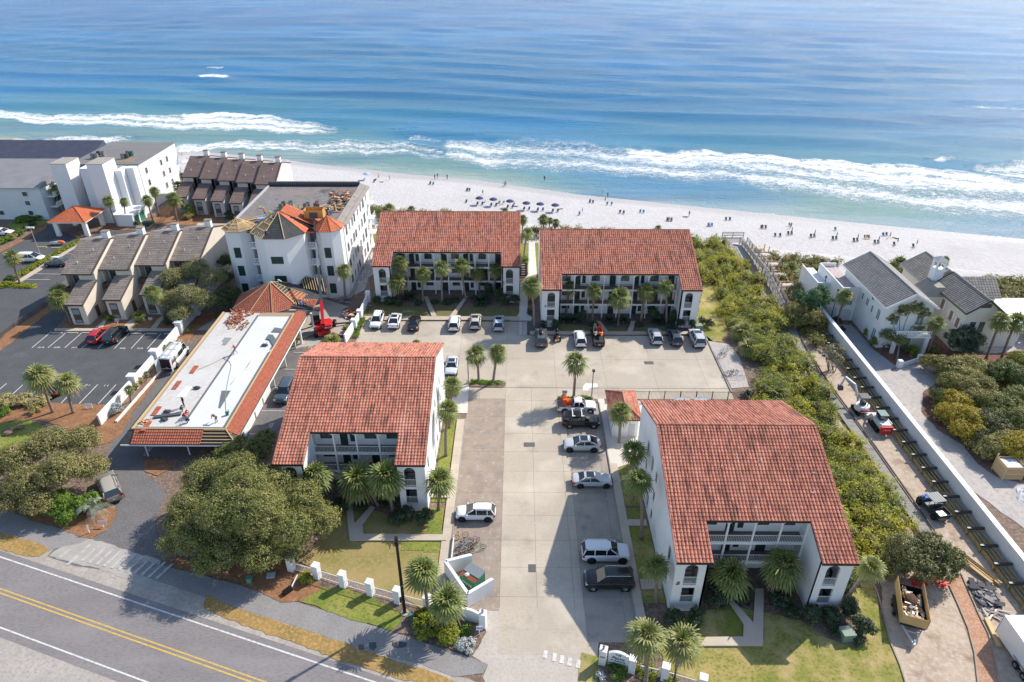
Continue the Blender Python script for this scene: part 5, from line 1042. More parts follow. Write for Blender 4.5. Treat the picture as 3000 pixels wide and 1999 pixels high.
b=MB();b.box(66.0,68.2,98.2,102.4,0,6.2);b.hexa([(65.8,98,6.2),(68.4,98,6.2),(68.4,102.6,6.2),(65.8,102.6,6.2)],[(67.0,98.6,7.6),(68.4,98.6,7.6),(68.4,102,7.6),(67.0,102,7.6)],1);obj('side_bay',b,[hc,grey_roof],T)
bt=MB();cx,cy=68.3,101.9
bt.box(cx-.75,cx+.75,cy-.75,cy+.75,7.4,9.6);
for dx in(-.62,.62):
 for dy in(-.62,.62):bt.box(cx+dx-.13,cx+dx+.13,cy+dy-.13,cy+dy+.13,9.6,11.0)
bt.box(cx-.78,cx+.78,cy-.78,cy+.78,10.7,10.98);bt.hexa([(cx-.95,cy-.95,11.0),(cx+.95,cy-.95,11.0),(cx+.95,cy+.95,11.0),(cx-.95,cy+.95,11.0)],[(cx-.1,cy-.1,11.6),(cx+.1,cy-.1,11.6),(cx+.1,cy+.1,11.6),(cx-.1,cy+.1,11.6)],1)
o=obj('bell_tower',bt,[white,M('tower_cap',(.38,.38,.38),.8)],T);q=MB();q.ball((cx,cy,10.1),(.25,.25,.3));obj('bell',q,darksteel,o)
for y_,z_ in((97.6,5.2),(94.8,4.6),(92.9,4.4)):
 window(T,(68.17,y_,z_),(0,-1,0),.8,1.6,mull=0,frame=white,gl=M('brown_shutter',(.28,.17,.12),.6))
 q=MB();q.box(68.08,68.16,y_-.85,y_-.5,z_-.8,z_+.8);q.box(68.08,68.16,y_+.5,y_+.85,z_-.8,z_+.8);obj('shutter',q,white,T)
for x_ in(69.6,71.0):window(T,(x_,91.56,4.4),(1,0,0),.9,1.8,mull=0,frame=white)
window(T,(70.6,91.56,8.0),(1,0,0),1.4,.5,mull=1,frame=darksteel)
b=MB();b.box(73.5,78.5,93.0,97.3,0,3.0);b.box(73.4,78.8,92.8,97.38,3.0,3.25)
obj('lower_wing',b,M('pale_wall',(.72,.68,.60),.8),T)
T=thing('garden_pavilion','white flat-topped pergola building beyond the palms at the right edge','garden building',(79,95,0))
b=MB();b.box(78.9,92,97,103,0,3.2);b.box(78.7,92,96.8,103.2,3.2,3.45);obj('wall',b,M('pale_wall',(.72,.68,.60),.8),T)
for i in range(5):b=MB();b.box(79.2+2.6*i,80.0+2.6*i,94.6,95.3,0,3.0);b.box(79.0+2.6*i,80.2+2.6*i,94.4,96.7,3.0,3.2);obj('column',b,white,T)
b=MB();b.panel((83.3,96.95,0),(1,0,0),(0,0,1),1.3,2.5,[],.05);obj('arched_door',b,M('brown_door',(.22,.10,.07),.7),T)
# ================================================================ WALLS, FENCES, SMALL STRUCTURES
# white boundary wall of the carport property
T=thing('boundary_wall','white stuccoed wall with wide pillars between asphalt lot and low carport','wall',(-55,87,0))
P_=[(-55.2,71.3),(-54.9,80.6),(-54.9,87.4),(-55.0,96.2),(-54.9,102.6),(-54.6,109)]
for a,c in zip(P_,P_[1:]):b=MB();b.beam((a[0],a[1]+.4,.85),(c[0],c[1]-.4,.85),.22,1.7);obj('wall_panel',b,stucco,T)
for p in P_[1:]:b=MB();b.box(p[0]-.5,p[0]+.5,p[1]-.4,p[1]+.4,0,2.05);b.box(p[0]-.62,p[0]+.62,p[1]-.5,p[1]+.5,2.05,2.2);obj('pillar',b,white,T)
T=thing('low_kerb_wall','low white kerb line along the planting strip beside the van','kerb',(-53,74,0));b=MB();a,c=g(7,5,1235),g(7,410,775);b.beam((a.x,a.y,.15),(c.x,c.y,.15),.3,.3);obj('kerb_bar',b,white,T)
T=thing('boundary_wall','white wall with stepped pillars between the crane yard and the villa car park','wall',(-27,95,0))
P_=[tuple(g(7,*p))[:2]for p in((2080,515),(2165,385),(2215,300),(2290,130))]
for a,c in zip(P_,P_[1:]):b=MB();b.beam((a[0],a[1],.8),(c[0],c[1],.8),.22,1.6);obj('wall_panel',b,stucco,T)
for p in P_[1:]:b=MB();b.box(p[0]-.4,p[0]+.4,p[1]-.4,p[1]+.4,0,1.9);obj('pillar',b,white,T)
a=g(3,85,905);T=thing('yard_gate','open white barred gate beside the grey tarpaulin','gate',(a.x,a.y,0));b=MB();railing(b,(a.x-.9,a.y),(a.x+1.0,a.y+.1),0,1.9,.16);obj('bars',b,whitemetal,T)
a=g(2,1640,1400);T=thing('yard_gate','white barred gate leaf between the tower block and the tarpaulin','gate',(a.x,a.y,0));b=MB();railing(b,(a.x-.4,a.y-.6),(a.x+.2,a.y+1.4),0,1.9,.16);obj('bars',b,whitemetal,T)
a=g(2,1400,1400);T=thing('yard_gate','solid white gate panel behind the crane boom','gate',(a.x,a.y,0));b=MB();b.box(a.x-1.0,a.x+1.3,a.y,a.y+.08,0,1.9);obj('panel',b,white,T)
def hump(name,poly,h,mat,label,cat,seed):
 rr=random.Random(seed);mb=MB();n=len(poly);cx=sum(p[0]for p in poly)/n;cy=sum(p[1]for p in poly)/n;prev=None;K_=6
 for q in range(K_+1):
  t=q/K_;ring=[]
  for p in poly:
   f_=1-t;z_=.02+h*(1-(1-t)**2)*rr.uniform(.6,1.1);ring.append(mb.pt((cx+(p[0]-cx)*f_+rr.uniform(-.12,.12),cy+(p[1]-cy)*f_+rr.uniform(-.12,.12),z_)))
  if prev:
   for j in range(n):mb.idx((prev[j],prev[(j+1)%n],ring[(j+1)%n],ring[j]))
  prev=ring
 return single(name,mb,mat,label,cat)
hump('tarpaulin',rough(kz(2,[(1700,1210),(1770,1090),(1825,985),(1850,1000),(1860,1150),(1800,1230),(1760,1330),(1670,1380),(1655,1300)],0),.12,.8,3),1.0,tarp,'crumpled grey tarpaulin between the tower block and villa C','tarpaulin',4)
rubble('pallet_debris','heap of torn roofing and pallets against the white wall by the crane','debris',kz(7,[(2040,260),(2070,200),(2180,220),(2190,300),(2130,320)],0),.05,[wood,tile_old,white,wood_dark],70,.34,21,.5)
rubble('metal_sheets','loose grey metal sheets by the tower block foot','sheet metal',kz(2,[(1480,1450),(1540,1400),(1600,1400),(1540,1480)],0),.05,[steel,wood_grey],14,.6,22,.3,True)
# left roadside fence with white pillars
T=thing('roadside_fence','white pillared railing between lawn and footpath, left of the driveway','fence',(-16,46,0))
P_=[tuple(g(12,*p))[:2]for p in((408,708),(605,765),(805,830),(1013,893),(1222,952),(1450,1010))]+[tuple(g(12,1560,1035))[:2]]
def pillar(x,y,h,w_=.62,ang=-.31,name='pillar',T=T,cap=True):
 b=MB();b.obox((x,y,0),(w_,w_,h),ang);
 if cap:b.obox((x,y,h),(w_+.08,w_+.08,.07),ang)
 return obj(name,b,stucco,T)
for p in P_[:-1]:pillar(*p,1.85)
for a,c in zip(P_,P_[1:]):
 d=(Vector(c)-Vector(a)).normalized()*.4;b=MB();railing(b,Vector(a)+d,Vector(c)-d,.1,1.05,.17,t=.025);obj('railing',b,whitemetal,T)
T=thing('entrance_wall','curved white entrance wall with lantern pillar left of the driveway','wall',(-4,41.8,0))
def curved_wall(T,a,c,h0,h1,th=.25,mat=stucco):
 a,c=Vector(a),Vector(c);u=(c-a).normalized();L_=(c-a).length
 pts=[(0,0),(L_,0)]+[(L_*(1-q/10),h0+(h1-h0)*math.sin(math.pi*q/10)**.8)for q in range(0,11)]
 b=MB();b.panel((a.x,a.y,0),(u.x,u.y,0),(0,0,1),pts,0,[],th);return obj('curved_panel',b,mat,T)
a1,c1=tuple(g(12,1660,1080))[:2],tuple(g(12,1845,1118))[:2];curved_wall(T,a1,c1,1.2,1.65);pz=tuple(g(12,1872,1140))[:2];pillar(*pz,1.95,.62,-.2,T=T)
def lantern(T,x,y,z):b=MB();b.tube([(x,y,z),(x,y,z+.1)],.1,8);b.tube([(x,y,z+.1),(x,y,z+.3)],[.07,.12],8);b.tube([(x,y,z+.3),(x,y,z+.4)],[.15,.03],8);obj('lantern',b,steel,T)
lantern(T,*pz,2.03)
T=thing('entrance_sign_wall','white entrance wall with sign lettering and house number right of the driveway','sign',(9,37.5,0))
sa,sb=Vector((8.2,37.72)),Vector((9.95,37.2));curved_wall(T,sa,sb,1.55,1.95);pillar(7.75,37.85,1.95,.62,-.29,T=T);pillar(10.25,37.05,1.85,.6,-.29,T=T);lantern(T,7.75,37.85,2.03)
su=(sb-sa).normalized();sn=Vector((su.y,-su.x));an=math.atan2(su.y,su.x);ink=M('sign_ink',(.05,.075,.085),.6)
for txt,sz,s_,z_,sh_ in(('THE',.28,.85,1.62,0),('Palms',.50,.86,1.18,.25),('AT SEAGROVE',.2,.88,.80,0)):
 p=sa+su*s_+sn*.02;text_obj(txt,sz,ink,T,(p.x,p.y,z_),(math.pi/2,0,an),'lettering',font_shear=sh_,sx=1.0)
p=Vector((7.75,37.85))+sn*.33;text_obj('3694',.22,ink,T,(p.x,p.y,1.25),(math.pi/2,0,an),'house_number')
T=thing('roadside_fence','white pillared railing behind the two front palms, right of the sign','fence',(16,36,0))
P_=[(10.6,36.95),(13.0,36.35),(16.0,35.35),(19.0,34.4),(22,33.5)]
for p in P_[1:4]:pillar(*p,1.85,T=T)
for a,c in zip(P_,P_[1:]):d=(Vector(c)-Vector(a)).normalized()*.36;b=MB();railing(b,Vector(a)+d,Vector(c)-d,.1,1.0,.17,t=.025);obj('railing',b,whitemetal,T)
# dumpster enclosure
T=thing('bin_enclosure','white V-shaped block wall enclosing the green dumpster','wall',(-5,46,0))
pts=[tuple(g(12,1780,690))[:2],(-7.1,47.6),(-4.6,43.7),(-2.35,45.4)]
for a,c in zip(pts,pts[1:]):
 b=MB();d=(Vector(c)-Vector(a)).normalized()*.12;b.beam((a[0]-d.x,a[1]-d.y,.95),(c[0]+d.x,c[1]+d.y,.95),.25,1.9);b.beam((a[0],a[1],1.92),(c[0],c[1],1.92),.32,.08);obj('wall_panel',b,stucco,T)
cx,cy,an=-4.35,46.5,-.62;T=thing('dumpster','green steel dumpster with grey ribbed lid and chalk scribble, inside the white walls','dumpster',(cx,cy,0))
b=MB();b.obox((cx,cy,.1),(1.9,1.7,1.35),an-.0);obj('body',b,M('dumpster_green',(.02,.20,.10),.5,var=(.03,.15,.08),scale=2),T)
b=MB();ca,sa_=math.cos(an),math.sin(an);b.obox((cx+.35*-sa_*1,cy+.35*ca,1.46),(1.95,1.15,.07),an)
for i in range(9):b.obox((cx-.9*ca+.22*i*ca-.35*sa_,cy-.9*sa_+.22*i*sa_+.35*ca,1.53),(.06,1.15,.05),an)
obj('lid',b,M('lid_grey',(.20,.23,.25),.5),T)
b=MB();b.obox((cx+.6*sa_,cy-.6*ca,1.455),(1.85,.5,.02),an);obj('rust_rim',b,M('rust',(.22,.06,.03),.9),T)
b=MB();b.ball((cx-.5,cy-.3,1.6),(.25,.22,.18));obj('bin_bag',b,white,T)
text_obj('XNICE',.42,M('chalk',(.65,.75,.68),.8),T,(cx+.87*sa_-.02,cy-.87*ca,.75),(math.pi/2,.15,an),'scribble')
# street pole
T=thing('street_pole','tall black pole leaning beside the left roadside fence','pole',tuple(g(12,1272,1038)))
b_=g(12,1272,1038);tp=b_+Vector((.03,0,10.2));b=MB();b.tube([b_,b_.lerp(tp,.45),b_.lerp(tp,.9),tp],[.17,.15,.13,.17],12);obj('shaft',b,black,T);b=MB();b.tube([b_,b_+Vector((0,0,.12))],[.42,.38],14);obj('footing',b,concrete,T);b=MB();b.box(b_.x-.34,b_.x-.18,b_.y-.1,b_.y+.1,1.6,2.2);obj('control_box',b,black,T)
b=MB();q_=b_.lerp(tp,.9);b.tube([q_,q_+Vector((-.02,0,.35))],.19,12);obj('collar',b,black,T)
def lamp(n,bx,by,tx,ty,label,head=True,dark=True):
 a=g(n,bx,by);h_=hgt(n,(bx,by),(tx,ty));T=thing('lamp_post',label,'lamp post',(a.x,a.y,0),group='lamp posts of the car parks');mt=M('bronze_metal',(.08,.06,.055),.5)if dark else M('tan_metal',(.42,.36,.30),.6)
 b=MB();b.tube([(a.x,a.y,.6),(a.x,a.y,h_)],[.07,.055],8);obj('shaft',b,mt,T);b=MB();b.tube([(a.x,a.y,0),(a.x,a.y,.65)],[.33,.24],12);obj('footing',b,concrete,T)
 b=MB()
 if dark:b.box(a.x-.16,a.x+.2,a.y-.25,a.y+.12,h_,h_+.3)
 else:b.box(a.x-.75,a.x-.1,a.y-.2,a.y+.2,h_,h_+.25);b.box(a.x+.1,a.x+.75,a.y-.2,a.y+.2,h_,h_+.25);b.box(a.x-.1,a.x+.1,a.y-.05,a.y+.05,h_,h_+.1)
 obj('lamp_head',b,mt if dark else M('lamp_pale',(.62,.58,.54),.5),T)
lamp(9,720,595,740,335,'dark lamp post at the right end of the median with a tall palm');lamp(8,1835,445,1837,225,'thin lamp post left of the two car park palms');lamp(1,385,1185,270,895,'tan double-headed lamp post beside the white minivan',dark=False)
# signs
def sign(n,x,y,label,w_=.5,h_=.35,z_=1.1,col=white,posts=1,ang=0.,txt=None,tcol=black,grp=None):
 a=g(n,x,y);T=thing('small_sign',label,'sign',(a.x,a.y,0),0,grp);b=MB()
 for i in range(posts):xx=a.x+(0 if posts==1 else(-w_/2+.05 if i==0 else w_/2-.05));b.box(xx-.04,xx+.04,a.y-.03,a.y+.03,0,z_)
 obj('post',b,white,T);b=MB();b.hexa([(a.x-w_/2,a.y-.06,z_-.05),(a.x+w_/2,a.y-.06,z_-.05),(a.x+w_/2,a.y-.03,z_-.05),(a.x-w_/2,a.y-.03,z_-.05)],[(a.x-w_/2,a.y+.1,z_+h_),(a.x+w_/2,a.y+.1,z_+h_),(a.x+w_/2,a.y+.13,z_+h_),(a.x-w_/2,a.y+.13,z_+h_)]);obj('board',b,col,T)
 if txt:text_obj(txt,h_*.45,tcol,T,(a.x,a.y-.0,z_+h_*.42),(math.pi/2-.4,0,0),'lettering')
sign(12,1845,1210,'white sign on a post by the planting left of the driveway mouth',.6,.3,.9,txt='PRIVATE');sign(9,475,595,'white parking sign on the palm median',.7,.35,1.2,M('sign_back',(.5,.52,.54),.6),txt='PARKING')
sign(11,625,530,'thin white post leaning by the crosswalk corner',.18,.5,.6);sign(11,722,488,'white T-shaped sign with pink edge on the mulch island',1.0,.35,.5,M('pinkish_sign',(.75,.5,.5),.6))
sign(6,812,1045,'low white board sign on the pine straw near two palms',.95,.35,.4,posts=2);sign(6,60,1010,'low white board at the left edge of the asphalt lot',.95,.3,.3,posts=2)
sign(6,1070,285,'small reddish notice in front of the second townhouse',.7,.4,.6,M('pink_board',(.55,.35,.32),.7));sign(6,1367,250,'pale notice between the second and third townhouse wings',.7,.35,.3,M('lilac_board',(.55,.5,.55),.7))
a=g(3,1525,780);T=thing('notice_board','dark wooden board with white boat plaques left of the seaward walkway','notice board',(a.x,a.y,0));b=MB();b.box(a.x-.75,a.x+.75,a.y,a.y+.12,.1,3.0);obj('board',b,wood_dark,T)
for i in range(5):b=MB();b.ball((a.x,a.y-.02,.6+.5*i),(.45,.05,.15),10,4);obj('plaque',b,white,T)
# drains
for n_,x,y,l_ in((13,677,694,'square storm drain in the driveway near the dumpster'),(9,157,1000,'storm drain in the driveway left of the silver coupe'),(9,1242,258,'storm drain in the car park behind villa A')):
 a=g(n_,x,y,.03);b=MB();w2,h2=(.38,.5)if n_==13 else(.7,.42)
 b.box(a.x-w2,a.x+w2,a.y-h2,a.y+h2,.022,.045);
 for i in range(8):b.box(a.x-w2+.05,a.x+w2-.05,a.y-h2+.08+i*(2*h2-.12)/8,a.y-h2+.11+i*(2*h2-.12)/8,.045,.06,1)
 single('storm_drain',b,[wood_dark,steel],l_,'drain','storm drains')
T=thing('boundary_wall','long white wall running from the house to the lower right corner','wall',(51,70,0))
b=MB();b.hexa([(50.6,30,0),(51.0,30,0),(51.0,104,0),(50.6,104,0)],[(50.6,30,2.4),(51.0,30,2.4),(51.0,104,2.4),(50.6,104,2.4)]);obj('wall_panel',b,M('boundary_white',(.66,.68,.70),.8,var=(.60,.62,.64),scale=.4),T)
b=MB();b.box(50.5,51.1,30,104,2.4,2.5);obj('coping',b,white,T)
T=thing('timber_barrier','timber rails on short posts along the foot of the white wall','barrier',(49.6,70,0))
for q in range(3):
 b=MB();b.tube([(49.35+.36*q,31,.55+.12*q),(49.35+.36*q,101,.55+.12*q)],.085,6,0,.3+.3*q);obj('rail',b,treated,T)
b=MB();b.box(48.98,49.06,31,101,.1,.55,0,.2);obj('face_board',b,treated,T)
pads=M('dark_sleeve',(.07,.062,.058),.8)
for i in range(29):
 y_=31.6+2.43*i;b=MB();b.tube([(48.75,y_,.82),(50.5,y_,.92)],.17,9);obj('crossbar',b,pads,T);b=MB();b.tube([(48.85,y_,0),(48.85,y_,.8)],.13,7);obj('post',b,treated,T)
 b=MB();b.box(48.72,49.2,y_-.1,y_+.1,.985,1.0);obj('bracket',b,M('bracket_pale',(.5,.48,.46),.7),T)
T=thing('boardwalk','grey plank boardwalk with low edge rail along the dirt track','boardwalk',(44.4,70,0))
b=MB()
def planks(b,p,q,w_,z0,z1,m=0):
 p,q=Vector(p),Vector(q);L_=(q-p).length;n=int(L_/.16);d=(q-p)/n;nn=Vector((-d.y,d.x)).normalized()*w_/2
 for i in range(n):
  a,c=p+d*i,p+d*(i+.9);za=z0+(z1-z0)*i/n
  b.hexa([(*(a-nn),za-.05),(*(a+nn),za-.05),(*(c+nn),za-.05),(*(c-nn),za-.05)][::-1],[(*(a-nn),za),(*(a+nn),za),(*(c+nn),za),(*(c-nn),za)][::-1],m,rnd.random())
planks(b,(44.5,53.5),(44.5,67.5),1.5,.35,.35);planks(b,(44.5,67.5),(44.1,84),1.5,.35,.35);planks(b,(44.1,84),(44.6,93.4),1.5,.35,.35);planks(b,(44.6,93.4),(46.2,104.5),1.5,.35,.35)
obj('deck',b,wood_grey,T);b=MB();b.beam((45.35,53.5,.5),(45.3,67.5,.5),.14,.16);b.beam((45.3,67.5,.5),(44.95,84,.5),.14,.16);b.beam((44.95,84,.5),(45.4,93.4,.5),.14,.16);b.beam((45.4,93.4,.5),(47.0,104.5,.5),.14,.16);b.beam((43.7,53.5,.42),(43.65,67.5,.42),.1,.1);obj('edge_rail',b,wood_dark,T)
T=thing('beach_stairs','weathered wooden walkover with railings leading down to the beach','stairs',(46.8,122,0))
b=MB();planks(b,(46.2,104.5),(47.0,118),1.5,.35,1.4);planks(b,(47.0,118),(47.3,134),1.6,1.4,.6);b.box(43.6,48.1,134.05,136.8,.55,.6);planks(b,(44.3,134.2),(44.0,131.2),1.4,.6,.6)
for i in range(34):b.box(42.4-.28*i-.15,42.4-.28*i+.15,134.6,136.6,.4-.3*i,.45-.3*i,0,rnd.random())
obj('deck',b,wood_grey,T)
def rail3(b,p,q,z0,z1,n=None):
 p,q=Vector(p),Vector(q);L_=(q-p).length;n=n or max(1,int(L_/1.8))
 for h in(.4,.75,1.1):b.beam((p.x,p.y,z0+h),(q.x,q.y,z1+h),.05,.14,0,rnd.random())
 for i in range(n+1):c=p+(q-p)*i/n;z=z0+(z1-z0)*i/n;b.box(c.x-.06,c.x+.06,c.y-.06,c.y+.06,z-.6,z+1.15,0,rnd.random())
for dx in(-.75,.75):
 b=MB();rail3(b,(46.2+dx,104.5),(47.0+dx,118),.35,1.4);rail3(b,(47+dx,118),(47.3+dx,134),1.4,.6);obj('railing',b,wood_grey,T)
b=MB();rail3(b,(43.6,136.8),(48.1,136.8),.6,.6);rail3(b,(43.5,131),(43.5,134.2),.6,.6);rail3(b,(42.4,134.5),(33,134.5),.4,-9.6);rail3(b,(42.4,136.7),(33,136.7),.4,-9.6);obj('landing_railing',b,wood_grey,T)
T=thing('beach_stairs','short wooden stair at the seaward end of the path between villas A and C','stairs',(3.5,140,0))
b=MB();planks(b,(3.1,136),(3.1,141),1.8,.3,.3);
for i in range(30):b.box(2.2,4.0,141.1+.35*i,141.4+.35*i,.2-.3*i,.25-.3*i,0,rnd.random())
obj('deck',b,wood_grey,T);b=MB()
for x_ in(2.1,4.1):rail3(b,(x_,136),(x_,141),.3,.3);rail3(b,(x_,141),(x_,151),.2,-9)
obj('railing',b,wood_dark,T)
# timber stakes and new stair under construction on the right dune
T=thing('construction_stairs','raw timber stair frame with upright stakes being built on the dune','stairs',(49.5,120,0));rr=random.Random(5)
for i in range(13):
 y_=103+2.3*i;b=MB();z_=.2 if y_<128 else .2-(y_-128)*.2
 for x_ in(48.2,50.6):b.tube([(x_+rr.uniform(-.2,.2),y_,z_-1),(x_+rr.uniform(-.2,.2),y_,z_+1.5+rr.random())],.1,6,0,rr.random())
 b.beam((48.0,y_,z_+.7),(50.9,y_,z_+.7),.14,.2,0,rr.random());b.beam((48.4,y_,z_+.5),(48.6,y_+2.2,z_+.6),.1,.2,0,rr.random());b.beam((50.3,y_,z_+.5),(50.4,y_+2.2,z_+.6),.1,.2,0,rr.random());obj('stair_frame',b,wood,T)
 if i%2==0:b=MB();b.box(48.2,50.6,y_+.3,y_+1.3,z_+.82,z_+.87);obj('plank',b,M('pale_board',(.5,.47,.44),.8),T)
a=g(15,1600,690);mb=MB();rr=random.Random(3)
for l_ in range(3):
 for i in range(7):mb.obox((a.x-.55+.17*i+rr.uniform(-.02,.02),a.y+rr.uniform(-.3,.3),.04+.14*l_),(.15,4.6,.12),.42,0,rr.random())
single('lumber_stack',mb,wood,'long stack of new boards beside the dirt path','lumber')
rubble('slate_pile','heap of dark broken slabs between the path and the timber barrier','rubble',kz(15,[(1560,800),(1700,820),(1800,930),(1800,1000),(1650,980),(1600,900)],0),.03,[M('slab_grey',(.16,.165,.18),.8),M('slab_dark',(.06,.06,.07),.8),wood_grey],150,.38,11,.35)
rubble('scrap_boards','few loose boards and a red can below the slab heap','lumber',kz(15,[(1650,1040),(1800,1010),(1800,1060),(1700,1100)],0),.03,[wood_grey,M('pale_board',(.5,.47,.44),.8),red],14,.4,12,.2,True)
a,c=g(15,1690,1090),g(15,1790,1300);mb=MB();mb.beam(a+Vector((0,0,.2)),c+Vector((0,0,.2)),.35,.3,0,.1);mb.beam(a+Vector((.3,0,.1)),c+Vector((.35,0,.1)),.2,.16,0,.7);single('timber_beam',mb,wood,'thick pale timber lying at the edge of the orange path','lumber')
mb=MB()
for pts in([(1410,810),(1480,960),(1560,1150),(1610,1340),(1640,1600)],[(1505,730),(1580,900),(1640,1040),(1720,1200),(1770,1400),(1800,1600)],[(800,760),(860,860),(900,1000),(960,1250),(1040,1440),(1090,1600)]):
 P_=[g(15,*p,.1)for p in pts]
 for p,q in zip(P_,P_[1:]):mb.beam(p,q,.12,.14,0,rnd.random())
struct('path_edging',mb,M('edging_board',(.42,.34,.26),.9,var=(.30,.25,.20),scale=1))
mb=MB();rr=random.Random(9)
for i in range(60):
 t=i/60;a=g(15,1130+270*t,(800+25*math.sin(t*9)),.05);mb.beam(a+Vector((rr.uniform(-.4,.4),rr.uniform(-.3,.3),rr.uniform(0,.3))),a+Vector((rr.uniform(-.5,.5),rr.uniform(-.5,.5),rr.uniform(0,.5))),.16,.03,0,rr.random())
a,c=g(15,1120,765),g(15,1160,835);mb.beam(a+Vector((0,0,.15)),c+Vector((0,0,.15)),.14,.14)
single('safety_netting',mb,M('red_net',(.75,.05,.03),.6),'crumpled bright red safety netting under the oak','netting')
a=g(10,2235,1260);T=thing('timber_crate','slatted timber crate around a blue-white tank at the right edge','crate',(a.x,a.y,0))
for z_ in np.arange(.2,1.9,.24):
 b=MB();
 for(p,q)in(((-1.1,-1),(1.1,-1)),((1.1,-1),(1.1,1)),((1.1,1),(-1.1,1)),((-1.1,1),(-1.1,-1))):b.beam((a.x+p[0],a.y+1+p[1],z_),(a.x+q[0],a.y+1+q[1],z_),.06,.2,0,rnd.random())
 obj('slat_course',b,wood,T)
b=MB()
b.box(a.x-1.1,a.x+1.1,a.y-.05,a.y+2.05,.12,.18)
for dx in(-1.1,1.1):
 for dy in(-1,1):b.box(a.x+dx-.07,a.x+dx+.07,a.y+1+dy-.07,a.y+1+dy+.07,0,2.4 if dy>0 else 2.0)
obj('frame',b,wood,T);b=MB();b.box(a.x-.9,a.x+.9,a.y+.15,a.y+1.8,.2,1.8);obj('tank',b,M('tank_pale',(.50,.56,.62),.5),T)
b=MB()
hump('plastic_sheeting',rough(kz(10,[(2270,1330),(2353,1300),(2450,1350),(2400,1500),(2300,1450)],0),.15,.6,9),.5,M('clear_sheet',(.55,.56,.58),.4),'heap of pale plastic sheeting below the timber crate','plastic sheeting',12)
T=thing('garden_wall','low curved white wall between two square pillars in front of the white house','wall',tuple(g(5,1300,1270)))
pa,pb=g(5,1215,1290),g(5,1400,1240)
for p in(pa,pb):b=MB();b.box(p.x-.32,p.x+.32,p.y-.32,p.y+.32,0,1.25);obj('pillar',b,stucco,T)
b=MB();b.beam((pa.x+.3,pa.y,.35),(pb.x-.3,pb.y,.35),.25,.7);obj('wall_panel',b,stucco,T)
# low fences on the left
def lowfence(label,n,pts,h,mat,sp=.25):
 P_=[tuple(g(n,*p))[:2]for p in pts];T=thing('picket_fence',label,'fence',(P_[0][0],P_[0][1],0))
 for a,c in zip(P_,P_[1:]):b=MB();railing(b,a,c,0,h,sp,t=.06);obj('fence_panel',b,mat,T)
lowfence('low brown picket fence between the two asphalt yards',6,[(-60,470),(0,405),(130,310),(280,215),(400,130),(520,55),(560,20)],.9,M('fence_brown',(.16,.12,.09),.9))
lowfence('brown post and rail fence on the pine straw near the farther townhouses',1,[(1350,940),(1430,875),(1520,810),(1590,765)],1.1,M('fence_rust',(.22,.13,.08),.9),.5)
for i,(x,y)in enumerate(((385,1072),(510,1080))):
 a=g(1,x,y);b=MB();b.box(a.x-.95,a.x+.95,a.y-.12,a.y+.12,.02,.22);single('parking_block',b,M('yellow_block',(.52,.45,.20),.8),'yellow concrete wheel stop '+('left of the covered watercraft' if i==0 else 'nearest the hedge strip by the covered watercraft'),'wheel stop')
for i,x in enumerate((520,660,795,1235,1380,1535)):
 a=g(6,x,362 if x<900 else 368,.03);b=MB();b.box(a.x-.85,a.x+.85,a.y-.1,a.y+.1,.02,.16);tag(recentre(obj('parking_block',b,walk)),'pale concrete wheel stop '+('at the leftmost stall before the townhouses','at the second stall from the left before the townhouses','just left of the dark red suv','nearest the black suv on its right','second to last before the white pillared wall','beside the white pillared wall at the last stall')[i],'wheel stop','wheel stops in front of the townhouses')
for n_,x,y,t_ in((6,375,490,'6A'),(6,517,490,'6B'),(6,675,493,'7A'),(6,1110,499,'9B'),(6,1270,499,'9A'),(6,1435,499,'8B'),(6,295,828,'10'),(6,795,832,'21'),(6,963,837,'11')):
 a=g(n_,x,y,.05);o=text_obj(t_,.62,paint_w,None,a,(0,0,0),'stall_number',ext=.003,sx=1.5);o['kind']='structure';o['label']='painted stall number'
for y_,t_ in((71.8,'102'),(77.6,'202'),(82.6,'202'),(87.4,'103'),(92,'203')):
 o=text_obj(t_,.8,paint_w,None,(-32.6,y_,.05),(0,0,math.pi/2),'stall_number',ext=.003);o['kind']='structure';o['label']='painted stall number'
a=g(7,300,1480,.05);o=text_obj('GUEST',.75,paint_w,None,a,(0,0,math.pi/2),'stall_lettering',ext=.003);o['kind']='structure';o['label']='painted stall lettering'
# utility cabinets
def cabinet(n,x,y,s,label,mat):a=g(n,x,y);T=thing('utility_box',label,'utility box',(a.x,a.y,0));b=MB();b.obox((a.x,a.y,.05),(s[0],s[1],s[2]),.1);obj('housing',b,mat,T);b=MB();b.obox((a.x,a.y,s[2]+.05),(s[0]+.06,s[1]+.06,.06),.1);obj('lid',b,mat,T);b=MB();b.obox((a.x,a.y,0),(s[0]+.3,s[1]+.3,.05),.1);obj('base',b,concrete,T)
ug=M('utility_green',(.20,.27,.21),.6)
cabinet(14,1770,1230,(1.1,1.0,.95),'grey-green transformer cabinet beside the dark round shrubs',ug);cabinet(4,1685,1260,(1.1,.9,.9),'green transformer cabinet behind the silver cars at villa A',ug)
cabinet(12,85,800,(.45,.45,.6),'small green utility pedestal under the big oak',M('pedestal_green',(.12,.30,.20),.6));cabinet(12,248,757,(.8,.6,.12),'pale flat utility lid on the mulch by the fence end',M('pale_lid',(.45,.5,.52),.6));cabinet(12,1325,1085,(.35,.35,.7),'dark teal pedestal beside the black pole',M('pedestal_teal',(.05,.20,.18),.6));cabinet(1,1355,880,(2.2,1.2,1.1),'dark green bin box near the shaft tower block',M('bin_green',(.02,.07,.05),.6))
a=g(7,1000,160);b=MB();b.box(a.x-.9,a.x+.9,a.y-.6,a.y+.6,0,1.7);single('utility_cabinet',b,M('cabinet_dark',(.08,.11,.12),.6),'dark grey cabinet left of the porch roof, among the trees','utility box')
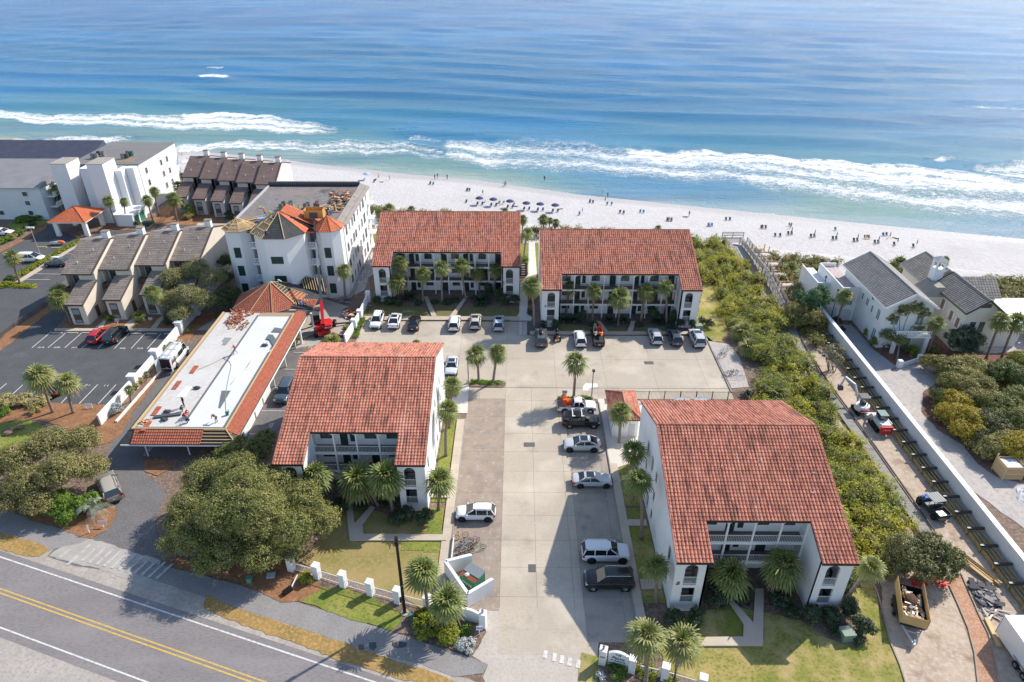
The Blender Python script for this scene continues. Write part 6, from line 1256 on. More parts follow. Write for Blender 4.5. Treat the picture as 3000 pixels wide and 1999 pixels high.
a=g(12,375,880);T=thing('mailbox','fallen black mailbox on a white post on the mulch','mailbox',(a.x,a.y,0));b=MB();c=g(12,455,770);b.beam(a+Vector((.3,.5,.3)),c+Vector((0,0,.5)),.1,.1);obj('post',b,white,T);b=MB();b.obox((a.x,a.y,.1),(.5,.9,.35),-.7);obj('box',b,black,T)
# ================================================================ VEHICLES
CM={}
chrome=M('chrome',(.55,.55,.56),.2,metal=.9);redlens=M('red_lens',(.45,.01,.01),.25);clearlens=M('clear_lens',(.65,.67,.68),.15);plastic=M('dark_plastic',(.03,.03,.032),.6);autoglass=M('car_glass',(.012,.016,.02),.05,spec=1.0)
def paint(name,c,r_=.28):return M('paint_'+name,c,r_,coat=.6)
def lerp(tab,x):return float(np.interp(x,[t[0]for t in tab],[t[1]for t in tab]))
KIND={'suv':(4.65,1.86,1.68,[(-.5,.55),(-.49,.95),(-.45,1.02),(.2,1.03),(.38,.97),(.46,.86),(.5,.55)],(-.48,-.385,.05,.26),1.0,.70,.37),'bigsuv':(5.0,1.97,1.85,[(-.5,.6),(-.49,1.05),(-.46,1.14),(.2,1.14),(.40,1.08),(.475,.98),(.5,.6)],(-.485,-.425,.09,.26),1.12,.75,.41),'coupesuv':(4.75,1.92,1.62,[(-.5,.6),(-.485,1.0),(-.42,1.1),(.2,1.02),(.38,.95),(.46,.84),(.5,.5)],(-.45,-.20,.07,.24),1.02,.72,.38),'sedan':(4.75,1.84,1.44,[(-.5,.5),(-.485,.86),(-.38,.97),(.2,.93),(.38,.85),(.46,.74),(.5,.45)],(-.37,-.20,.06,.235),.92,.70,.34),'van':(5.9,2.0,2.45,[(-.5,.6),(-.497,1.1),(-.49,1.25),(.33,1.25),(.42,1.12),(.48,.95),(.5,.55)],(-.495,-.487,.29,.385),1.22,.90,.36),'minivan':(5.0,1.95,1.75,[(-.5,.55),(-.49,.98),(-.46,1.05),(.28,1.03),(.40,.93),(.47,.78),(.5,.5)],(-.485,-.43,.10,.31),1.03,.76,.35),'pickup':(5.4,1.88,1.78,[(-.5,.55),(-.497,1.02),(-.49,1.05),(.2,1.06),(.40,1.02),(.47,.92),(.5,.55)],(-.09,-.06,.12,.235),1.05,.74,.39),}
def car_meshes(kind):
 if kind in CM:return CM[kind]
 L_,W,H,topl,cab,belt,rw,wr=KIND[kind]
 st=[-.5,-.495,-.485,-.465,-.43,-.36,-.2,0,.2,.3,.36,.42,.46,.485,.497,.5]
 b=MB();rings=[]
 bed=kind=='pickup'
 for x in st:
  e=abs(2*x);wv=W/2*(1-.10*e**5-.10*e**30);zt=lerp(topl,x);zb=.26+.12*e**8;
  if x>.2:wv*=1-.05*((x-.2)/.3)**2
  zs=[(0,zb),(wv*.88,zb),(wv*.99,zb+.12),(wv,.62*belt),(wv*.985,.86*zt if zt<belt else zt*.9),(wv*.93,zt-.03),(wv*.80,zt+.005),(0,zt+.035)]
  ring=[(x*L_,-y,z)for y,z in zs]+[(x*L_,y,z)for y,z in zs[::-1][1:-1]]
  i=len(b.v);b.v+=ring;rings.append((i,len(ring)))
 for(i,n),(j,_)in zip(rings,rings[1:]):
  for q in range(n):
   m=1 if q in(0,n-1)else 0;b.idx((i+q,j+q,j+(q+1)%n,i+(q+1)%n),m)
 i,n=rings[0];b.idx([i+q for q in range(n)],0);i,n=rings[-1];b.idx([i+q for q in range(n)][::-1],1 if False else 0)
 for sx in(-1,1):
  for sy in(-1,1):
   xx=sx*L_*.305+(.03*L_ if sx>0 else-.0);yy=sy*(W/2-.055);b.tube([(xx,yy-.07,wr+.03),(xx,yy+.07,wr+.03)],wr+.085,16,1)
 b.box(L_*.492,L_*.503,-W*.30,W*.30,.38,.62,1);b.box(-L_*.504,-L_*.492,-W*.36,W*.36,.32,.5,1)
 body=mesh('body',b,True)
 c=MB();r0,r1,f1,f0=[v*L_ for v in cab];zb_=belt-.02;wb,wt=W/2*.93,W/2*rw
 rb=lambda z:z
 B=[(r0,-wb*.96,zb_),(f0,-wb*.93,zb_),(f0,wb*.93,zb_),(r0,wb*.96,zb_)];Tt=[(r1,-wt*.96,H-.07),(f1,-wt*.97,H-.06),(f1,wt*.97,H-.06),(r1,wt*.96,H-.07)]
 c.hexa(B,Tt,0)
 cabin=mesh('window_glass',c)
 r_=MB();xs=np.linspace(r1-.04,f1+.05,7);i0=None
 for k_,x in enumerate(xs):
  t=abs(k_-3)/3.;zz=H-.07*t*t;ww=wt*(1.02-.03*t);i=len(r_.v);r_.v+=[(x,-ww,zz-.085),(x,-ww*.96,zz-.02),(x,-ww*.6,zz+.005),(x,0,zz+.012),(x,ww*.6,zz+.005),(x,ww*.96,zz-.02),(x,ww,zz-.085)]
  if i0 is not None:
   for q in range(6):r_.idx((i0+q,i+q,i+q+1,i0+q+1)[::-1],0)
   r_.idx((i0,i0+6,i+6,i),0)
  i0=i
 pw=.09 if kind!='van' else .14
 for s in(-1,1):
  r_.beam((f0,s*wb*.93,zb_),(f1,s*wt*.97,H-.07),.07,.06);r_.beam((r0,s*wb*.96,zb_),(r1,s*wt*.96,H-.08),.10 if kind!='coupesuv' else .12,.09)
  mids={'suv':(-.02,-.29),'bigsuv':(0,-.24),'minivan':(.02,-.24),'sedan':(-.06,),'coupesuv':(-.05,),'pickup':(.05,),'van':(.16,)}[kind]
  for mx in mids:
   x=mx*L_;x=max(x,r0+.1);r_.beam((x-.02,s*(wb*.965),zb_),(x,s*(wt*1.0),H-.1),pw,.04)
  if kind=='van':
   r_.hexa(*[[(r0,s*wb*.965,zb_),(.14*L_,s*wb*.965,zb_),(.14*L_,s*wb*.99,zb_),(r0,s*wb*.99,zb_)]if s>0 else[(r0,s*wb*.99,zb_),(.14*L_,s*wb*.99,zb_),(.14*L_,s*wb*.965,zb_),(r0,s*wb*.965,zb_)],[(r1,s*wt*.965,H-.07),(.14*L_,s*wt*.965,H-.07),(.14*L_,s*wt*1.0,H-.07),(r1,s*wt*1.0,H-.07)]if s>0 else[(r1,s*wt*1.0,H-.07),(.14*L_,s*wt*1.0,H-.07),(.14*L_,s*wt*.965,H-.07),(r1,s*wt*.965,H-.07)]])
 if kind=='van':r_.box(r0-.02,r0+.04,-wb*.94,wb*.94,zb_,H-.1)
 roof=mesh('roof',r_,True)
 wm=MB();wm.tube([(0,-.11,0),(0,.11,0)],wr,20,0);wheel=mesh('wheel',wm,True)
 rm=MB();rm.tube([(0,-.125,0),(0,.125,0)],wr*.52,12,0)
 for q in range(5):a=2*math.pi*q/5;rm.beam((0,-.122,0),(math.cos(a)*wr*.68,-.122,math.sin(a)*wr*.68),.05,.03);rm.beam((0,.122,0),(math.cos(a)*wr*.68,.122,math.sin(a)*wr*.68),.05,.03)
 rim=mesh('rim',rm)
 h_=MB();h_.hexa([(-.16,-.19,-.06),(.05,-.19,-.06),(.03,.19,-.06),(-.1,.19,-.06)],[(-.16,-.19,.07),(.0,-.19,.07),(-.0,.19,.07),(-.14,.19,.07)]);hl=mesh('headlight',h_)
 t_=MB();t_.hexa([(-.04,-.14,-.12),(.2,-.14,-.12),(.06,.14,-.12),(-.04,.14,-.12)],[(-.04,-.14,.12),(.2,-.14,.12),(.06,.14,.12),(-.04,.14,.12)]);tl=mesh('taillight',t_)
 m_=MB();m_.hexa([(-.06,-.1,-.07),(.1,-.1,-.07),(.06,.1,-.07),(-.06,.1,-.07)],[(-.06,-.1,.07),(.1,-.1,.07),(.06,.1,.07),(-.06,.1,.07)]);mi=mesh('mirror',m_)
 p_=MB();p_.box(-.01,.01,-.16,.16,-.06,.06);pl=mesh('number_plate',p_)
 CM[kind]=(body,cabin,roof,wheel,rim,hl,tl,mi,pl);return CM[kind]
def inst(name,me,parent,mats,loc,rot=(0,0,0),scale=None):
 while len(me.materials)<len(mats):me.materials.append(None)
 o=bpy.data.objects.new(name,me);COL.objects.link(o);o.parent=parent;o.location=loc;o.rotation_euler=rot
 if scale:o.scale=scale
 for i,m in enumerate(mats):o.material_slots[i].link='OBJECT';o.material_slots[i].material=m
 return o
def car(kind,x,y,rz,pt,label,cat='car',rails=None,sunroof=False,rimm=None,roofm=None,grp='cars parked around the villas',z=.03,sc_=1.):
 L_,W,H,topl,cab,belt,rw,wr=KIND[kind];T=thing('parked_car' if cat=='car' else cat.replace(' ','_'),label,cat,(x,y,z),rz,grp);T.scale=(sc_,)*3
 body,cabin,roof,wheel,rim,hl,tl,mi,pl=car_meshes(kind)
 inst('body',body,T,[pt,plastic],(0,0,0));inst('window_glass',cabin,T,[autoglass],(0,0,0));ro=inst('roof',roof,T,[roofm or pt],(0,0,0))
 for sx in(-1,1):
  for sy in(-1,1):
   w_=inst('wheel',wheel,T,[rubber],(sx*L_*.305+(.03*L_ if sx>0 else 0),sy*(W/2-.09),wr));inst('rim',rim,w_,[rimm or chrome],(0,0,0))
 for s in(-1,1):
  inst('headlight',hl,T,[clearlens],(L_*.475,s*W*.36,lerp(topl,.46)-.12),scale=(1,-s,1));inst('taillight',tl,T,[redlens],(-L_*.487,s*W*.40,lerp(topl,-.485)-.12 if kind!='van' else 1.3),scale=(1,-s,1.0 if kind!='van' else 2))
  inst('mirror',mi,T,[pt],(cab[3]*L_-.28,s*(W/2+.06),belt+.08))
 inst('number_plate',pl,T,[M('plate',(.6,.6,.58),.5)],(-L_*.503,0,.72))
 if rails is not None:
  for s in(-1,1):b=MB();b.tube([(cab[1]*L_+.1,s*W/2*rw*.88,H-.03),(cab[1]*L_+.2,s*W/2*rw*.88,H+.05),(cab[2]*L_-.25,s*W/2*rw*.88,H+.05),(cab[2]*L_-.1,s*W/2*rw*.88,H-.03)],.022,6);obj('roof_rail',b,rails,T,world=False)
 if sunroof:b=MB();b.box(cab[2]*L_-1.0,cab[2]*L_-.12,-W*.26,W*.26,H-.03,H+.018);obj('sunroof',b,autoglass,T,world=False)
 return T
U,Dn,Rt,Lf=math.pi/2,-math.pi/2,0,math.pi
def cary(kind,n,x,y,up,pt,label,**kw):
 a=g(n,x,y);return car(kind,a.x,a.y+KIND[kind][0]/2,U if up else Dn,pt,label,**kw)
def carx(kind,n,xa,xb,y,right,pt,label,**kw):
 a,b=g(n,xa,y),g(n,xb,y);return car(kind,(a.x+b.x)/2,a.y+KIND[kind][1]/2+.02,Rt if right else Lf,pt,label,**kw)
pw_=paint('white',(.80,.80,.80));pk=paint('black',(.010,.011,.013));psil=paint('silver',(.50,.52,.54));pg=paint('grey',(.10,.105,.11));pbe=paint('champagne',(.50,.48,.43));pbl=paint('ice_blue',(.48,.54,.60));pnav=paint('slate_blue',(.06,.085,.11));pred=paint('red',(.45,.01,.02));ptan=paint('tan',(.22,.195,.165),.5)
cary('suv',3,180,1268,False,pw_,'white suv facing the camera, leftmost of the row before villa C',rails=chrome)
cary('coupesuv',3,345,1268,True,pw_,'white suv with dark sunroof, second from left before villa C',sunroof=True)
cary('sedan',3,520,1290,True,pk,'black sedan between white suvs before villa C',sunroof=True)
cary('suv',3,893,1290,True,pw_,'white suv in the middle of the row, between the gap and a champagne suv')
cary('suv',3,1087,1275,True,pbe,'champagne suv with sunroof before villa C',sunroof=True)
cary('suv',3,1300,1290,True,pbl,'pale ice blue suv, rightmost of the row before villa C',sunroof=True,rails=chrome)
T=cary('bigsuv',4,268,1436,True,pg,'dark grey suv with a black roof box beside the trike',rails=plastic)
b=MB();b.ball((-.3,0,2.05),(1.05,.42,.2),12,6);obj('roof_box',b,black,T,world=False,smooth=True)
cary('suv',4,625,1436,True,pw_,'white suv left of the black pickup loaded with kayaks',rails=chrome)
TP=cary('pickup',4,790,1432,True,pk,'black pickup with kayaks lying over its bed',cat='pickup truck')
cary('suv',4,1318,1414,True,psil,'silver compact suv, left one of the last three before villa A',rails=chrome)
cary('suv',4,1498,1424,True,pnav,'dark slate blue suv between two silver suvs',sunroof=True)
cary('bigsuv',4,1705,1440,True,psil,'large silver suv at the right end before villa A',rails=chrome,sunroof=True)
cary('sedan',8,1672,395,False,paint('pearl',(.62,.66,.70)),'pearl white sedan half behind the palm right of villa D',sunroof=True)
TW=carx('pickup',9,418,758,722,True,pw_,'white pickup with orange crates in its bed at the median',cat='pickup truck')
TB=carx('bigsuv',9,466,788,860,True,pk,'black suv with silver roof racks, between white pickup and silver coupe',rimm=chrome)
for x_ in(-1.15,.05):b=MB();b.box(x_-.06,x_+.06,-.85,.85,1.88,1.96);b.box(x_-.12,x_+.3,-.86,-.72,1.96,2.02);b.box(x_-.12,x_+.3,.72,.86,1.96,2.02);obj('roof_rack',b,M('rack_silver',(.7,.7,.7),.4),TB,world=False)
carx('coupesuv',9,470,805,1076,False,psil,'silver coupe-shaped suv facing left with dark wheels',rimm=plastic,sunroof=True)
carx('sedan',9,548,915,1402,True,psil,'silver sedan facing right at the edge of the big shadow',rimm=plastic,sunroof=True)
carx('bigsuv',13,1066,1424,664,True,pw_,'white three-row suv in the shadow of villa B',rimm=plastic,rails=chrome)
carx('bigsuv',13,1080,1465,878,False,pk,'black off-roader in the shadow, nearest the entrance',rimm=chrome,rails=chrome)
carx('suv',12,1660,1968,345,False,pw_,'white compact suv with black wheels beside the bicycles',rimm=plastic,rails=plastic,sc_=.96)
cary('suv',6,835,478,True,pred,'dark red suv in front of the townhouses, beside a black one')
cary('bigsuv',6,985,480,True,pk,'black suv parked right of the red suv',rails=chrome)
a=g(6,500,925);car('sedan',a.x,a.y+1.6,U,pk,'black sedan behind the two front palms of the asphalt lot')
carx('minivan',1,145,385,1210,True,pw_,'white minivan beside the double-headed lamp post',rails=chrome)
T=carx('suv',1,392,600,1252,False,pg,'small dark suv carrying a white roof box beyond the hedge strip',sc_=.93);b=MB();b.ball((-.1,0,1.9),(.95,.42,.2),12,6);obj('roof_box',b,white,T,world=False,smooth=True)
carx('sedan',1,-110,115,968,True,pw_,'white sedan cut off by the left edge of the photo')
a=g(11,830,190);T=car('bigsuv',a.x-.3,a.y-1.2,R(128),ptan,'old tan suv with a paler roof parked askew by the driveway',roofm=M('tan_roof',(.36,.335,.29),.6),rails=plastic,sc_=1.06)
a=g(8,195,640);car('bigsuv',a.x-.9,a.y+2.2,Dn,pnav,'dark suv glimpsed left of villa D roof in the shadow')
T=car('van',-52.0,87.6,U+.0,pw_,'white work van with ladders on its roof and open rear doors',cat='van',grp=None)
b=MB()
for s in(-.62,-.25,.25,.62):b.tube([(-2.7,s,2.62),(2.2,s,2.62)],.035,6)
for i in range(16):b.beam((-2.6+.3*i,-.62,2.62),(-2.6+.3*i,-.25,2.62),.04,.04);b.beam((-2.6+.3*i,.25,2.62),(-2.6+.3*i,.62,2.62),.04,.04)
for x_ in(-2.2,-.6,1):b.beam((x_,-.85,2.52),(x_,.85,2.52),.06,.08)
obj('ladder_rack',b,M('ladder_aluminium',(.60,.61,.62),.4,metal=.4),T,world=False)
for s in(-1,1):b=MB();b.beam((-2.95,s*.92,1.35),(-3.7,s*1.15,1.35),.06,1.9);obj('rear_door',b,pw_,T,world=False)
b=MB();b.box(-2.96,-2.9,-.8,.8,.6,2.2);obj('interior_shade',b,black,T,world=False)  # black sheet standing for the shade inside the van
b=MB();b.box(-.6,.6,-1.04,-1.01,1.3,2.0);b.box(-1.9,-1.8,-1.03,-1.0,.5,2.2);obj('side_door',b,plastic,T,world=False)
# pickup beds and loads
def bed(T,L_=5.4,W=1.88,col=plastic):
 b=MB();b.box(-L_/2+.08,-.52,-W/2+.12,W/2-.12,1.085,1.10,0);obj('bed_floor',b,col,T,world=False)
 b=MB();b.box(-L_/2+.02,-L_/2+.08,-W/2+.1,W/2-.1,1.07,1.2);b.box(-L_/2+.08,-.52,-W/2+.06,-W/2+.12,1.07,1.2);b.box(-L_/2+.08,-.52,W/2-.12,W/2-.06,1.07,1.2);obj('bed_rail',b,col,T,world=False)
bed(TW,col=M('bed_grey',(.2,.2,.21),.6));bed(TP)
def kayak(x,y,z,L_,rz,mat,label,tilt=.12):
 T=thing('kayak',label,'kayak',(x,y,z),rz,'kayaks over the pickup bed');b=MB();b.tube([(-L_/2,0,.12),(-L_*.42,0,.08),(-L_*.2,0,0),(0,0,-.02),(L_*.2,0,0),(L_*.42,0,.08),(L_/2,0,.12)],[.03,.17,.34,.38,.34,.17,.03],12);me=mesh('hull',b,True);me.transform(Matrix.Diagonal((1,1,.5,1)));o=obj('hull',me,mat,T,loc=(0,0,.15),rot=(0,-tilt,0))
 o=MB();o.ball((-.2,0,.33),(.45,.2,.06),10,4);o.box(-.85,-.7,-.2,.2,.3,.55);obj('seat_well',o,black,T,world=False)
 q=MB();q.box(.5,.6,-.3,.3,.28,.36);q.box(-1.2,-1.1,-.3,.3,.28,.36);obj('strap',q,M('strap_yellow',(.75,.5,.12),.6),T,world=False)
p=TP.location;kayak(p.x+.38,p.y+.1,1.7,3.7,U,M('kayak_red',(.75,.03,.015),.4),'bright red kayak on top of the black pickup',.1);kayak(p.x-.42,p.y+.3,1.65,3.6,U-.08,M('kayak_camo',(.13,.13,.10),.5,var=(.35,.30,.22),scale=4),'mottled dark kayak beside the red one',.1)
p=TW.location
for dx,sz,l_ in((-1.35,(.55,1.5,1.05),'tall orange crate in the bed of the white pickup'),(-.9+.15,(.6,.75,.55),'low orange crate by the cab of the white pickup')):
 T=thing('crate',l_,'crate',(p.x+dx-.35,p.y,1.13),0,'orange crates in the pickup bed');b=MB();b.box(-sz[0]/2,sz[0]/2,-sz[1]/2,sz[1]/2,0,sz[2]);obj('body',b,orange,T,world=False)
 b=MB()
 for q in range(4):b.box(-sz[0]/2-.02,sz[0]/2+.02,-sz[1]/2-.02,sz[1]/2+.02,sz[2]*(q+.3)/4,sz[2]*(q+.5)/4)
 obj('ribs',b,M('orange_dark',(.55,.08,.02),.6),T,world=False)
a=g(4,410,1375);T=thing('motorcycle','black touring trike with orange reflective triangle behind','motorcycle',(a.x,a.y+1.3,.03),U)
def wheel_at(T,x,y,r_,w_=.2,mt=rubber,name='wheel',rimm_=chrome):
 b=MB();b.tube([(x,y-w_/2,r_),(x,y+w_/2,r_)],r_,16);o=obj(name,b,mt,T,world=False);b=MB();b.tube([(x,y-w_/2-.01,r_),(x,y+w_/2+.01,r_)],r_*.45,10);q=obj('rim',b,rimm_,o,world=False);return o
for y_ in(-.5,.5):wheel_at(T,-.85,y_,.33,.24)
wheel_at(T,1.05,0,.33,.16)
b=MB();b.ball((-.9,0,.75),(.5,.6,.3),10,6);b.ball((.25,0,.85),(.5,.2,.22),10,6);b.ball((.85,0,.95),(.3,.32,.35),8,6);obj('body',b,black,T,world=False,smooth=True)
b=MB();b.ball((-.35,0,.98),(.4,.22,.12),8,5);b.box(-.62,-.5,-.2,.2,.95,1.3);obj('seat',b,plastic,T,world=False)
b=MB();b.tube([(.6,-.45,1.15),(.75,0,1.1),(.6,.45,1.15)],.03,6);b.tube([(1.05,.1,.4),(.75,.1,1.1)],.03,6);obj('handlebar',b,chrome,T,world=False);b=MB();b.face([(-1.42,-.2,.85),(-1.42,.2,.85),(-1.40,0,1.15)][::-1]);b.hexa([(-1.44,-.22,.83),(-1.4,-.22,.83),(-1.4,.22,.83),(-1.44,.22,.83)],[(-1.42,-.02,1.16),(-1.4,-.02,1.16),(-1.4,.02,1.16),(-1.42,.02,1.16)]);obj('warning_triangle',b,M('triangle_orange',(.95,.10,.01),.5),T,world=False)
# bicycles
def bike(x,y,rz,mat,label,lean=.25,grp='bicycles standing together'):
 T=thing('bicycle',label,'bicycle',(x,y,.04),rz,grp);T.rotation_euler=(lean,0,rz)
 for xx in(-.52,.52):
  b=MB();pts=[(xx+.33*math.cos(t),0,.34+.33*math.sin(t))for t in[2*math.pi*q/16 for q in range(17)]];b.tube(pts,.024,5,cap=False)
  for q in range(6):t=math.pi*q/6;b.beam((xx-.31*math.cos(t),0,.34-.31*math.sin(t)),(xx+.31*math.cos(t),0,.34+.31*math.sin(t)),.008,.008)
  obj('wheel',b,rubber,T,world=False)
 b=MB();f=[(-.52,0,.34),(-.12,0,.32),(-.2,0,.8),(.33,0,.82),(.52,0,.34)]
 for p,q in((0,1),(0,2),(1,2),(2,3),(1,3),(3,4)):b.tube([f[p],f[q]],.022,6)
 obj('frame',b,mat,T,world=False);b=MB();b.tube([(.33,0,.8),(.3,0,1.0)],.02,5);b.tube([(.22,-.3,1.02),(.34,0,1.0),(.22,.3,1.02)],.02,5);obj('handlebar',b,chrome,T,world=False)
 b=MB();b.tube([(-.2,0,.8),(-.22,0,.92)],.018,5);b.ball((-.24,0,.95),(.14,.08,.035),8,4);obj('saddle',b,black,T,world=False);return T
cols=[(M('bike_yellow',(.75,.48,.03),.4),'yellow bicycle at the far end of the bicycle clump'),(M('bike_blue',(.03,.12,.5),.4),'blue bicycle in the middle of the clump'),(M('bike_green',(.05,.5,.12),.4),'bright green bicycle lying to the right of the clump'),(black,'black bicycle nearest the white bin wall'),(M('bike_pink',(.6,.15,.25),.4),'pink bicycle beside the green one'),(steel,'silver bicycle in front of the blue one'),(pnav,'navy bicycle behind the blue one'),(black,'black bicycle second from the bin wall'),(M('bike_teal',(.05,.3,.35),.4),'teal bicycle between the blue and silver ones')]
bp=[(135,455,.3),(150,515,.1),(265,530,-.1),(120,620,.25),(245,505,.9),(130,570,0),(175,490,.2),(150,595,.1),(180,545,.4)]
for(mt,l_),(x,y,rz)in zip(cols,bp):a=g(13,x,y+18);bike(a.x,a.y,rz+.15,mt,l_,rnd.uniform(-.35,.35))
for(x,y,mt,l_)in((1900,200,black,'dark bicycle on the shady pad, nearer of the upright pair'),(1925,150,M('bike_pale',(.5,.62,.7),.4),'pale blue bicycle leaning behind the dark one on the pad'),(1960,360,M('bike_blue2',(.06,.12,.25),.4),'navy bicycle in the low rack by the car park corner'),(2010,355,black,'black bicycle in the low rack by the car park corner')):a=g(9,x,y+10);bike(a.x,a.y,.3,mt,l_,.1,'bicycles on the shady pad')
a,c=g(9,1930,385),g(9,2090,375);b=MB()
for yy in(-.6,.6):b.tube([(a.x,a.y+yy,.05),(a.x,a.y+yy,.6),(c.x,a.y+yy,.6),(c.x,a.y+yy,.05)],.03,6)
for i in range(9):xx=a.x+(c.x-a.x)*i/8;b.tube([(xx,a.y-.6,.1),(xx,a.y+.6,.1)],.015,5)
single('bicycle_rack',b,steel,'low steel bicycle rack beside the dark hedge','bicycle rack')
for n_,x,y,l_ in((3,130,1090,'dark bicycle at the left end of the lawn of villa C'),(1,1330,930,'dark bicycle on the paving by the far green bins')):a=g(n_,x,y);bike(a.x,a.y,1.2,black,l_,.1,None)
b=MB();a,c=g(13,80,470),g(13,60,670);b.beam(a+Vector((0,0,.5)),c+Vector((0,0,.5)),.1,.12);b.beam(a+Vector((0,0,.0)),a+Vector((0,0,.5)),.1,.1);b.beam(c+Vector((0,0,.0)),c+Vector((0,0,.5)),.1,.1);single('hitching_rail',b,white,'white rail between the bicycle clump and the footway','rail')
# telehandler with a very long boom
tx,ty=-31.4,96.9
T=thing('crane','red rotating telehandler with a long raised boom in front of the tower block','crane',(tx,ty,0));redp=paint('machine_red',(.60,.015,.02),.35)
b=MB();b.obox((tx,ty,.5),(1.9,4.4,.55),.15);b.obox((tx,ty,1.05),(2.2,2.0,.2),.15);obj('chassis',b,redp,T)
b=MB();b.obox((tx+.65,ty-.4,1.3),(1.0,2.4,.75),.3);b.obox((tx-.75,ty-1.2,1.3),(.8,1.0,.5),.3);obj('turret',b,redp,T)
b=MB();b.obox((tx-1.25,ty+.2,1.55),(1.05,1.7,1.75),.3);obj('cab',b,autoglass,T);b=MB();b.obox((tx-1.25,ty+.2,3.3),(1.1,1.75,.1),.3);obj('cab_roof',b,darksteel,T)
for dx in(-1.05,1.05):
 for dy in(-1.9,1.9):
  b=MB();b.tube([(tx+dx-.2,ty+dy,.6),(tx+dx+.2,ty+dy,.6)],.6,16);w_=obj('wheel',b,rubber,T);b=MB();b.tube([(tx+dx-.22,ty+dy,.6),(tx+dx+.22,ty+dy,.6)],.28,10);obj('rim',b,redp,w_)
for dx,dy in((-3.1,-2.7),(3.1,-2.0),(-3.0,2.6),(3.2,2.4)):b=MB();b.beam((tx+dx*.3,ty+dy*.7,.5),(tx+dx,ty+dy,.35),.22,.22);b.tube([(tx+dx,ty+dy,.0),(tx+dx,ty+dy,.45)],[.3,.1],8);obj('outrigger',b,darksteel,T)
bt_=g(2,1297,650,14.6);b0=Vector((tx+.05,ty-1.0,1.9));segs=[(0,.2,.36,redp),(.17,.5,.30,darksteel),(.46,.76,.25,steel),(.72,1,.2,darksteel)]
for s0,s1,w_,mt in segs:b=MB();b.beam(b0.lerp(bt_,s0),b0.lerp(bt_,s1),w_*1.3,w_*1.5);obj('boom_section',b,mt,T)
b=MB();b.obox((bt_.x,bt_.y+.6,bt_.z-.6),(3.3,1.6,.12),.02);
for dx in(-1.6,1.6):b.beam((bt_.x+dx,bt_.y+.6,bt_.z-.5),(bt_.x+dx,bt_.y+.6,bt_.z+.9),.08,1.5)
b.beam((bt_.x-1.6,bt_.y-.15,bt_.z+.1),(bt_.x+1.6,bt_.y-.15,bt_.z+.1),.06,1.3);b.beam((bt_.x-1.6,bt_.y+1.35,bt_.z+.5),(bt_.x+1.6,bt_.y+1.35,bt_.z+.5),.06,.9);obj('work_platform',b,M('plywood_orange',(.62,.32,.09),.8,var=(.50,.26,.08),scale=2),T)
b=MB();b.box(bt_.x-.7,bt_.x+.7,bt_.y-.32,bt_.y-.2,bt_.z-.45,bt_.z+.45);obj('fork_carriage',b,darksteel,T)
text_obj('RENTALS',.3,white,T,(tx+.98,ty-1.58,1.65),(math.pi/2,0,.3),'lettering')
# mini excavator
ex,ey=46.9,75.6;T=thing('mini_excavator','white and red mini excavator with raised grey arm on the dirt track','excavator',(ex,ey,0));wp=paint('machine_white',(.75,.75,.74),.4)
for s in(-.7,.7):b=MB();b.tube([(ex+s-.17,ey-.85,.3),(ex+s+.17,ey-.85,.3)],.3,12);b.tube([(ex+s-.17,ey+.85,.3),(ex+s+.17,ey+.85,.3)],.3,12);b.box(ex+s-.17,ex+s+.17,ey-.85,ey+.85,.02,.58);obj('track',b,rubber,T)
b=MB();b.tube([(ex,ey-.1,.6),(ex,ey-.1,1.3)],[.95,.9],16);obj('engine_housing',b,wp,T);b=MB();b.obox((ex+.0,ey-1.0,.75),(1.2,.12,.22),0);obj('stripe',b,red,T)
b=MB()
for dx in(-.5,.5):
 for dy in(-.4,.6):b.box(ex+dx-.04,ex+dx+.04,ey+dy-.04,ey+dy+.04,1.3,2.5)
obj('canopy_post',b,darksteel,T);b=MB();b.box(ex-.62,ex+.62,ey-.5,ey+.75,2.5,2.6);obj('canopy',b,darksteel,T);b=MB();b.box(ex-.3,ex+.3,ey-.3,ey+.3,1.3,1.8);obj('seat',b,black,T)
b=MB();b.beam((ex-.1,ey+.7,1.0),(ex-.5,ey+2.2,3.0),.22,.3);b.beam((ex-.5,ey+2.2,3.0),(ex-1.3,ey+3.6,3.3),.2,.25);obj('boom',b,M('arm_grey',(.55,.56,.57),.5),T);b=MB();b.beam((ex-1.3,ey+3.6,3.3),(ex-1.7,ey+3.5,2.0),.16,.2);obj('arm',b,M('arm_grey',(.55,.56,.57),.5),T);b=MB();b.hexa([(ex-2.0,ey+3.2,1.3),(ex-1.3,ey+3.2,1.3),(ex-1.3,ey+3.6,1.4),(ex-2.0,ey+3.6,1.4)],[(ex-2.0,ey+3.3,2.0),(ex-1.4,ey+3.3,2.0),(ex-1.4,ey+3.8,2.0),(ex-2.0,ey+3.8,2.0)]);obj('bucket',b,darksteel,T)
ex,ey=47.9,72.2;T=thing('track_loader','white compact loader with red tail panel behind the excavator','loader',(ex,ey,0))
for s in(-.75,.75):b=MB();b.box(ex+s-.2,ex+s+.2,ey-1.2,ey+1.2,.05,.65);obj('track',b,rubber,T)
b=MB();b.obox((ex,ey-.3,.6),(1.2,2.4,.9),0);obj('body',b,wp,T);b=MB();b.obox((ex,ey+.1,1.4),(1.0,1.2,.8),0);obj('cab',b,autoglass,T);b=MB();b.obox((ex,ey+.1,2.2),(1.1,1.3,.1),0);obj('cab_roof',b,M('cab_teal',(.12,.2,.2),.5),T)
b=MB();b.obox((ex-.05,ey-1.75,.45),(1.5,.25,.95),0);obj('rear_panel',b,red,T);b=MB();
for s in(-.72,.72):b.beam((ex+s,ey-1.3,1.5),(ex+s,ey+1.2,1.3),.14,.2);b.beam((ex+s,ey+1.2,1.3),(ex+s,ey+1.8,.4),.14,.2)
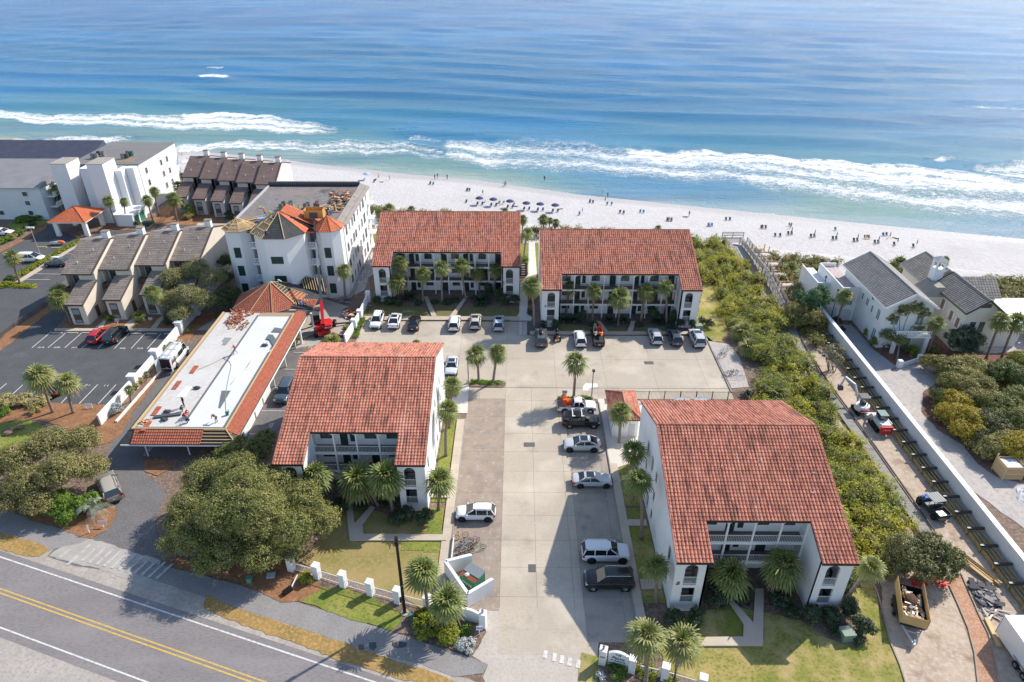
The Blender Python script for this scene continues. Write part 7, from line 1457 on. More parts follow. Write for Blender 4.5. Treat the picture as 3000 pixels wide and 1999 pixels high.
b.box(ex-.9,ex+.9,ey+1.8,ey+2.5,.1,.6);obj('lift_arms',b,M('arm_grey',(.55,.56,.57),.5),T);text_obj('T RENTAL',.22,white,T,(ex-.05,ey-1.9,.95),(math.pi/2,0,0),'lettering')
# utility vehicle
ux,uy,ua=46.9,56.9,math.pi*.56;T=thing('utility_vehicle','dark open utility buggy with grey roof and cargo bed on the dirt track','utility vehicle',(ux,uy,.02),ua)
for dx in(-1.15,1.25):
 for dy in(-.72,.72):wheel_at(T,dx,dy,.36,.26,rimm_=darksteel)
b=MB();b.hexa([(-1.8,-.7,.35),(1.8,-.7,.35),(1.8,.7,.35),(-1.8,.7,.35)],[(-1.8,-.72,.8),(1.7,-.6,.85),(1.7,.6,.85),(-1.8,.72,.8)]);b.hexa([(.8,-.65,.8),(1.75,-.55,.8),(1.75,.55,.8),(.8,.65,.8)],[(.8,-.6,1.15),(1.5,-.45,1.0),(1.5,.45,1.0),(.8,.6,1.15)]);obj('body',b,paint('buggy_teal',(.03,.06,.08)),T,world=False)
b=MB();b.box(-1.85,-.65,-.75,-.7,.8,1.15);b.box(-1.85,-.65,.7,.75,.8,1.15);b.box(-1.9,-1.85,-.75,.75,.8,1.15);b.box(-.7,-.65,-.7,.7,.8,1.15);obj('cargo_bed',b,plastic,T,world=False);b=MB();b.box(-1.84,-.71,-.69,.69,.81,.86);obj('bed_floor',b,steel,T,world=False)
b=MB();b.box(-.65,.85,-.75,.75,1.95,2.03)
for i in range(5):b.box(-.6,.8,-.62+.28*i,-.5+.28*i,2.03,2.06)
obj('roof',b,M('buggy_roof',(.20,.21,.22),.5),T,world=False);b=MB()
for s in(-.68,.68):b.tube([(-.6,s,.8),(-.6,s,1.97)],.04,6);b.tube([(1.0,s*.9,1.1),(.75,s,1.97)],.04,6)
obj('roll_cage',b,black,T,world=False);b=MB();b.box(-.45,.0,-.6,.6,.8,1.1);b.box(-.5,-.4,-.6,.6,1.1,1.5);obj('seat',b,plastic,T,world=False);b=MB();b.box(.9,1.5,-.4,.4,1.15,1.2);obj('blue_cover',b,M('blue_cloth',(.05,.15,.5),.7),T,world=False)
# dump trailer
tx,ty,ta=37.5,43.1,math.radians(-110);T=thing('dump_trailer','black dump trailer with plywood side boards, full of waste wood','trailer',(tx,ty,.03),ta)
b=MB()
for y0_,y1_ in((-1.1,-1.04),(1.04,1.1)):b.box(-2.3,2.0,y0_,y1_,.75,1.5)
b.box(-2.3,2.0,-1.03,1.03,.65,.76);b.box(1.94,2.0,-1.03,1.03,.77,1.5);b.box(-2.3,-2.24,-1.03,1.03,.77,1.5);obj('steel_body',b,paint('trailer_black',(.02,.02,.022),.5),T,world=False)
ply=M('plywood',(.58,.40,.18),.85,var=(.50,.33,.14),scale=1.5)
b=MB();b.box(-2.6,2.1,-1.14,-1.11,.95,2.2);b.box(-2.6,2.1,1.11,1.14,.95,2.2);b.box(2.03,2.07,-1.1,1.1,1.0,2.1);obj('side_board',b,ply,T,world=False)
b=MB();b.beam((2.0,-.8,.6),(3.9,0,.55),.12,.16);b.beam((2.0,.8,.6),(3.9,0,.55),.12,.16);b.tube([(3.6,0,0),(3.6,0,.9)],.06,6);b.box(2.4,2.5,-.6,.6,.5,.62);obj('drawbar',b,M('galvanised',(.5,.52,.54),.5),T,world=False)
for dx in(-.75,.35):
 for dy in(-1.28,1.28):wheel_at(T,dx,dy,.38,.24)
for s in(-1.28,1.28):b=MB();b.box(-1.25,.85,s-.14,s+.14,.82,.88);obj('mudguard',b,plastic,T,world=False)
rr=random.Random(4);b=MB()
for i in range(75):
 c=Vector((rr.uniform(-2,1.8),rr.uniform(-.9,.9),1.1+rr.random()*.55));an=rr.uniform(-.5,.5)+(1.5 if rr.random()<.25 else 0);L2=rr.uniform(.3,1.2);d=Vector((math.cos(an)*L2/2,math.sin(an)*L2/2,rr.uniform(-.15,.15)));c.y=max(-.8,min(.8,c.y));c.x=max(-1.6,min(1.4,c.x))
 b.beam(c-d*.8,c+d*.8,rr.uniform(.08,.3),.05,rr.choice([0,0,1,2,3]),rr.random())
o=obj('waste_wood',b,[wood,ply,wood_grey,white],None);o.matrix_world=Matrix.Identity(4);o.location=T.location;o.rotation_euler=T.rotation_euler;tag(o,'jumbled waste timber heaped inside the dump trailer','waste wood')
b=MB();b.ball((-.6,0,1.55),(.7,.55,.3),14,7);o=obj('brush_pile',b,M('brown_brush',(.14,.075,.045),.95,fine=((.06,.03,.02),8),bump=.15,bscale=9),None);o.location=T.location;o.rotation_euler=T.rotation_euler;tag(o,'dark brown brush heaped on the waste timber','brush')
b=MB();b.box(44.4,47.0,32.2,40.9,.55,2.9);
T=thing('box_trailer','white enclosed box trailer cut off at the lower right corner','trailer',(45.7,37,0));obj('box_body',b,paint('trailer_white',(.72,.73,.74),.45),T)
for y_ in(36.6,37.7):b=MB();b.tube([(44.25,y_,.38),(44.5,y_,.38)],.38,16);w_=obj('wheel',b,rubber,T);b=MB();b.tube([(44.22,y_,.38),(44.3,y_,.38)],.18,10);obj('rim',b,chrome,w_)
b=MB();b.box(44.3,44.39,36.0,38.3,.8,.9);obj('mudguard',b,steel,T)
b=MB();b.box(44.35,47.05,40.9,40.95,.5,2.92);obj('front_panel',b,M('galvanised',(.5,.52,.54),.5),T)
# covered watercraft on the far lot
a=g(1,525,1045);T=thing('watercraft','white and orange covered watercraft on the lot beyond the townhouses','watercraft',(a.x,a.y,.05),.1);b=MB();b.ball((0,0,.45),(1.6,.6,.45),12,6);obj('hull',b,M('craft_pale',(.55,.56,.57),.4),T,world=False,smooth=True);b=MB();b.ball((.75,-.1,.6),(.8,.42,.33),10,6);obj('hood',b,orange,T,world=False,smooth=True);b=MB();b.ball((-.3,0,.85),(.7,.25,.2),10,6);obj('seat',b,darksteel,T,world=False)
# ================================================================ VEGETATION
def tz(x,y):
 yc=float(np.interp(x,CX,CYV));t=min(max((y-yc)/22,0),1);return-10.1*(3*t*t-2*t**3)
def quads_mesh(name,V,mats,rv=None,smooth=False):
 n=len(V)//4;me=bpy.data.meshes.new(name);F4=np.arange(n*4).reshape(n,4);fill_mesh(me,V,F4)
 a=me.attributes.new('rnd','FLOAT','FACE');a.data.foreach_set('value',(nr.random(n)if rv is None else rv).astype(np.float32))
 for m in mats:me.materials.append(m)
 return me
def leaves(lumps,n,size,seed=0,up=.35,hang=0.,clump=.22,tuft=26):
 """leaf quads spread through the outer shell of overlapping lumps; each lump carries smaller tufts"""
 r=np.random.default_rng(seed);Lm=np.array(lumps,float);wt=(Lm[:,3]*Lm[:,4]+Lm[:,4]*Lm[:,5]);wt/=wt.sum()
 nt_=max(12,n//tuft);li=r.choice(len(Lm),nt_,p=wt);d=r.normal(size=(nt_,3));d[:,2]=np.abs(d[:,2])*1.1-.35;d/=np.linalg.norm(d,axis=1)[:,None]
 rad=r.uniform(.72,1.06,nt_);tc_=Lm[li,:3]+d*Lm[li,3:6]*rad[:,None]
 keep=np.ones(nt_,bool)
 for j in range(len(Lm)):
  q=((tc_-Lm[j,:3])/Lm[j,3:6]);keep&=~((np.linalg.norm(q,axis=1)<.66)&(li!=j))
 tc_,d=tc_[keep],d[keep];m=len(tc_);
 if m==0:return np.zeros((0,3)),np.zeros(0)
 ti=r.integers(0,m,n);off=r.normal(size=(n,3));off/=np.linalg.norm(off,axis=1)[:,None];cl=clump*float(np.mean(Lm[:,3]))
 tsz=r.uniform(.6,1.5,m)*max(cl,size*1.6);P_=tc_[ti]+off*(tsz[ti]*r.uniform(.25,1,n)**.6)[:,None]*np.array([1,1,.75])
 N_=off*.6+d[ti]*.6+r.normal(size=(n,3))*.55+np.array([0,0,up]);N_/=np.linalg.norm(N_,axis=1)[:,None]
 a=r.normal(size=(n,3));u=np.cross(N_,a);u/=np.linalg.norm(u,axis=1)[:,None]+1e-9;v=np.cross(N_,u)
 s=size*r.uniform(.5,1.35,n);su=u*(s*.5)[:,None];sv=v*(s*.32)[:,None];bend=N_*(s*.12)[:,None]
 V=np.stack([P_-su,P_-sv*1.0-bend*0,P_+su,P_+sv],1)
 V[:,0]-=bend;V[:,2]-=bend
 tr=r.random(m);rv=np.clip(.62*tr[ti]+.38*r.random(n),0,1)
 return V.reshape(-1,3),rv
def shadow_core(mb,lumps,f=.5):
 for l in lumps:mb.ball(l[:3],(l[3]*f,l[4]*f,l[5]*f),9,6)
dark_core=M('crown_shade',(.075,.07,.03),.95,var=(.11,.10,.045),scale=3)  # dark colour of the balls that stand for shade inside crowns
def tree(name,label,cat,bx,by,lumps,leafm,n,size,seed=1,trunk=.25,grp=None,bz=0.,core=True,barkm=None,up=.35):
 """lumps are relative to the base point (x, y, z, rx, ry, rz)"""
 T=thing(name,label,cat,(bx,by,bz),0,grp);V,rv=leaves(lumps,n,size,seed,up);me=quads_mesh('crown',V,[leafm],rv);o=bpy.data.objects.new('crown',me);COL.objects.link(o);o.parent=T
 b=MB();r=random.Random(seed)
 if trunk:
  zc=sum(l[2]for l in lumps)/len(lumps);top=Vector((sum(l[0]for l in lumps)/len(lumps)*.4,sum(l[1]for l in lumps)/len(lumps)*.4,zc*.45));b.tube([(0,0,-.1),(top.x*.5,top.y*.5,top.z*.5),top],[trunk,trunk*.8,trunk*.7],8)
  for l in lumps:c=Vector(l[:3]);mid=top.lerp(c,.5)+Vector((r.uniform(-.3,.3),r.uniform(-.3,.3),.2));b.tube([top,mid,c],[trunk*.55,trunk*.35,trunk*.12],6)
  obj('trunk',b,barkm or oakbark,T,world=False)
 if core:b=MB();shadow_core(b,lumps);obj('shade_core',b,dark_core,T,world=False)  # solid dark balls added as the crown's inner shade
 return T
def bush(n_,x,y,w_,h_,label,leafm=None,cat='shrub',grp=None,seed=None,size=.16,dens=1.,name='shrub',z0=0.,lobes=5):
 """w_ in crop pixels"""
 a=g(n_,x,y,z0);s=KK[n_][2];mpp=(Vector(GP(*[q+(1 if i==0 else 0)for i,q in enumerate(k(n_,x,y))],z0))-a).length;W2=w_/s*mpp/2;seed=seed or int(x*3+y)
 r=random.Random(seed);lm=[(0,0,h_*.5,W2*.75,W2*.75,h_*.5)]+[(W2*.5*math.cos(t+r.random()),W2*.5*math.sin(t+r.random()),h_*r.uniform(.35,.65),W2*r.uniform(.4,.6),W2*r.uniform(.4,.6),h_*r.uniform(.3,.42))for t in[2*math.pi*i/lobes for i in range(lobes)]]
 nl=int(dens*(W2*W2*14+W2*h_*14)*.55/(size*size*.32));nl=max(120,min(nl,9000))
 return tree(name,label,cat,a.x,a.y,lm,leafm or shrub_leaf,nl,size,seed,trunk=max(.03,W2*.06),grp=grp,bz=max(0,z0))
PCROWN=[];dead_leaf=leafmat('dead_palm_leaf',(.26,.17,.08),(.34,.24,.12),(.45,.34,.19),.15)
def palm_crown(seed,nf=26,dr=1.):
 r=random.Random(seed);V=[];rv=[];mi=[]
 for i in range(nf+4):
  az=i*2.39996+r.uniform(-.35,.35);t=i/(nf-1);q0=len(rv);el=R(78-118*t**1.05*dr+r.uniform(-9,9));pl=.12+r.uniform(.42,.56)*min(1,t*1.6);fr=r.uniform(.8,1.05);base=Vector((0,0,.02-.25*t))
  d=Vector((math.cos(az)*math.cos(el),math.sin(az)*math.cos(el),math.sin(el)));sd_=Vector((-math.sin(az),math.cos(az),0));up_=sd_.cross(d)*-1
  up_=d.cross(sd_)*-1 if d.cross(sd_).z<0 else d.cross(sd_)
  hub=base+d*pl*1.0-Vector((0,0,.10*t));w_=.018
  V+=[base-sd_*w_,base+sd_*w_,hub+sd_*w_,hub-sd_*w_];rv.append(.8)
  nl=11;rr0=r.random()*.35
  for j in range(nl):
   a=R(-84+168*j/(nl-1));ld=(d*math.cos(a)+sd_*math.sin(a)+up_*(-.10+.22*abs(math.sin(a))*0+.14*math.cos(a))).normalized();L_=fr*(.62+.42*math.cos(a*.9))*r.uniform(.85,1.08)
   sw=d.cross(ld);sw=(sd_ if sw.length<.05 else ld.cross(up_).normalized());w1=.12
   p1=hub+ld*L_*.55;p2=hub+ld*L_*.9-Vector((0,0,L_*(.13+.10*t)*r.uniform(.6,1.5)));p3=p2+ld*L_*.22-Vector((0,0,L_*.22*r.uniform(.4,1.3)))
   V+=[hub-sw*.012,hub+sw*.012,p1+sw*w1/2,p1-sw*w1/2];rv.append(rr0+r.random()*.15)
   V+=[p1-sw*w1/2,p1+sw*w1/2,p2+sw*.045,p2-sw*.045];rv.append(rr0+.1+r.random()*.2)
   V+=[p2-sw*.045,p2+sw*.045,p3+sw*.006,p3-sw*.006];rv.append(rr0+.2+r.random()*.45)
  mi+=[1 if i>=nf else 0]*(len(rv)-q0)
 return np.array([tuple(v)for v in V]),np.clip(np.array(rv),0,1),mi
for i in range(7):
 V,rv,mi=palm_crown(20+i,23+2*i,1.0 if i<3 else 1.12);ms_=[quads_mesh('crown',V,[pl_,dead_leaf],rv)for pl_ in(palm_leaf,palm_leaf_y)];PCROWN.append(ms_);[q.polygons.foreach_set('material_index',mi)for q in ms_]
def palm(n_,bx,by,cx,cy,dia,label,pale=False,grp=None,z0=0.,bootsy=False,tr=.17,minh=.4):
 px,py=k(n_,bx,by);a=GP(px,py,z0);tyy=k(n_,cx,cy)[1];lo,hi=z0+.2,z0+30.
 for _ in range(40):
  m=(lo+hi)/2
  if PX((a.x,a.y,m))[1]>tyy:lo=m
  else:hi=m
 h_=max(lo,z0+minh);c=GP(*k(n_,cx,cy),h_);lean=max(-3,min(3,c.x-a.x));top=Vector((lean,0,h_-z0))
 q=np.array([c.x,a.y,h_-CH]);zc=float(q@_F);dm=dia/KK[n_][2]*zc/FPX;sca=dm/3.0
 T=thing('palm_tree',label,'palm tree',(a.x,a.y,z0),0,grp or 'sabal palms')
 tr=min(tr*1.12,dm*.068);i_=int(bx*7+by*3)%7;b=MB();r=random.Random(int(bx+by));mid=top*.5+Vector((-lean*.12+r.uniform(-.08,.08),r.uniform(-.1,.1),0))
 b.tube([(0,0,-.1),top*.08+Vector((0,0,0)),mid,top*.85,top],[tr*1.35,tr*1.05,tr*.95,tr*.9,tr*1.15],9);obj('trunk',b,bark,T,world=False,smooth=True)
 if bootsy or dm>2.2:b=MB();b.tube([top*.86,top*.95,top+Vector((0,0,.12*sca))],[tr*1.1,tr*1.9,tr*1.2],8);obj('leaf_boots',b,boots,T,world=False)
 o=bpy.data.objects.new('crown',PCROWN[i_][1 if pale else 0]);COL.objects.link(o);o.parent=T;o.location=top+Vector((0,0,.1));o.rotation_euler=(r.uniform(-.16,.16),r.uniform(-.16,.16),r.uniform(0,6.28));o.scale=(sca,sca,sca*.92);return T
PL=[(3,440,965,412,635,175,'palm behind another one at the left front corner of villa C'),(3,402,1005,385,800,205,'leftmost short palm leaning against the front of villa C'),(3,620,1010,612,735,165,'second palm along the front of villa C with a leaning trunk'),(3,790,1015,782,680,180,'palm with brown trunk at the left path of villa C'),(3,1005,985,958,665,180,'leaning palm at the right path of villa C'),(3,1130,930,1115,715,180,'palm over the big dark cycad before villa C'),(3,1270,945,1272,705,160,'palm nearest the right stair tower of villa C'),(3,1628,1245,1600,845,215,'stout palm between villas C and A at the crossing stripes'),(3,1530,600,1565,375,150,'palm beside the seaward walkway, right of villa C roof'),(3,1512,470,1522,250,110,'palm half hidden behind the right end of villa C roof'),(4,487,1130,525,865,165,'leftmost palm in front of villa A'),(4,725,1190,745,890,180,'second palm in front of villa A'),(4,958,1235,980,945,235,'largest palm in front of the middle of villa A'),(4,1165,1185,1220,895,200,'leaning palm right of the middle of villa A'),(4,1402,1200,1400,860,175,'rightmost palm in front of villa A'),(4,283,345,283,248,125,'left palm of the pair beside the beach stairs'),(4,385,345,398,280,95,'right palm of the pair beside the beach stairs'),(4,335,345,345,262,70,'small palm between the pair by the beach stairs'),(4,1325,420,1325,340,100,'palm top peeping over the ridge of villa A'),(3,305,215,308,150,120,'palm on the dune left behind villa C'),(3,505,215,512,165,105,'palm top above the ridge of villa C'),(3,1360,230,1360,178,80,'tiny palm top above the right end of villa C ridge'),(8,1930,435,1905,165,225,'left palm on the car park island'),(8,2055,445,2100,150,215,'right palm on the car park island'),(8,1655,850,1685,450,215,'far palm along the right wall of villa D'),(8,1625,1105,1650,665,245,'middle palm along the right wall of villa D'),(12,1530,248,1537,8,270,'near palm along the right wall of villa D'),(12,600,230,580,-35,290,'palm left in the front court of villa D'),(12,1070,210,905,0,350,'slanting palm in the middle of villa D court'),(12,1185,268,1120,-20,330,'palm right of the slanting one in villa D court'),(9,558,588,580,235,265,'tall palm on the median above the white pickup'),(9,975,985,985,690,250,'tall palm in front of the pool pavilion'),(9,1095,1475,1105,1045,270,'palm at the left wall of villa B with its crown by the pavilion'),(13,1517,470,1500,10,250,'middle palm along the shaded left wall of villa B'),(13,1630,955,1632,668,240,'near palm along the shaded left wall of villa B'),(14,820,890,895,735,350,'left palm in the court of villa B'),(14,1222,900,1300,655,340,'right palm in the court of villa B'),(15,600,960,822,680,240,'leaning palm at the right corner of villa B'),(12,1455,1040,1415,705,320,'taller palm left of the driveway mouth'),(12,1575,1165,1592,935,320,'shorter palm left of the driveway mouth over the lime hedge'),(13,1545,1610,1558,1205,345,'left palm behind the entrance sign fence'),(13,1755,1610,1830,1250,330,'right palm behind the entrance sign fence'),(6,480,1080,345,735,300,'bigger of the two slanting palms on the pine straw'),(6,665,1085,598,795,250,'smaller of the two slanting palms on the pine straw'),(6,650,268,520,25,210,'slanting palm at the left end of the townhouses'),(7,452,338,318,45,190,'slanting palm before the third townhouse wing'),(1,185,1405,100,1145,180,'slanting palm on the hedge strip near the minivan'),(1,1058,885,978,640,125,'slanting palm left before the shaft tower block'),(1,1158,872,1122,645,95,'thin palm between the first two before the shaft block'),(1,1388,828,1330,630,120,'palm right of the green doors'),(1,1442,782,1395,555,115,'palm against the white side wall of the shaft block'),(1,1608,830,1562,615,165,'palm left of the farther townhouses'),(1,1715,785,1712,710,130,'short palm before the farther townhouses'),(1,1640,640,1615,505,120,'palm beyond the shaft block nearest the beach'),(1,1670,520,1650,415,75,'tiny palm at the beach corner of the shaft block'),(1,560,770,497,535,115,'upper palm in the gap left of the shaft towers'),(1,598,755,540,620,105,'lower palm in the gap left of the shaft towers'),(2,745,1310,715,1130,165,'palm in front of the left turret of the tower block'),(2,1585,1425,1570,1140,165,'palm at the right turret of the tower block'),(5,445,575,475,420,185,'palm beside the terrace of the white beach house'),(5,652,912,735,635,175,'slanting palm before the arched garage door'),(5,1215,1060,1243,865,165,'palm left of the porch of the white house'),(5,1308,1095,1378,905,190,'palm in front of the porch balustrade'),(5,1480,1155,1572,880,180,'palm right of the white house porch'),(5,1868,990,1910,815,235,'palm before the cream house gable'),(5,2005,1222,2145,850,210,'left one of two tall slanting palms at the far right'),(5,2148,1205,2290,860,220,'right one of two tall slanting palms at the far right'),(1,560,1545,540,1465,215,'low pale palm at the corner of the first townhouse'),]
for q in PL:palm(*q,pale=q[6].startswith(('left palm behind','right palm behind','bigger','smaller','low pale','leaning palm at the right corner','slanting palm on the hedge')))
for q in((6,1185,985,1168,868,110,'wall-side dwarf palm nearest the street along the white wall'),(6,1330,790,1325,728,60,'small dwarf palm beside the mulch strip behind the van'),(6,1480,535,1482,488,80,'dwarf palm just above the van ladders'),(6,1555,500,1550,460,60,'dwarf palm behind the van near the pillar'),(6,1705,360,1700,328,45,'tiny dwarf palm at the upper end of the white wall'),(6,1410,700,1405,665,55,'dwarf palm at the rear of the van')):
 palm(*q,grp='dwarf palms along the white wall',tr=.09)
for q in((10,130,540,120,470,250,'big silvery palmetto in the scrub left of the track'),(4,2095,1330,2095,1265,240,'palmetto at the scrub edge above the bicycles'),(4,2160,1480,2160,1410,240,'palmetto at the scrub edge beside the bicycles'),(10,1120,1480,1110,1430,170,'palmetto at the near end of the boardwalk'),(15,980,270,975,215,150,'bright palmetto beside the boardwalk'),(9,2340,560,2335,500,130,'palmetto beside the pool fence'),(5,240,440,235,400,200,'palmetto clump on the dune beside the terrace'),(5,1225,390,1225,340,190,'palmetto clump between the two beach houses'),(5,1640,330,1640,315,110,'palmetto top above the bell tower roof'),(6,1265,240,1255,200,130,'palmetto before the third townhouse wing'),(7,700,270,1,1,1,''),(8,620,110,600,60,190,'palmetto behind the ridge of villa D'),(8,1365,95,1360,80,110,'palmetto top above the right end of villa D ridge'),(1,265,175,262,155,95,'palm top above the dark roof at the far left')):
 if q[6]:palm(*q,pale=q[0]in(10,4,8),grp='palmettos',minh=.3,z0=(0 if q[0]!=1 else 0))
a=g(11,660,400);T=thing('feather_palm','silver-green feather palm bending over the tan suv','palm tree',(a.x,a.y,0));V=[];rv=[];r=random.Random(2)
for i in range(16):
 az=i*2.4;el=R(r.uniform(15,75));L_=r.uniform(1.9,2.6);P0=Vector((0,0,1.2));prev=P0
 for s in range(1,11):
  t=s/10;d=Vector((math.cos(az)*math.cos(el),math.sin(az)*math.cos(el),math.sin(el)));p=P0+d*L_*t-Vector((0,0,1.5*t*t));ax=(p-prev).normalized();sd_=ax.cross(Vector((0,0,1))).normalized()
  for sg in(-1,1):
   for h_ in(0,.5):c=prev.lerp(p,h_);tip=c+sd_*sg*.55*(1-t*.5)+ax*.25-Vector((0,0,.12));V+=[c-ax*.02,c+ax*.02,tip+ax*.015,tip-ax*.015];rv.append(r.random())
  prev=p
me=quads_mesh('crown',np.array([tuple(v)for v in V]),[silver_leaf if False else leafmat('feather_leaf',(.22,.28,.20),(.32,.37,.28),(.48,.52,.42))],np.array(rv));o=bpy.data.objects.new('crown',me);COL.objects.link(o);o.parent=T;b=MB();b.tube([(0,0,0),(0,0,1.25)],[.28,.2],8);obj('trunk',b,bark,T,world=False)
# ---- oaks and other broad-leaved trees: lumps given at photograph positions
def oak(label,n_,bx,by,pts,leafm,n,size,seed,name='oak_tree',cat='tree',grp=None,trunk=.3,up=.35):
 a=g(n_,bx,by);lm=[]
 for(x,y,z,rx,rz)in pts:c=g(n_,x,y,z);lm.append((c.x-a.x,c.y-a.y,z,rx,rx,rz))
 return tree(name,label,cat,a.x,a.y,lm,leafm,n,size,seed,trunk,grp,up=up)
oak('huge spreading oak left of villa D, shading the road',0,560,1275,[(440,1165,3.6,2.3,1.7),(470,1095,4.6,2.3,1.6),(545,1085,5.4,2.5,1.7),(620,1110,5.4,2.4,1.7),(690,1150,4.6,2.3,1.7),(735,1195,3.6,1.9,1.5),(660,1215,4.4,2.3,1.7),(590,1180,6.3,2.8,2.3),(520,1175,6.1,2.7,2.2),(555,1130,6.8,2.6,2.1),(450,1230,3.8,2.1,1.6),(520,1265,3.4,2.1,1.6),(600,1272,3.2,2.0,1.5),(670,1255,2.6,1.6,1.4),(420,1200,2.9,1.7,1.4),(400,1250,2.2,1.5,1.2),(480,1290,2.2,1.5,1.2)],oak_leaf,105000,.17,31,trunk=.42)
oak('oak at the near right corner of the carport',0,585,1075,[(590,1035,3.2,1.7,1.4),(555,1030,2.6,1.5,1.3),(610,1010,3.0,1.3,1.2),(520,1040,2.0,1.3,1.1)],oak_leaf,12000,.2,32)
oak('broad oak at the left edge beside the tan suv',0,110,1150,[(40,1055,3.6,2.3,1.6),(110,1020,4.2,2.4,1.6),(185,1015,3.8,2.1,1.5),(60,1110,3.4,2.2,1.6),(140,1080,4.2,2.3,1.7),(205,1075,3.0,1.8,1.4),(20,1150,2.2,1.8,1.4),(-40,1080,3.4,2.4,1.6),(90,1155,2.2,1.6,1.3)],leafmat('oak_leaf_dry',(.14,.165,.04),(.27,.24,.08),(.44,.38,.17),.2),56000,.175,33)
oak('bright green rounded shrub under the left oak',11,430,420,[(330,350,1.2,1.0,.9),(420,360,1.4,1.1,1.0),(460,420,1.0,1.0,.8),(540,330,1.4,1.0,.9),(420,290,1.8,1.1,1.0),(640,300,1.3,.9,.9)],bright_leaf,11000,.17,34,'shrub','shrub',trunk=.1)
oak('pale olive feathery tree in front of the townhouse row',0,440,720,[(400,640,5.0,2.2,1.7),(450,620,5.8,2.3,1.8),(490,640,5.2,2.0,1.7),(430,680,4.4,2.3,1.8),(390,690,3.4,2.0,1.6),(470,690,3.8,1.9,1.6),(415,720,2.6,1.8,1.4)],leafmat('feathery_olive',(.20,.205,.055),(.31,.29,.115),(.46,.42,.24),.25),44000,.17,35)
oak('dark green tree between the olive tree and the tower block',0,520,715,[(510,640,3.6,1.8,1.6),(530,680,3.0,1.9,1.6),(500,690,3.2,1.8,1.5),(520,600,4.2,1.5,1.3),(560,700,1.6,1.6,1.2),(600,700,1.4,1.5,1.1)],leafmat('deep_leaf',(.04,.07,.02),(.075,.10,.03),(.16,.18,.07),.1),17000,.2,36)
oak('dark oak at the near end of the scrub by the dump trailer',0,2120,1330,[(2080,1265,2.8,1.7,1.4),(2140,1260,3.0,1.8,1.5),(2180,1285,2.4,1.5,1.3),(2110,1300,2.4,1.6,1.3),(2160,1310,2.0,1.4,1.2),(2060,1295,1.8,1.2,1.1)],leafmat('sand_oak',(.10,.12,.03),(.17,.165,.055),(.30,.28,.13),.15),22000,.18,37)
oak('pale green young pine beside the terrace wing',5,380,820,[(450,640,5.2,1.2,1.1),(520,600,5.4,1.1,1.0),(560,680,4.2,1.2,1.0),(470,730,3.4,1.3,1.1),(320,640,3.6,1.1,1.0),(390,700,3.8,1.2,1.0)],leafmat('pine_needles',(.06,.14,.05),(.10,.20,.075),(.20,.31,.15),.2),14000,.17,38,'pine_tree')
oak('grey-green bushy tree left of the white wall',5,350,900,[(280,790,2.4,1.6,1.4),(350,850,2.0,1.6,1.3),(450,850,2.2,1.5,1.4),(260,870,1.6,1.4,1.2),(520,900,1.2,1.2,1.0)],scrub_far,12000,.18,39)
oak('grey-olive tree standing before the gable of the white house',5,1200,1230,[(1230,770,6.6,1.3,1.1),(1340,730,7.2,1.6,1.2),(1430,790,6.2,1.2,1.0),(1150,840,5.2,1.0,.9),(1120,1000,2.6,1.2,1.0),(1230,1050,2.6,1.1,1.0)],oak_leaf,13000,.17,40,trunk=.16)
oak('glossy dark tree in front of the cream house',5,1800,1180,[(1720,1010,3.4,1.3,1.1),(1830,990,3.8,1.5,1.2),(1920,1040,3.0,1.4,1.1),(1760,1080,2.2,1.4,1.0),(1860,1110,1.8,1.3,.9)],leafmat('glossy_leaf',(.035,.07,.03),(.07,.10,.05),(.22,.27,.18),.1),12000,.19,41)
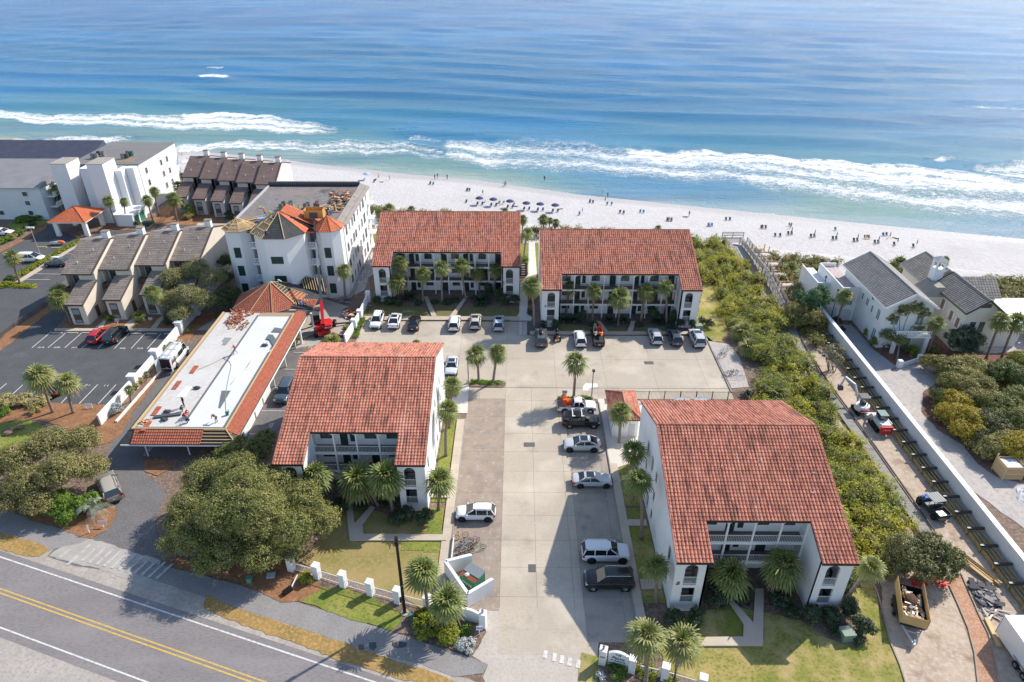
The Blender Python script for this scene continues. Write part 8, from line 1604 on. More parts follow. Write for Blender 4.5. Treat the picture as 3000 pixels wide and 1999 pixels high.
W3=[('olive rounded shrub at the drive edge before the cream house',10,1600,250,[(1500,190,1.4,1.3,1.0),(1600,210,1.8,1.5,1.2),(1700,280,1.8,1.5,1.2)],scrub_far),('golden-green bush below the cream house',10,1800,330,[(1750,230,2.2,1.8,1.3),(1880,220,2.4,1.9,1.4),(1850,330,2.2,1.8,1.3)],olive_leaf),('brown-olive tree in the middle of the right thicket',10,1900,480,[(1700,380,2.2,1.7,1.3),(1820,420,2.4,1.8,1.4),(1960,400,2.4,1.8,1.4),(1900,520,2.2,1.7,1.3)],scrub_far),('bright golden bush at the left of the right thicket',10,1750,640,[(1700,520,1.8,1.3,1.1),(1780,560,2.0,1.5,1.2),(1650,640,1.4,1.3,1.0)],gold_leaf),('large golden-brown bush above the sandy drive',10,1850,800,[(1750,660,2.0,1.6,1.2),(1880,700,2.2,1.7,1.3),(1930,820,1.6,1.5,1.1),(1800,800,1.6,1.4,1.1)],gold_leaf),('dark olive tree at the right of the thicket',10,2200,700,[(2080,560,2.6,1.9,1.5),(2200,600,2.6,2.0,1.5),(2300,520,2.6,1.9,1.5),(2100,700,2.0,1.7,1.3),(2300,700,2.4,1.9,1.4)],oak_leaf),('olive bush above the timber crate',10,2150,1000,[(2080,950,1.8,1.5,1.2),(2180,900,2.0,1.6,1.3),(2000,1000,1.2,1.1,.9)],olive_leaf),('big golden bush right above the timber crate',10,2300,1040,[(2250,960,2.2,1.6,1.3),(2350,940,2.4,1.8,1.4),(2420,1000,2.0,1.8,1.3)],gold_leaf),('green bush at the upper right of the thicket',10,2200,330,[(2080,280,2.0,1.6,1.3),(2200,260,2.2,1.7,1.3),(2320,330,2.2,1.8,1.3)],leafmat('mixed_green',(.09,.14,.03),(.16,.19,.05),(.32,.33,.12),.2)),('yellow-green bush at the far right edge',10,2350,250,[(2330,180,2.0,1.8,1.3),(2450,230,2.0,1.9,1.3)],leafmat('yellow_green',(.19,.23,.035),(.28,.29,.05),(.42,.38,.10),.25)),('olive tree beside the sandy drive bend',10,1620,560,[(1580,480,1.2,1.0,.9),(1640,520,1.4,1.1,1.0)],leafmat('mixed_green2',(.11,.15,.035),(.18,.20,.06),(.32,.31,.12),.2)),('shaded dark tree behind the golden bushes',10,2050,850,[(2020,720,2.2,1.7,1.4),(2120,800,2.2,1.6,1.4),(2000,880,1.6,1.4,1.2)],leafmat('deep_olive',(.06,.08,.025),(.11,.12,.04),(.22,.21,.10),.1))]
for i,(l_,n_,x,y,pts,lf)in enumerate(W3):oak(l_,n_,x,y,pts,lf,3600+4000*len(pts),.18,60+i,'shrub' if 'bush' in l_ or 'shrub' in l_ else 'broadleaf_tree','shrub' if 'bush' in l_ or 'shrub' in l_ else 'tree','thicket right of the sandy drive',trunk=.16)
# bare grey tree over the track
a=g(10,600,280);T=thing('bare_tree','half bare grey tree overhanging the dirt track','tree',(a.x,a.y,0));b=MB();r=random.Random(8)
for i in range(9):
 p0=Vector((r.uniform(-.4,.4),r.uniform(-.4,.4),0));p1=p0+Vector((r.uniform(-.8,.8),r.uniform(-.8,.8),1.8));b.tube([p0,p1,p1+Vector((r.uniform(-1,1),r.uniform(-1,1),1.4))],[.07,.05,.02],5)
obj('trunk',b,oakbark,T,world=False);V,rv=leaves([(-.8,.5,3.0,1.3,1.3,1.0),(.5,1.2,3.2,1.2,1.2,.9),(-.2,-.6,2.6,1.1,1.1,.8)],5200,.16,44);me=quads_mesh('crown',V,[leafmat('grey_leaf',(.20,.19,.10),(.28,.25,.15),(.40,.36,.25),.2)],rv);o=bpy.data.objects.new('crown',me);COL.objects.link(o);o.parent=T
# ---- shrubs
SG='dark shrubs in front of the villas'
for q in((14,452,1110,150,1.6,'dark round shrub left of the near left stair tower of villa B'),(14,618,1110,140,1.7,'dark round shrub right of the letter B tower'),(14,1500,1090,150,1.9,'dark round shrub left below the right stair tower of villa B'),(14,1655,1110,150,1.8,'dark round shrub below the right stair tower of villa B'),(14,1780,1070,150,2.2,'dark shrub at the right corner of villa B'),(14,1880,1180,170,1.8,'dark shrub nearest the transformer cabinet'),(14,1760,900,140,2.4,'sparse shrub along the right wall of villa B'),(14,1690,1200,90,.6,'low clipped shrub left of the transformer'),(14,1860,1270,90,.7,'low clipped shrub right of the transformer'),(12,1285,330,130,1.9,'dark round shrub below the letter D tower'),(12,1425,350,150,1.9,'dark round shrub at the right corner of villa D'),(3,205,1020,80,1.5,'dark shrub at the left tower of villa C'),(3,305,1030,90,1.5,'dark shrub right of the left tower of villa C'),(3,365,1020,80,1.2,'low dark shrub between tower and palms of villa C'),(3,1215,950,80,2.8,'tall narrow dark shrub beside the cycad of villa C'),(3,1300,1000,90,2.8,'tall narrow dark shrub nearest the right tower of villa C'),(3,1360,1030,80,2.2,'dark shrub before the right tower of villa C'),(3,1450,1030,90,2.0,'dark shrub at the right corner of villa C'),(3,840,1015,110,.8,'low green shrub at the foot of the brown palm'),(3,915,1000,80,.8,'low shrub left of the right path of villa C'),(3,725,1020,70,.8,'low shrub right of the left path of villa C'),(3,575,1035,70,.9,'low shrub left of the left path of villa C'),(4,285,1240,60,1.4,'dark shrub left of the letter A tower'),(4,395,1250,80,1.6,'dark shrub behind the black trike'),(4,640,1190,80,2.2,'tall dark shrub left in front of villa A'),(4,1275,1180,110,2.6,'tall dark shrub right of the right path of villa A'),(4,1450,1200,80,2.4,'tall dark shrub at the inner side of the right tower of villa A'),(4,1450,1265,90,1.0,'low dark shrub in front of the right tower of villa A'),(4,1525,1240,80,1.6,'dark round shrub before the right tower of villa A'),(4,1630,1245,80,1.5,'dark round shrub right of the right tower of villa A'),(4,740,1235,90,.7,'low green shrub left of the left path of villa A'),(4,1150,1225,80,.7,'low green shrub right of the right path of villa A'),(4,1780,1240,80,1.6,'open branched shrub beside the green transformer'),(4,1715,1200,60,1.4,'small branched shrub on the gravel bed')):
 bush(*q,grp=SG,size=.17)
for q in((14,780,960,200,1.7,'wide dark shrub between letter B tower and left palm'),(14,1260,960,180,1.5,'wide dark shrub by the inner wall of villa B right tower'),(14,1360,1060,120,.9,'low dark hedge at the foot of the right tower of villa B'),(14,970,940,130,1.0,'green shrub between the two paths of villa B'),(12,780,260,130,1.7,'dark palm-like shrub at the left of villa D court'),(12,1210,330,120,1.2,'dark shrub left of the letter D tower'),(12,930,240,110,.8,'low green shrub in villa D court')):bush(*q,grp=SG,size=.18)
def cycad(n_,x,y,w_,label,h_=1.0):
 a=g(n_,x,y);s=KK[n_][2];mpp=(Vector(GP(*[q+(1 if i==0 else 0)for i,q in enumerate(k(n_,x,y))]))-a).length;R_=w_/s*mpp/2;T=thing('cycad',label,'cycad',(a.x,a.y,0),0,'cycads by the villas');V=[];rv=[];r=random.Random(int(x+y))
 for i in range(34):
  az=i*2.4;el=R(r.uniform(8,68));P0=Vector((0,0,.4));prev=P0
  for s_ in range(1,7):
   t=s_/6;d=Vector((math.cos(az)*math.cos(el),math.sin(az)*math.cos(el),math.sin(el)));p=P0+d*R_*1.15*t-Vector((0,0,R_*.5*t*t));ax=(p-prev).normalized();sd_=ax.cross(Vector((0,0,1))).normalized();w1,w2=.14*R_*(1-(t-.17)**2*.8),.14*R_*(1-t*t*.85);V+=[prev-sd_*w1,prev+sd_*w1,p+sd_*w2,p-sd_*w2];rv.append(r.random()*.8);prev=p
 me=quads_mesh('crown',np.array([tuple(v)for v in V]),[sago_leaf],np.array(rv));o=bpy.data.objects.new('crown',me);COL.objects.link(o);o.parent=T;b=MB();b.tube([(0,0,0),(0,0,.45)],[.2,.16],8);obj('trunk',b,bark,T,world=False)
for q in((3,500,980,150,'cycad left of the left path of villa C'),(3,1140,1010,230,'very large cycad right of the right path of villa C'),(4,560,1190,170,'cycad left of the left path of villa A'),(4,470,1190,110,'smaller cycad beside the letter A tower'),(4,880,1190,140,'cycad between the paths, left of the big palm of villa A'),(4,1010,1190,130,'cycad between the paths, right of the big palm of villa A'),(4,1330,1200,140,'cycad left of the right tower of villa A'),(12,1120,190,190,'dark cycad between the two slanting palms of villa D'),(5,1090,1100,140,'cycad beside the porch of the white house'),(4,2130,1500,1,''),(9,2130,560,130,'cycad at the right end of the pool fence')):
 if q[4]:cycad(*q)
for q in((12,1480,1130,330,1.1,'bright lime hedge at the foot of the two driveway palms',lime_leaf),(12,1600,1215,230,1.1,'rounded lime shrub nearest the footpath',lime_leaf),(12,1740,1190,110,.6,'dark green low shrub behind the silver plant',bright_leaf),(12,1745,1300,150,.6,'silver-leaved mound at the driveway corner',silver_leaf),(12,520,790,110,.9,'yellow-green shrub behind the fallen mailbox',lime_leaf),(13,1330,1490,170,.6,'dark green ground shrub below the sign',bright_leaf),(13,1200,1530,70,.5,'silver mound left of the sign pillar base',silver_leaf),(14,250,1500,180,.7,'lime shrub behind the first fence bay',lime_leaf),(14,420,1540,120,.6,'lime shrub at the second fence pillar',lime_leaf),(4,1800,1460,1,1,'',None),(8,240,60,90,.9,'small shrub at the far end of the carport',bright_leaf),(5,1330,1180,90,1.8,'bright upright shrub left of the garden wall',bright_leaf),(5,1540,1150,120,1.2,'olive shrub right of the garden wall pillar',scrub_far),(5,930,1010,70,1.5,'round clipped shrub at the house wall',bright_leaf),(5,975,1100,70,1.6,'second round clipped shrub nearer the drive',bright_leaf),(5,640,880,80,1.0,'rounded green shrub beside the garage door',shrub_leaf),(5,690,960,60,.8,'low shrub along the wall by the garage drive',shrub_leaf),(1,225,830,185,1.1,'clipped green hedge left below the pale block',bright_leaf),(1,365,815,80,1.0,'clipped green shrub right of the long hedge',bright_leaf),(1,240,915,60,1.2,'dark round shrub at the left hedge strip end',shrub_leaf),(1,305,880,70,1.2,'dark round shrub above the lamp post',shrub_leaf),(1,190,955,90,1.3,'green shrub in the left hedge strip',bright_leaf),(1,120,990,90,1.2,'olive shrub in the left hedge strip',olive_leaf),(1,60,1020,90,1.2,'green shrub nearer the left edge',bright_leaf),(1,5,1040,90,1.2,'shrub at the very left edge of the hedge strip',bright_leaf),(1,1250,880,50,1.3,'small dark shrub by the green doors',shrub_leaf),(1,1705,810,90,1.3,'rounded olive shrub before the farther townhouses',olive_leaf),(1,2110,800,130,1.6,'dark green shrub right before the farther townhouses',shrub_leaf),(1,95,1385,90,1.2,'spiky dark shrub under the hedge strip palm',shrub_leaf),(6,680,240,110,1.8,'dark shrub at the left townhouse corner',shrub_leaf),(6,1000,240,80,.9,'bright shrub before the second townhouse wing',bright_leaf),(6,1560,270,130,1.3,'dark shrub under the olive tree by the wall',shrub_leaf),(7,1610,510,90,1.3,'small bright shrub below the carport skirt',lime_leaf),(7,1960,500,160,1.2,'pale grassy clump below the crane',olive_leaf),(7,2090,440,60,2.0,'thin shrub against the white wall by the crane',olive_leaf),(6,1250,830,110,1.1,'yellowish shrub in the white wall planting strip',olive_leaf),(6,1060,1080,120,1.3,'pale flowering shrub at the street end of the planting strip',silver_leaf),(6,1240,870,60,1.0,'thin shrub in the planting strip',olive_leaf),(6,60,1000,190,1.1,'straw-yellow ornamental grass at the left edge',None),(6,200,990,190,1.2,'straw-yellow ornamental grass, second clump',None),(6,360,1000,180,1.1,'straw-yellow ornamental grass nearest the slanting palms',None),(6,40,1100,110,1.0,'green spiky clump at the left edge lawn',bright_leaf),(6,320,1080,90,.9,'pale green tuft on the pine straw',olive_leaf),(12,1080,-60,1,1,'',None),(3,1540,640,70,.9,'rounded bright shrub beside the seaward walkway',bright_leaf),(3,1590,1120,50,1.2,'dark shrub strip right of the walkway stairs',shrub_leaf),(3,1600,1010,60,1.2,'dark shrub beside the walkway opposite villa C',shrub_leaf),(4,1820,1460,1,1,'',None)):
 if q[5]:bush(*q[:6],leafm=(q[6]or leafmat('straw_grass_leaf',(.42,.36,.14),(.55,.46,.20),(.62,.55,.30),.3)),size=.15 if q[0]in(12,13,14)else .19,grp='garden shrubs')
bush(3,395,1040,60,1.0,'low shrub at the foot of the two left palms of villa C',grp=SG)
# hedge strips drawn as one clipped hedge each
def hedge(label,n_,pts,w_,h_,leafm,n,seed):
 lm=[];P_=[g(n_,*p)for p in pts];a=P_[0]
 for p,q in zip(P_,P_[1:]):
  L_=(q-p).length;m=max(1,int(L_/w_*1.3))
  for i in range(m):c=p.lerp(q,i/m)-a;lm.append((c.x,c.y,h_*.5,w_*.6,w_*.6,h_*.55))
 return tree('hedge',label,'hedge',a.x,a.y,lm,leafm,n,.17,seed,trunk=0)
hedge('lime hedge strip beside the small dark suv',1,[(730,1020),(560,1110),(420,1190),(250,1290),(60,1400),(0,1415)],1.3,.7,lime_leaf,11000,71)
hedge('lime border of the near parking island',1,[(0,1425),(120,1415),(330,1430)],1.4,.4,lime_leaf,5000,72)
hedge('bright green strip along the white wall beside the left car park',3,[(70,1170),(35,1260),(0,1340)],.7,.5,bright_leaf,3000,73)
hedge('low green planting on the two-palm island',8,[(1870,440),(2000,445),(2150,450)],.9,.25,bright_leaf,4200,74)
hedge('low shrubs on the median under the tall palm',9,[(450,600),(560,600),(680,598),(760,600)],.8,.5,bright_leaf,4000,75)
for n_,pts,z_ in((8,[(1845,425),(2160,428),(2175,450),(2165,475),(2140,485),(1840,478)],.13),(9,[(430,590),(770,590),(775,625),(430,640)],.13)):
 sheet('planting_island',[kp(n_,pts)],z_,soil,.13)
def scrub(name,polys,step,rlo,rhi,hlo,hhi,leafm,n,size,seed,label):
 r=random.Random(seed);lm=[]
 for P_ in polys:
  xs=[p[0]for p in P_];ys=[p[1]for p in P_]
  def inside(x,y):
   c=False
   for(x1,y1),(x2,y2)in zip(P_,P_[1:]+P_[:1]):
    if(y1>y)!=(y2>y)and x<(x2-x1)*(y-y1)/(y2-y1)+x1:c=not c
   return c
  x=min(xs)
  while x<max(xs):
   y=min(ys)
   while y<max(ys):
    px_,py_=x+r.uniform(-.5,.5)*step,y+r.uniform(-.5,.5)*step
    if inside(px_,py_):rr_=r.uniform(rlo,rhi);h_=r.uniform(hlo,hhi);lm.append((px_,py_,tz(px_,py_)+h_*.4,rr_,rr_*r.uniform(.8,1.2),h_*.55))
    y+=step
   x+=step
 V,rv=leaves(lm,n,size,seed,.45,clump=.34,tuft=12);me=quads_mesh(name,V,[leafm,dark_core],rv);o=bpy.data.objects.new(name,me);COL.objects.link(o);o['kind']='stuff';o['label']=label
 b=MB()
 for l in lm:b.ball((l[0],l[1],l[2]-.1),(l[3]*.6,l[4]*.6,l[5]*.55),7,4)  # dark balls added under the leaves as the scrub's inner shade
 c=obj(name+'_shade_core',b,dark_core);c['kind']='stuff';c['label']='added dark shade cores inside the '+label
z1=.8
mainp=kz(4,[(1625,450),(1760,455),(1930,480),(2000,570),(2120,610),(2230,780)],z1)+[(44.6,104),(43.1,93),(42.9,84),(43.3,74),(43.0,67),(42.6,61),(42.9,54),(40.5,49.5),(37.5,47),(34.6,48.5),(32.6,56),(32.4,70),(33.4,78.5),(36.4,84),(36.0,92),(34.9,98)]+kz(4,[(1930,1130),(1860,960),(1790,800),(1700,740),(1665,600)],z1)
scrub('scrub',[mainp],1.7,.7,1.9,.8,3.3,scrub_leaf,125000,.2,81,'dense yellow-green scrub right of the villas')
scrub('dune_scrub',[kz(5,[(60,250),(330,290),(700,315),(560,420),(340,370),(340,560),(130,520),(150,400)],.5)+[],kz(5,[(1110,340),(1290,330),(1280,450),(1150,420)],.5),kz(5,[(1985,460),(2353,500),(2700,560),(2700,900),(2353,730),(2120,740),(2080,640),(1960,560)],.5),kz(3,[(135,105),(300,150),(600,195),(1000,200),(1500,200),(1500,260),(200,260),(170,230)],.5),kz(4,[(190,330),(560,345),(900,355),(900,420),(250,420)],.5)],2.0,1.2,2.1,.9,1.9,scrub_far,32000,.28,82,'low dark dune scrub along the crest above the beach')
scrub('thicket_floor',[kz(10,[(1500,250),(2353,300),(2500,400),(2500,1050),(2100,1060),(1700,860),(1620,640),(1700,420)],.3),kz(10,[(2500,400),(3000,350),(3000,1100),(2500,1050)],.3)],2.1,1.2,1.9,.8,1.8,scrub_far,40000,.26,83,'low undergrowth beneath the right thicket')
scrub('beach_house_undergrowth',[kz(5,[(180,600),(330,560),(420,700),(560,900),(620,1060),(480,1100),(330,960),(230,880),(200,760)],.3)],1.7,.9,1.5,1.0,2.0,scrub_far,16000,.22,84,'mixed undergrowth between boardwalk and white wall')
# big pine-straw shrubs under the oak at left and a few stones
a=g(6,80,1250);b=MB()
for dx,dy,s in((0,0,.8),(1.2,.6,.6),(.4,-.7,.7)):b.ball((a.x+dx,a.y+dy,.2),(s,s*.7,s*.45),9,5)
single('boulder',b,M('brown_rock',(.24,.16,.12),.9,var=(.16,.11,.08),scale=2,bump=.1,bscale=3),'group of brown boulders on the left lawn','boulders')
# ================================================================ PEOPLE AND BEACH FURNITURE
BASE=dict(pel=(0,0,.95),ch=(0,0,1.28),nk=(0,0,1.47),hd=(0,.02,1.60),ht=(0,.02,1.73),sL=(-.19,0,1.42),eL=(-.27,-.02,1.15),wL=(-.28,.06,.9),sR=(.19,0,1.42),eR=(.27,-.02,1.15),wR=(.28,.06,.9),hL=(-.1,0,.92),kL=(-.11,.03,.5),aL=(-.11,-.02,.08),tL=(-.12,.14,.03),hR=(.1,0,.92),kR=(.11,.03,.5),aR=(.11,-.02,.08),tR=(.12,.14,.03))
POSES={'stand':{},'walk':dict(kL=(-.1,.2,.52),aL=(-.1,.28,.10),tL=(-.1,.43,.08),kR=(.1,-.05,.5),aR=(.1,-.32,.14),tR=(.1,-.2,.04),eL=(-.26,-.14,1.18),wL=(-.25,-.08,.94),eR=(.26,.12,1.18),wR=(.25,.28,.98)),'bend':dict(pel=(0,-.15,.86),ch=(0,.22,1.0),nk=(0,.40,1.04),hd=(0,.52,1.02),ht=(0,.64,.98),sL=(-.18,.34,1.02),sR=(.18,.34,1.02),eL=(-.22,.42,.75),eR=(.22,.42,.75),wL=(-.16,.55,.5),wR=(.16,.55,.5),hL=(-.1,-.15,.84),hR=(.1,-.15,.84),kL=(-.12,.02,.46),kR=(.12,.02,.46),aL=(-.12,-.1,.08),aR=(.12,-.1,.08),tL=(-.12,.06,.03),tR=(.12,.06,.03)),'crouch':dict(pel=(0,-.2,.38),ch=(0,0,.68),nk=(0,.1,.86),hd=(0,.18,.96),ht=(0,.24,1.08),sL=(-.18,.06,.82),sR=(.18,.06,.82),eL=(-.26,.22,.62),eR=(.26,.22,.62),wL=(-.15,.42,.5),wR=(.15,.42,.5),hL=(-.1,-.18,.36),hR=(.1,-.18,.36),kL=(-.16,.2,.5),kR=(.16,.2,.5),aL=(-.14,-.02,.08),aR=(.14,-.02,.08),tL=(-.14,.14,.03),tR=(.14,.14,.03)),'sit':dict(pel=(0,-.1,.34),ch=(0,-.26,.66),nk=(0,-.32,.84),hd=(0,-.31,.98),ht=(0,-.31,1.1),sL=(-.19,-.3,.8),sR=(.19,-.3,.8),eL=(-.28,-.14,.58),eR=(.28,-.14,.58),wL=(-.25,.1,.5),wR=(.25,.1,.5),hL=(-.1,-.06,.34),hR=(.1,-.06,.34),kL=(-.13,.36,.46),kR=(.13,.36,.46),aL=(-.13,.68,.1),aR=(.13,.68,.1),tL=(-.14,.8,.14),tR=(.14,.8,.14)),'lie':dict(pel=(0,0,.13),ch=(0,-.34,.15),nk=(0,-.53,.16),hd=(0,-.66,.17),ht=(0,-.78,.17),sL=(-.19,-.48,.14),sR=(.19,-.48,.14),eL=(-.3,-.25,.1),eR=(.3,-.25,.1),wL=(-.26,0,.08),wR=(.26,0,.08),hL=(-.1,.04,.13),hR=(.1,.04,.13),kL=(-.12,.45,.14),kR=(.12,.45,.14),aL=(-.12,.85,.1),aR=(.12,.85,.1),tL=(-.13,.92,.2),tR=(.13,.92,.2))}
BN=[('pel','ch',.14,.15,1),('ch','nk',.15,.06,1),('nk','hd',.055,.085,0),('hd','ht',.095,.07,3),('ch','sL',.12,.075,1),('sL','eL',.06,.045,1),('eL','wL',.043,.03,0),('ch','sR',.12,.075,1),('sR','eR',.06,.045,1),('eR','wR',.043,.03,0),('pel','hL',.13,.10,2),('hL','kL',.09,.06,2),('kL','aL',.055,.038,2),('aL','tL',.045,.035,4),('pel','hR',.13,.10,2),('hR','kR',.09,.06,2),('kR','aR',.055,.038,2),('aR','tR',.045,.035,4)]
PM={}
def person_mesh(pose):
 if pose in PM:return PM[pose]
 J=dict(BASE);J.update(POSES[pose]);names=list(J);rad={}
 for a,b,ra,rb_,m in BN:rad.setdefault(a,ra);rad[b]=rb_ if b not in rad else rad[b]
 me=bpy.data.meshes.new('tmp');me.from_pydata([J[q]for q in names],[(names.index(a),names.index(b))for a,b,*_ in BN],[]);o=bpy.data.objects.new('tmp',me);COL.objects.link(o)
 o.modifiers.new('s','SKIN');
 for i,q in enumerate(names):r_=rad.get(q,.05);me.skin_vertices[0].data[i].radius=(r_,r_*(.72 if q in('pel','ch')else 1));me.skin_vertices[0].data[i].use_root=q=='pel'
 o.modifiers.new('u','SUBSURF').levels=1
 dg=bpy.context.evaluated_depsgraph_get();dg.update();em=bpy.data.meshes.new_from_object(o.evaluated_get(dg));bpy.data.objects.remove(o)
 b=MB();b.v=[tuple(v.co)for v in em.vertices];V={q:Vector(J[q])for q in J}
 for p in em.polygons:
  c=p.center;best=(9,0)
  for a,q,ra,rb_,m in BN:
   A_,B_=V[a],V[q];d=B_-A_;t=max(0,min(1,(c-A_).dot(d)/max(d.length_squared,1e-6)));ds=(c-A_-d*t).length-(ra*(1-t)+rb_*t)*.8
   if ds<best[0]:best=(ds,m)
  b.idx(tuple(p.vertices),best[1])
 hd,up=V['hd'],(V['ht']-V['nk']).normalized();fw=Vector((0,1,0))if pose not in('lie','bend')else(Vector((0,0,1))if pose=='lie' else Vector((0,.2,-1)))
 b.ball(hd+fw*.095,(.018,.02,.025),6,4,0)
 for s in(-1,1):b.ball(hd+fw*.08+up*.03+Vector((s*.033,0,0)),.012,6,4,3);b.ball(hd+Vector((s*.088,0,0)),(.015,.025,.03),6,4,0)
 for s,w_,e_ in((-1,'wL','eL'),(1,'wR','eR')):
  d=(V[w_]-V[e_]).normalized();c=V[w_]+d*.05;b.ball(c,(.03,.03,.045),8,5,0);sd_=d.cross(fw);sd_=Vector((1,0,0))if sd_.length<.1 else sd_.normalized()
  for i in range(4):q=c+sd_*(.012*(i-1.5))*1.6;b.tube([q,q+d*(.06+.008*(1.5-abs(i-1.5))),q+d*.09+fw*.018],[.0095,.0085,.007],5,0)
  b.tube([c+sd_*.028-d*.01,c+sd_*.05+d*.03,c+sd_*.045+d*.055],[.011,.0095,.008],5,0)
 me=mesh('person',b,True);bpy.data.meshes.remove(em);PM[pose]=me;return me
skin=M('skin',(.50,.29,.19),.6);hairs=[M('hair_dark',(.03,.02,.015),.7),M('hair_brown',(.15,.08,.04),.7),M('hard_hat_white',(.7,.7,.7),.4)]
C_={n_:M('cloth_'+n_,c,.85)for n_,c in dict(navy=(.03,.05,.16),red=(.55,.04,.05),black=(.02,.02,.025),white=(.7,.7,.7),green=(.04,.35,.16),orange=(.8,.2,.04),blue=(.07,.2,.5),brown=(.16,.09,.06),yellow=(.6,.7,.05),grey=(.2,.2,.22),denim=(.08,.12,.22)).items()};C_['skin']=skin
def person(n_,x,y,z,pose,rz,shirt,pants,label,hair=0,grp='people on the beach',s=1.):
 p=g(n_,x,y,z)if not isinstance(n_,Vector)else n_;me=person_mesh(pose)
 while len(me.materials)<5:me.materials.append(None)
 o=bpy.data.objects.new('person',me);COL.objects.link(o);o.location=p;o.rotation_euler=(0,0,rz);o.scale=(s,)*3
 for i,m in enumerate((skin,C_[shirt],C_[pants],hairs[hair],C_['black'])):o.material_slots[i].link='OBJECT';o.material_slots[i].material=m
 return tag(o,label,'person',grp)
BZ=-10.6
def bz(n_,x,y):
 z=-10.5
 for _ in range(6):
  p=g(n_,x,y,z);yc=float(np.interp(p.x,CX,CYV))+22;ys=float(np.interp(p.x,SXs,SYs));t=min(max((p.y-yc)/(ys-yc),0),1);z=-10.1-1.85*t*t
 return z+.01
BL={}
def chair(n_,x,y,rz,mt,label,grp='beach chairs',dx=0):
 z=bz(n_,x,y);p=g(n_,x,y,z);p.x+=dx;T=thing('beach_chair',label,'beach chair',p,rz,grp);T.scale=(.86,)*3
 if 'c' not in BL:
  a=MB();a.box(-.3,.3,-.3,.35,.26,.30);b=MB();b.hexa([(-.3,-.34,.28),(.3,-.34,.28),(.3,-.30,.28),(-.3,-.30,.28)],[(-.3,-.72,.95),(.3,-.72,.95),(.3,-.68,.95),(-.3,-.68,.95)]);c=MB()
  for sx in(-.3,.3):c.beam((sx,.35,0),(sx,-.3,.5),.04,.04);c.beam((sx,-.5,0),(sx,.3,.3),.04,.04);c.beam((sx,-.35,.52),(sx,.2,.5),.05,.03)
  BL['c']=[mesh('seat',a),mesh('backrest',b),mesh('frame',c)]
 for me,m in zip(BL['c'],(mt,mt,steel)):inst(me.name,me,T,[m],(0,0,0))
 return p
ub=M('umbrella_navy',(.035,.055,.14),.8);us=M('umbrella_sky',(.35,.50,.72),.8);ut=M('umbrella_teal',(.03,.20,.28),.8);cb=M('chair_blue',(.06,.13,.28),.7);cg=M('chair_dark_green',(.03,.09,.09),.7);ct=M('chair_sky',(.10,.32,.46),.7)
def umbrella(n_,x,y,label,mt=ub,closed=False,r_=1.1,grp=None,lean=0.):
 z=bz(n_,x,y);p=g(n_,x,y,z);T=thing('beach_umbrella',label,'beach umbrella',p,0,grp or('closed beach umbrellas' if closed else 'open navy beach umbrellas'))
 b=MB();b.tube([(0,0,0),(lean,0,2.25)],.025,6);obj('pole',b,whitemetal,T,world=False);b=MB()
 if closed:b.tube([(lean*.5,0,.95),(lean*.7,0,1.4),(lean,0,2.25)],[.06,.13,.03],8)
 else:
  ap=(lean,0,2.4)
  for i in range(8):
   a0,a1=math.pi*i/4,math.pi*(i+1)/4;am=(a0+a1)/2
   for(ra,za,rb2,zb2)in((0,2.4,.5*r_,2.27),(.5*r_,2.27,r_,1.95)):
    P_=[(lean+rb2*math.cos(a0),rb2*math.sin(a0),zb2),(lean+rb2*math.cos(a1),rb2*math.sin(a1),zb2),(lean+ra*math.cos(a1),ra*math.sin(a1),za),(lean+ra*math.cos(a0),ra*math.sin(a0),za)];b.face(P_)
   b.hexa([(lean+r_*math.cos(a0),r_*math.sin(a0),1.8),(lean+r_*math.cos(a1),r_*math.sin(a1),1.8),(lean+r_*.99*math.cos(a1),r_*.99*math.sin(a1),1.8),(lean+r_*.99*math.cos(a0),r_*.99*math.sin(a0),1.8)],[(lean+r_*math.cos(a0),r_*math.sin(a0),1.96),(lean+r_*math.cos(a1),r_*math.sin(a1),1.96),(lean+r_*.99*math.cos(a1),r_*.99*math.sin(a1),1.96),(lean+r_*.99*math.cos(a0),r_*.99*math.sin(a0),1.96)])
 obj('canopy',b,mt,T,world=False);return p
ordn=['first','second','third','fourth','fifth','sixth','seventh']
for i,(x,y)in enumerate(((953,376),(1048,384),(1162,397),(1275,411),(1370,417),(1473,425))):
 umbrella(16,x,y,ordn[i]+' open navy umbrella from the left in the row of six',r_=1.15)
 for s in(-.7,.7):chair(16,x,y+3,math.pi*.9,cb,'wooden beach chair in the shade of the %s navy umbrella, %s one'%(ordn[i],'left' if s<0 else 'right'),dx=s)
umbrella(16,178,205,'pale blue open umbrella above the right corner of the tower block',us,grp='pale umbrella');umbrella(16,1660,446,'closed teal umbrella beside a lone blue chair right of the open ones',ut,True);umbrella(16,1817,372,'closed navy umbrella standing left of two sky blue chairs',ub,True)
for i,(x,y)in enumerate(((240,88),(446,112),(645,133),(836,150),(1026,168),(1196,186),(1370,203))):
 w_=ordn[i]+' of the row above the beach houses'
 umbrella(5,x,y,'closed dark green umbrella, '+w_,cg,True)
 for s in((-.75,.1)if i<5 else(-.6,)):chair(5,x,y,math.pi*.95,cg,'dark green beach chair at the %s, %s'%('left' if s<-.3 else 'right',w_),dx=s)
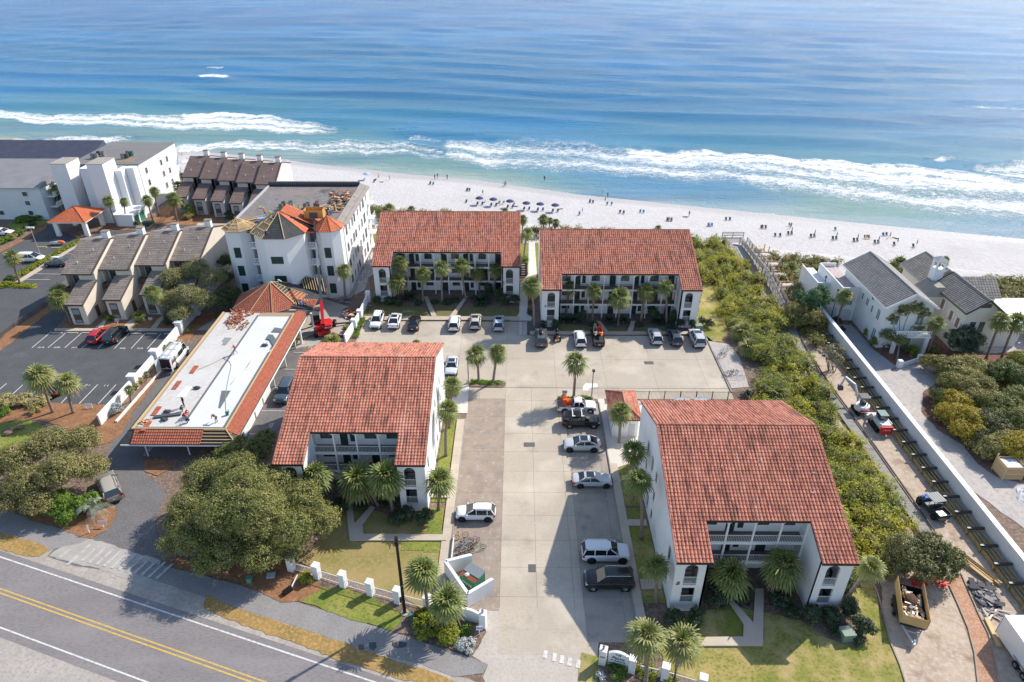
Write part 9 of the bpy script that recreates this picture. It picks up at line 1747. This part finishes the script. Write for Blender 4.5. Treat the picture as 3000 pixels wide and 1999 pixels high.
for x,y,mt,l_ in((612,238,cb,'dark blue chair with a sitter far left of the open umbrellas'),(632,241,ct,'sky blue chair lying right of the lone sitter'),(865,283,cb,'navy chair left of the green-shirted walker'),(882,284,cb,'second navy chair left of the green-shirted walker'),(860,364,cg,'dark chair alone left of the six umbrellas'),(1640,448,ct,'sky blue chair under the closed teal umbrella'),(1712,364,cb,'blue chair of the pair left of the closed navy umbrella'),(1733,367,cb,'right chair of the pair left of the closed navy umbrella'),(1832,379,ct,'left sky blue chair near the waterline'),(1862,380,ct,'right sky blue chair near the waterline'),(1920,436,cb,'left navy chair of the pair above villa A ridge'),(1945,440,cb,'right navy chair of the pair above villa A ridge'),(2060,433,ct,'left blue chair of the middle pair above villa A'),(2082,435,ct,'right blue chair of the middle pair above villa A'),(2246,490,cg,'left chair of a pair with sunbathers past villa A'),(2275,491,cg,'right chair of a pair with sunbathers past villa A'),(225,222,cb,'dark chair left of the red towels by the tower block')):chair(16,x,y,math.pi*.93,mt,l_)
for n_,x,y,l_ in((4,1780,322,'blue chair left of the pale one beyond villa A'),(4,1812,322,'pale blue chair beyond villa A corner'),(4,1940,268,'purple-shaded chair of the pair beyond the scrub'),(4,1975,268,'right chair of the pair beyond the scrub'),(4,2262,342,'left chair above the weathered stairs'),(4,2300,343,'right chair above the weathered stairs'),(5,95,105,'left low chair above the raw timber stakes'),(5,140,106,'right low chair above the raw timber stakes'),(5,640,50,'single sky blue lounger above the third green pair'),(5,1075,100,'dark lounger left of the standing man'),(5,1105,98,'second dark lounger beside the standing man')):chair(n_,x,y,math.pi*.95,cb if 'sky' not in l_ and 'pale' not in l_ else ct,l_)
def bp_(n_,x,y,pose,rz,sh,pa,l_,hair=0):person(n_,x,y,bz(n_,x,y),pose,rz,sh,pa,l_,hair)
for q in((16,258,198,'walk',1.2,'skin','brown','person walking left on the sand above the tower block corner'),(16,333,208,'walk',-1.4,'skin','orange','person in an orange swimsuit walking near the tower block corner'),(16,645,202,'stand',.3,'red','navy','person in a red top standing left of another'),(16,664,196,'stand',2.6,'navy','skin','person in navy close to the red-topped one'),(16,730,202,'stand',1,'black','black','person in black standing alone near the wash'),(16,1123,254,'walk',-1.5,'navy','black','left one of two dark figures walking together'),(16,1133,249,'walk',-1.5,'black','denim','right one of two dark figures walking together'),(16,975,311,'walk',.4,'green','skin','person in a green shirt walking with a red bag'),(16,1400,213,'stand',0,'black','black','person standing in the shallow water'),(16,1797,314,'walk',1.3,'skin','yellow','child in yellow trunks at the waterline'),(16,1835,332,'walk',-1.2,'black','black','person in a dark wetsuit walking at the waterline'),(4,1605,232,'stand',.5,'brown','skin','tall person standing on a towel past villa A'),(5,1133,117,'walk',1,'skin','red','man standing beside two dark loungers'),(1,1630,238,'walk',1.4,'red','skin','left one of two walkers between shaft block and townhouses'),(1,1655,242,'walk',1.4,'skin','red','right one of two walkers between shaft block and townhouses'),(1,255,138,'stand',.5,'skin','red','person in red trunks at the far left shore'),(16,1093,384,'stand',.6,'skin','orange','person standing between the second and third umbrellas'),(1,1705,300,'stand',.6,'red','skin','child beside a blue towel by the townhouses'),(5,235,30,'stand',.3,'brown','grey','person standing beyond the first green pair'),(16,612,236,'sit',2.8,'black','navy','sitter in the dark blue chair left'),(16,985,371,'sit',1.5,'skin','brown','sunbather right of the first umbrella'),(16,1080,378,'sit',2,'blue','navy','person seated right of the second umbrella'),(16,1118,374,'sit',2.6,'navy','skin','person seated left of the third umbrella'),(16,1190,385,'sit',2.9,'red','skin','person in red seated right of the third umbrella'),(16,1205,390,'lie',1.5,'skin','black','sunbather lying right of the third umbrella'),(16,1510,408,'lie',1.9,'red','skin','sunbather lying right of the sixth umbrella'),(16,235,218,'sit',2.5,'black','black','person seated by the red towels'),(16,278,222,'lie',1.4,'red','skin','person lying on a red towel by the tower block'),(16,870,282,'sit',3,'navy','black','sitter in the navy chairs left of the green shirt'),(16,1715,362,'sit',3,'red','navy','sitter under the small red parasol'),(16,2258,488,'sit',3,'skin','brown','sunbather on the left chair past villa A'),(4,1412,270,'sit',3,'brown','red','left sunbather of the reddish pair past the ridge of villa A'),(4,1445,272,'sit',3,'skin','red','right sunbather of the reddish pair past the ridge of villa A'),(4,1575,238,'lie',1.5,'navy','navy','person lying at the feet of the tall one'),(4,1790,322,'sit',3,'white','navy','sitter in the chairs beyond villa A corner'),(4,2270,340,'sit',3,'brown','black','sitter in the left chair above the weathered stairs'),(5,905,122,'sit',3,'red','brown','left one of a seated group between green pairs'),(5,925,122,'sit',3,'skin','yellow','middle one of a seated group between green pairs'),(5,942,124,'sit',3,'navy','brown','right one of a seated group between green pairs'),(5,222,12,'sit',3,'blue','grey','sitter beyond the first green pair'),(5,1190,122,'lie',.8,'navy','black','small dark figure lying right of the standing man'),(16,158,212,'sit',2,'blue','white','person seated under the pale blue umbrella')):bp_(*q)
# workers
WG='roof workers'
for q in((7,1085,612,CZ+.04,'walk',2.2,'red','denim','roofer in a red shirt pulling the hose'),(7,620,1090,CZ+.04,'stand',2.5,'black','black','roofer in black behind the crouching group'),(7,600,1130,CZ+.04,'crouch',-1.2,'brown','navy','crouching roofer left in the group'),(7,645,1175,CZ+.04,'crouch',-1.9,'red','red','roofer in bright red crouching in the group'),(7,625,1200,CZ+.04,'crouch',-2.4,'red','black','roofer with a red cap nearest the timber'),(7,655,1232,CZ+.04,'crouch',1.8,'navy','black','kneeling roofer at the front of the group'),(7,912,1230,CZ+.04,'bend',1.2,'brown','brown','roofer bending down on the white membrane'),(2,857,662,Z,'walk',-1.2,'orange','brown','worker in orange by the left lumber on the block roof'),(2,912,692,Z,'stand',.5,'yellow','black','worker in a yellow vest by the tool chest'),(2,1173,643,Z,'stand',-.3,'yellow','denim','worker in a lime vest between the condensers'),(2,1345,592,Z,'bend',1.5,'red','black','worker in red by the green condenser'),(2,1425,652,Z,'bend',-.7,'black','black','worker in black bending behind the platform'),(2,1458,648,Z,'crouch',2,'blue','denim','worker in blue crouching by the debris'),(2,1490,626,Z,'stand',-1,'navy','black','worker in navy standing among the loose boards'),(2,868,842,HH+.65,'crouch',-.5,'navy','black','worker crouching on the rafters of the middle turret'),(2,1003,1292,5.1,'bend',1.2,'white','denim','worker in white on the felt of the porch roof'),(2,1190,1480,4.0,'crouch',.9,'blue','navy','worker in blue with a red helmet at the porch roof corner')):person(*q[:4],q[4],q[5],q[6],q[7],q[8],rnd.choice((0,2)),WG)
# pool loungers
for i,x in enumerate((1480,1522,1575,1660,1705,1745)):
 a=g(9,x,600);b=MB();b.box(-.3,.3,-.9,.4,.3,.36);b.hexa([(-.3,.4,.3),(.3,.4,.3),(.3,.46,.3),(-.3,.46,.3)],[(-.3,.95,.85),(.3,.95,.85),(.3,1.0,.85),(-.3,1.0,.85)])
 T=thing('pool_lounger','white pool lounger, %s from the left behind the brown fence'%ordn[i],'lounger',(a.x,76.6,.06),0,'pool loungers');obj('frame',b,white,T,world=False)
 b=MB()
 for dx in(-.27,.27):
  for dy in(-.8,.3):b.box(dx-.03,dx+.03,dy-.03,dy+.03,0,.3)
 obj('legs',b,white,T,world=False)
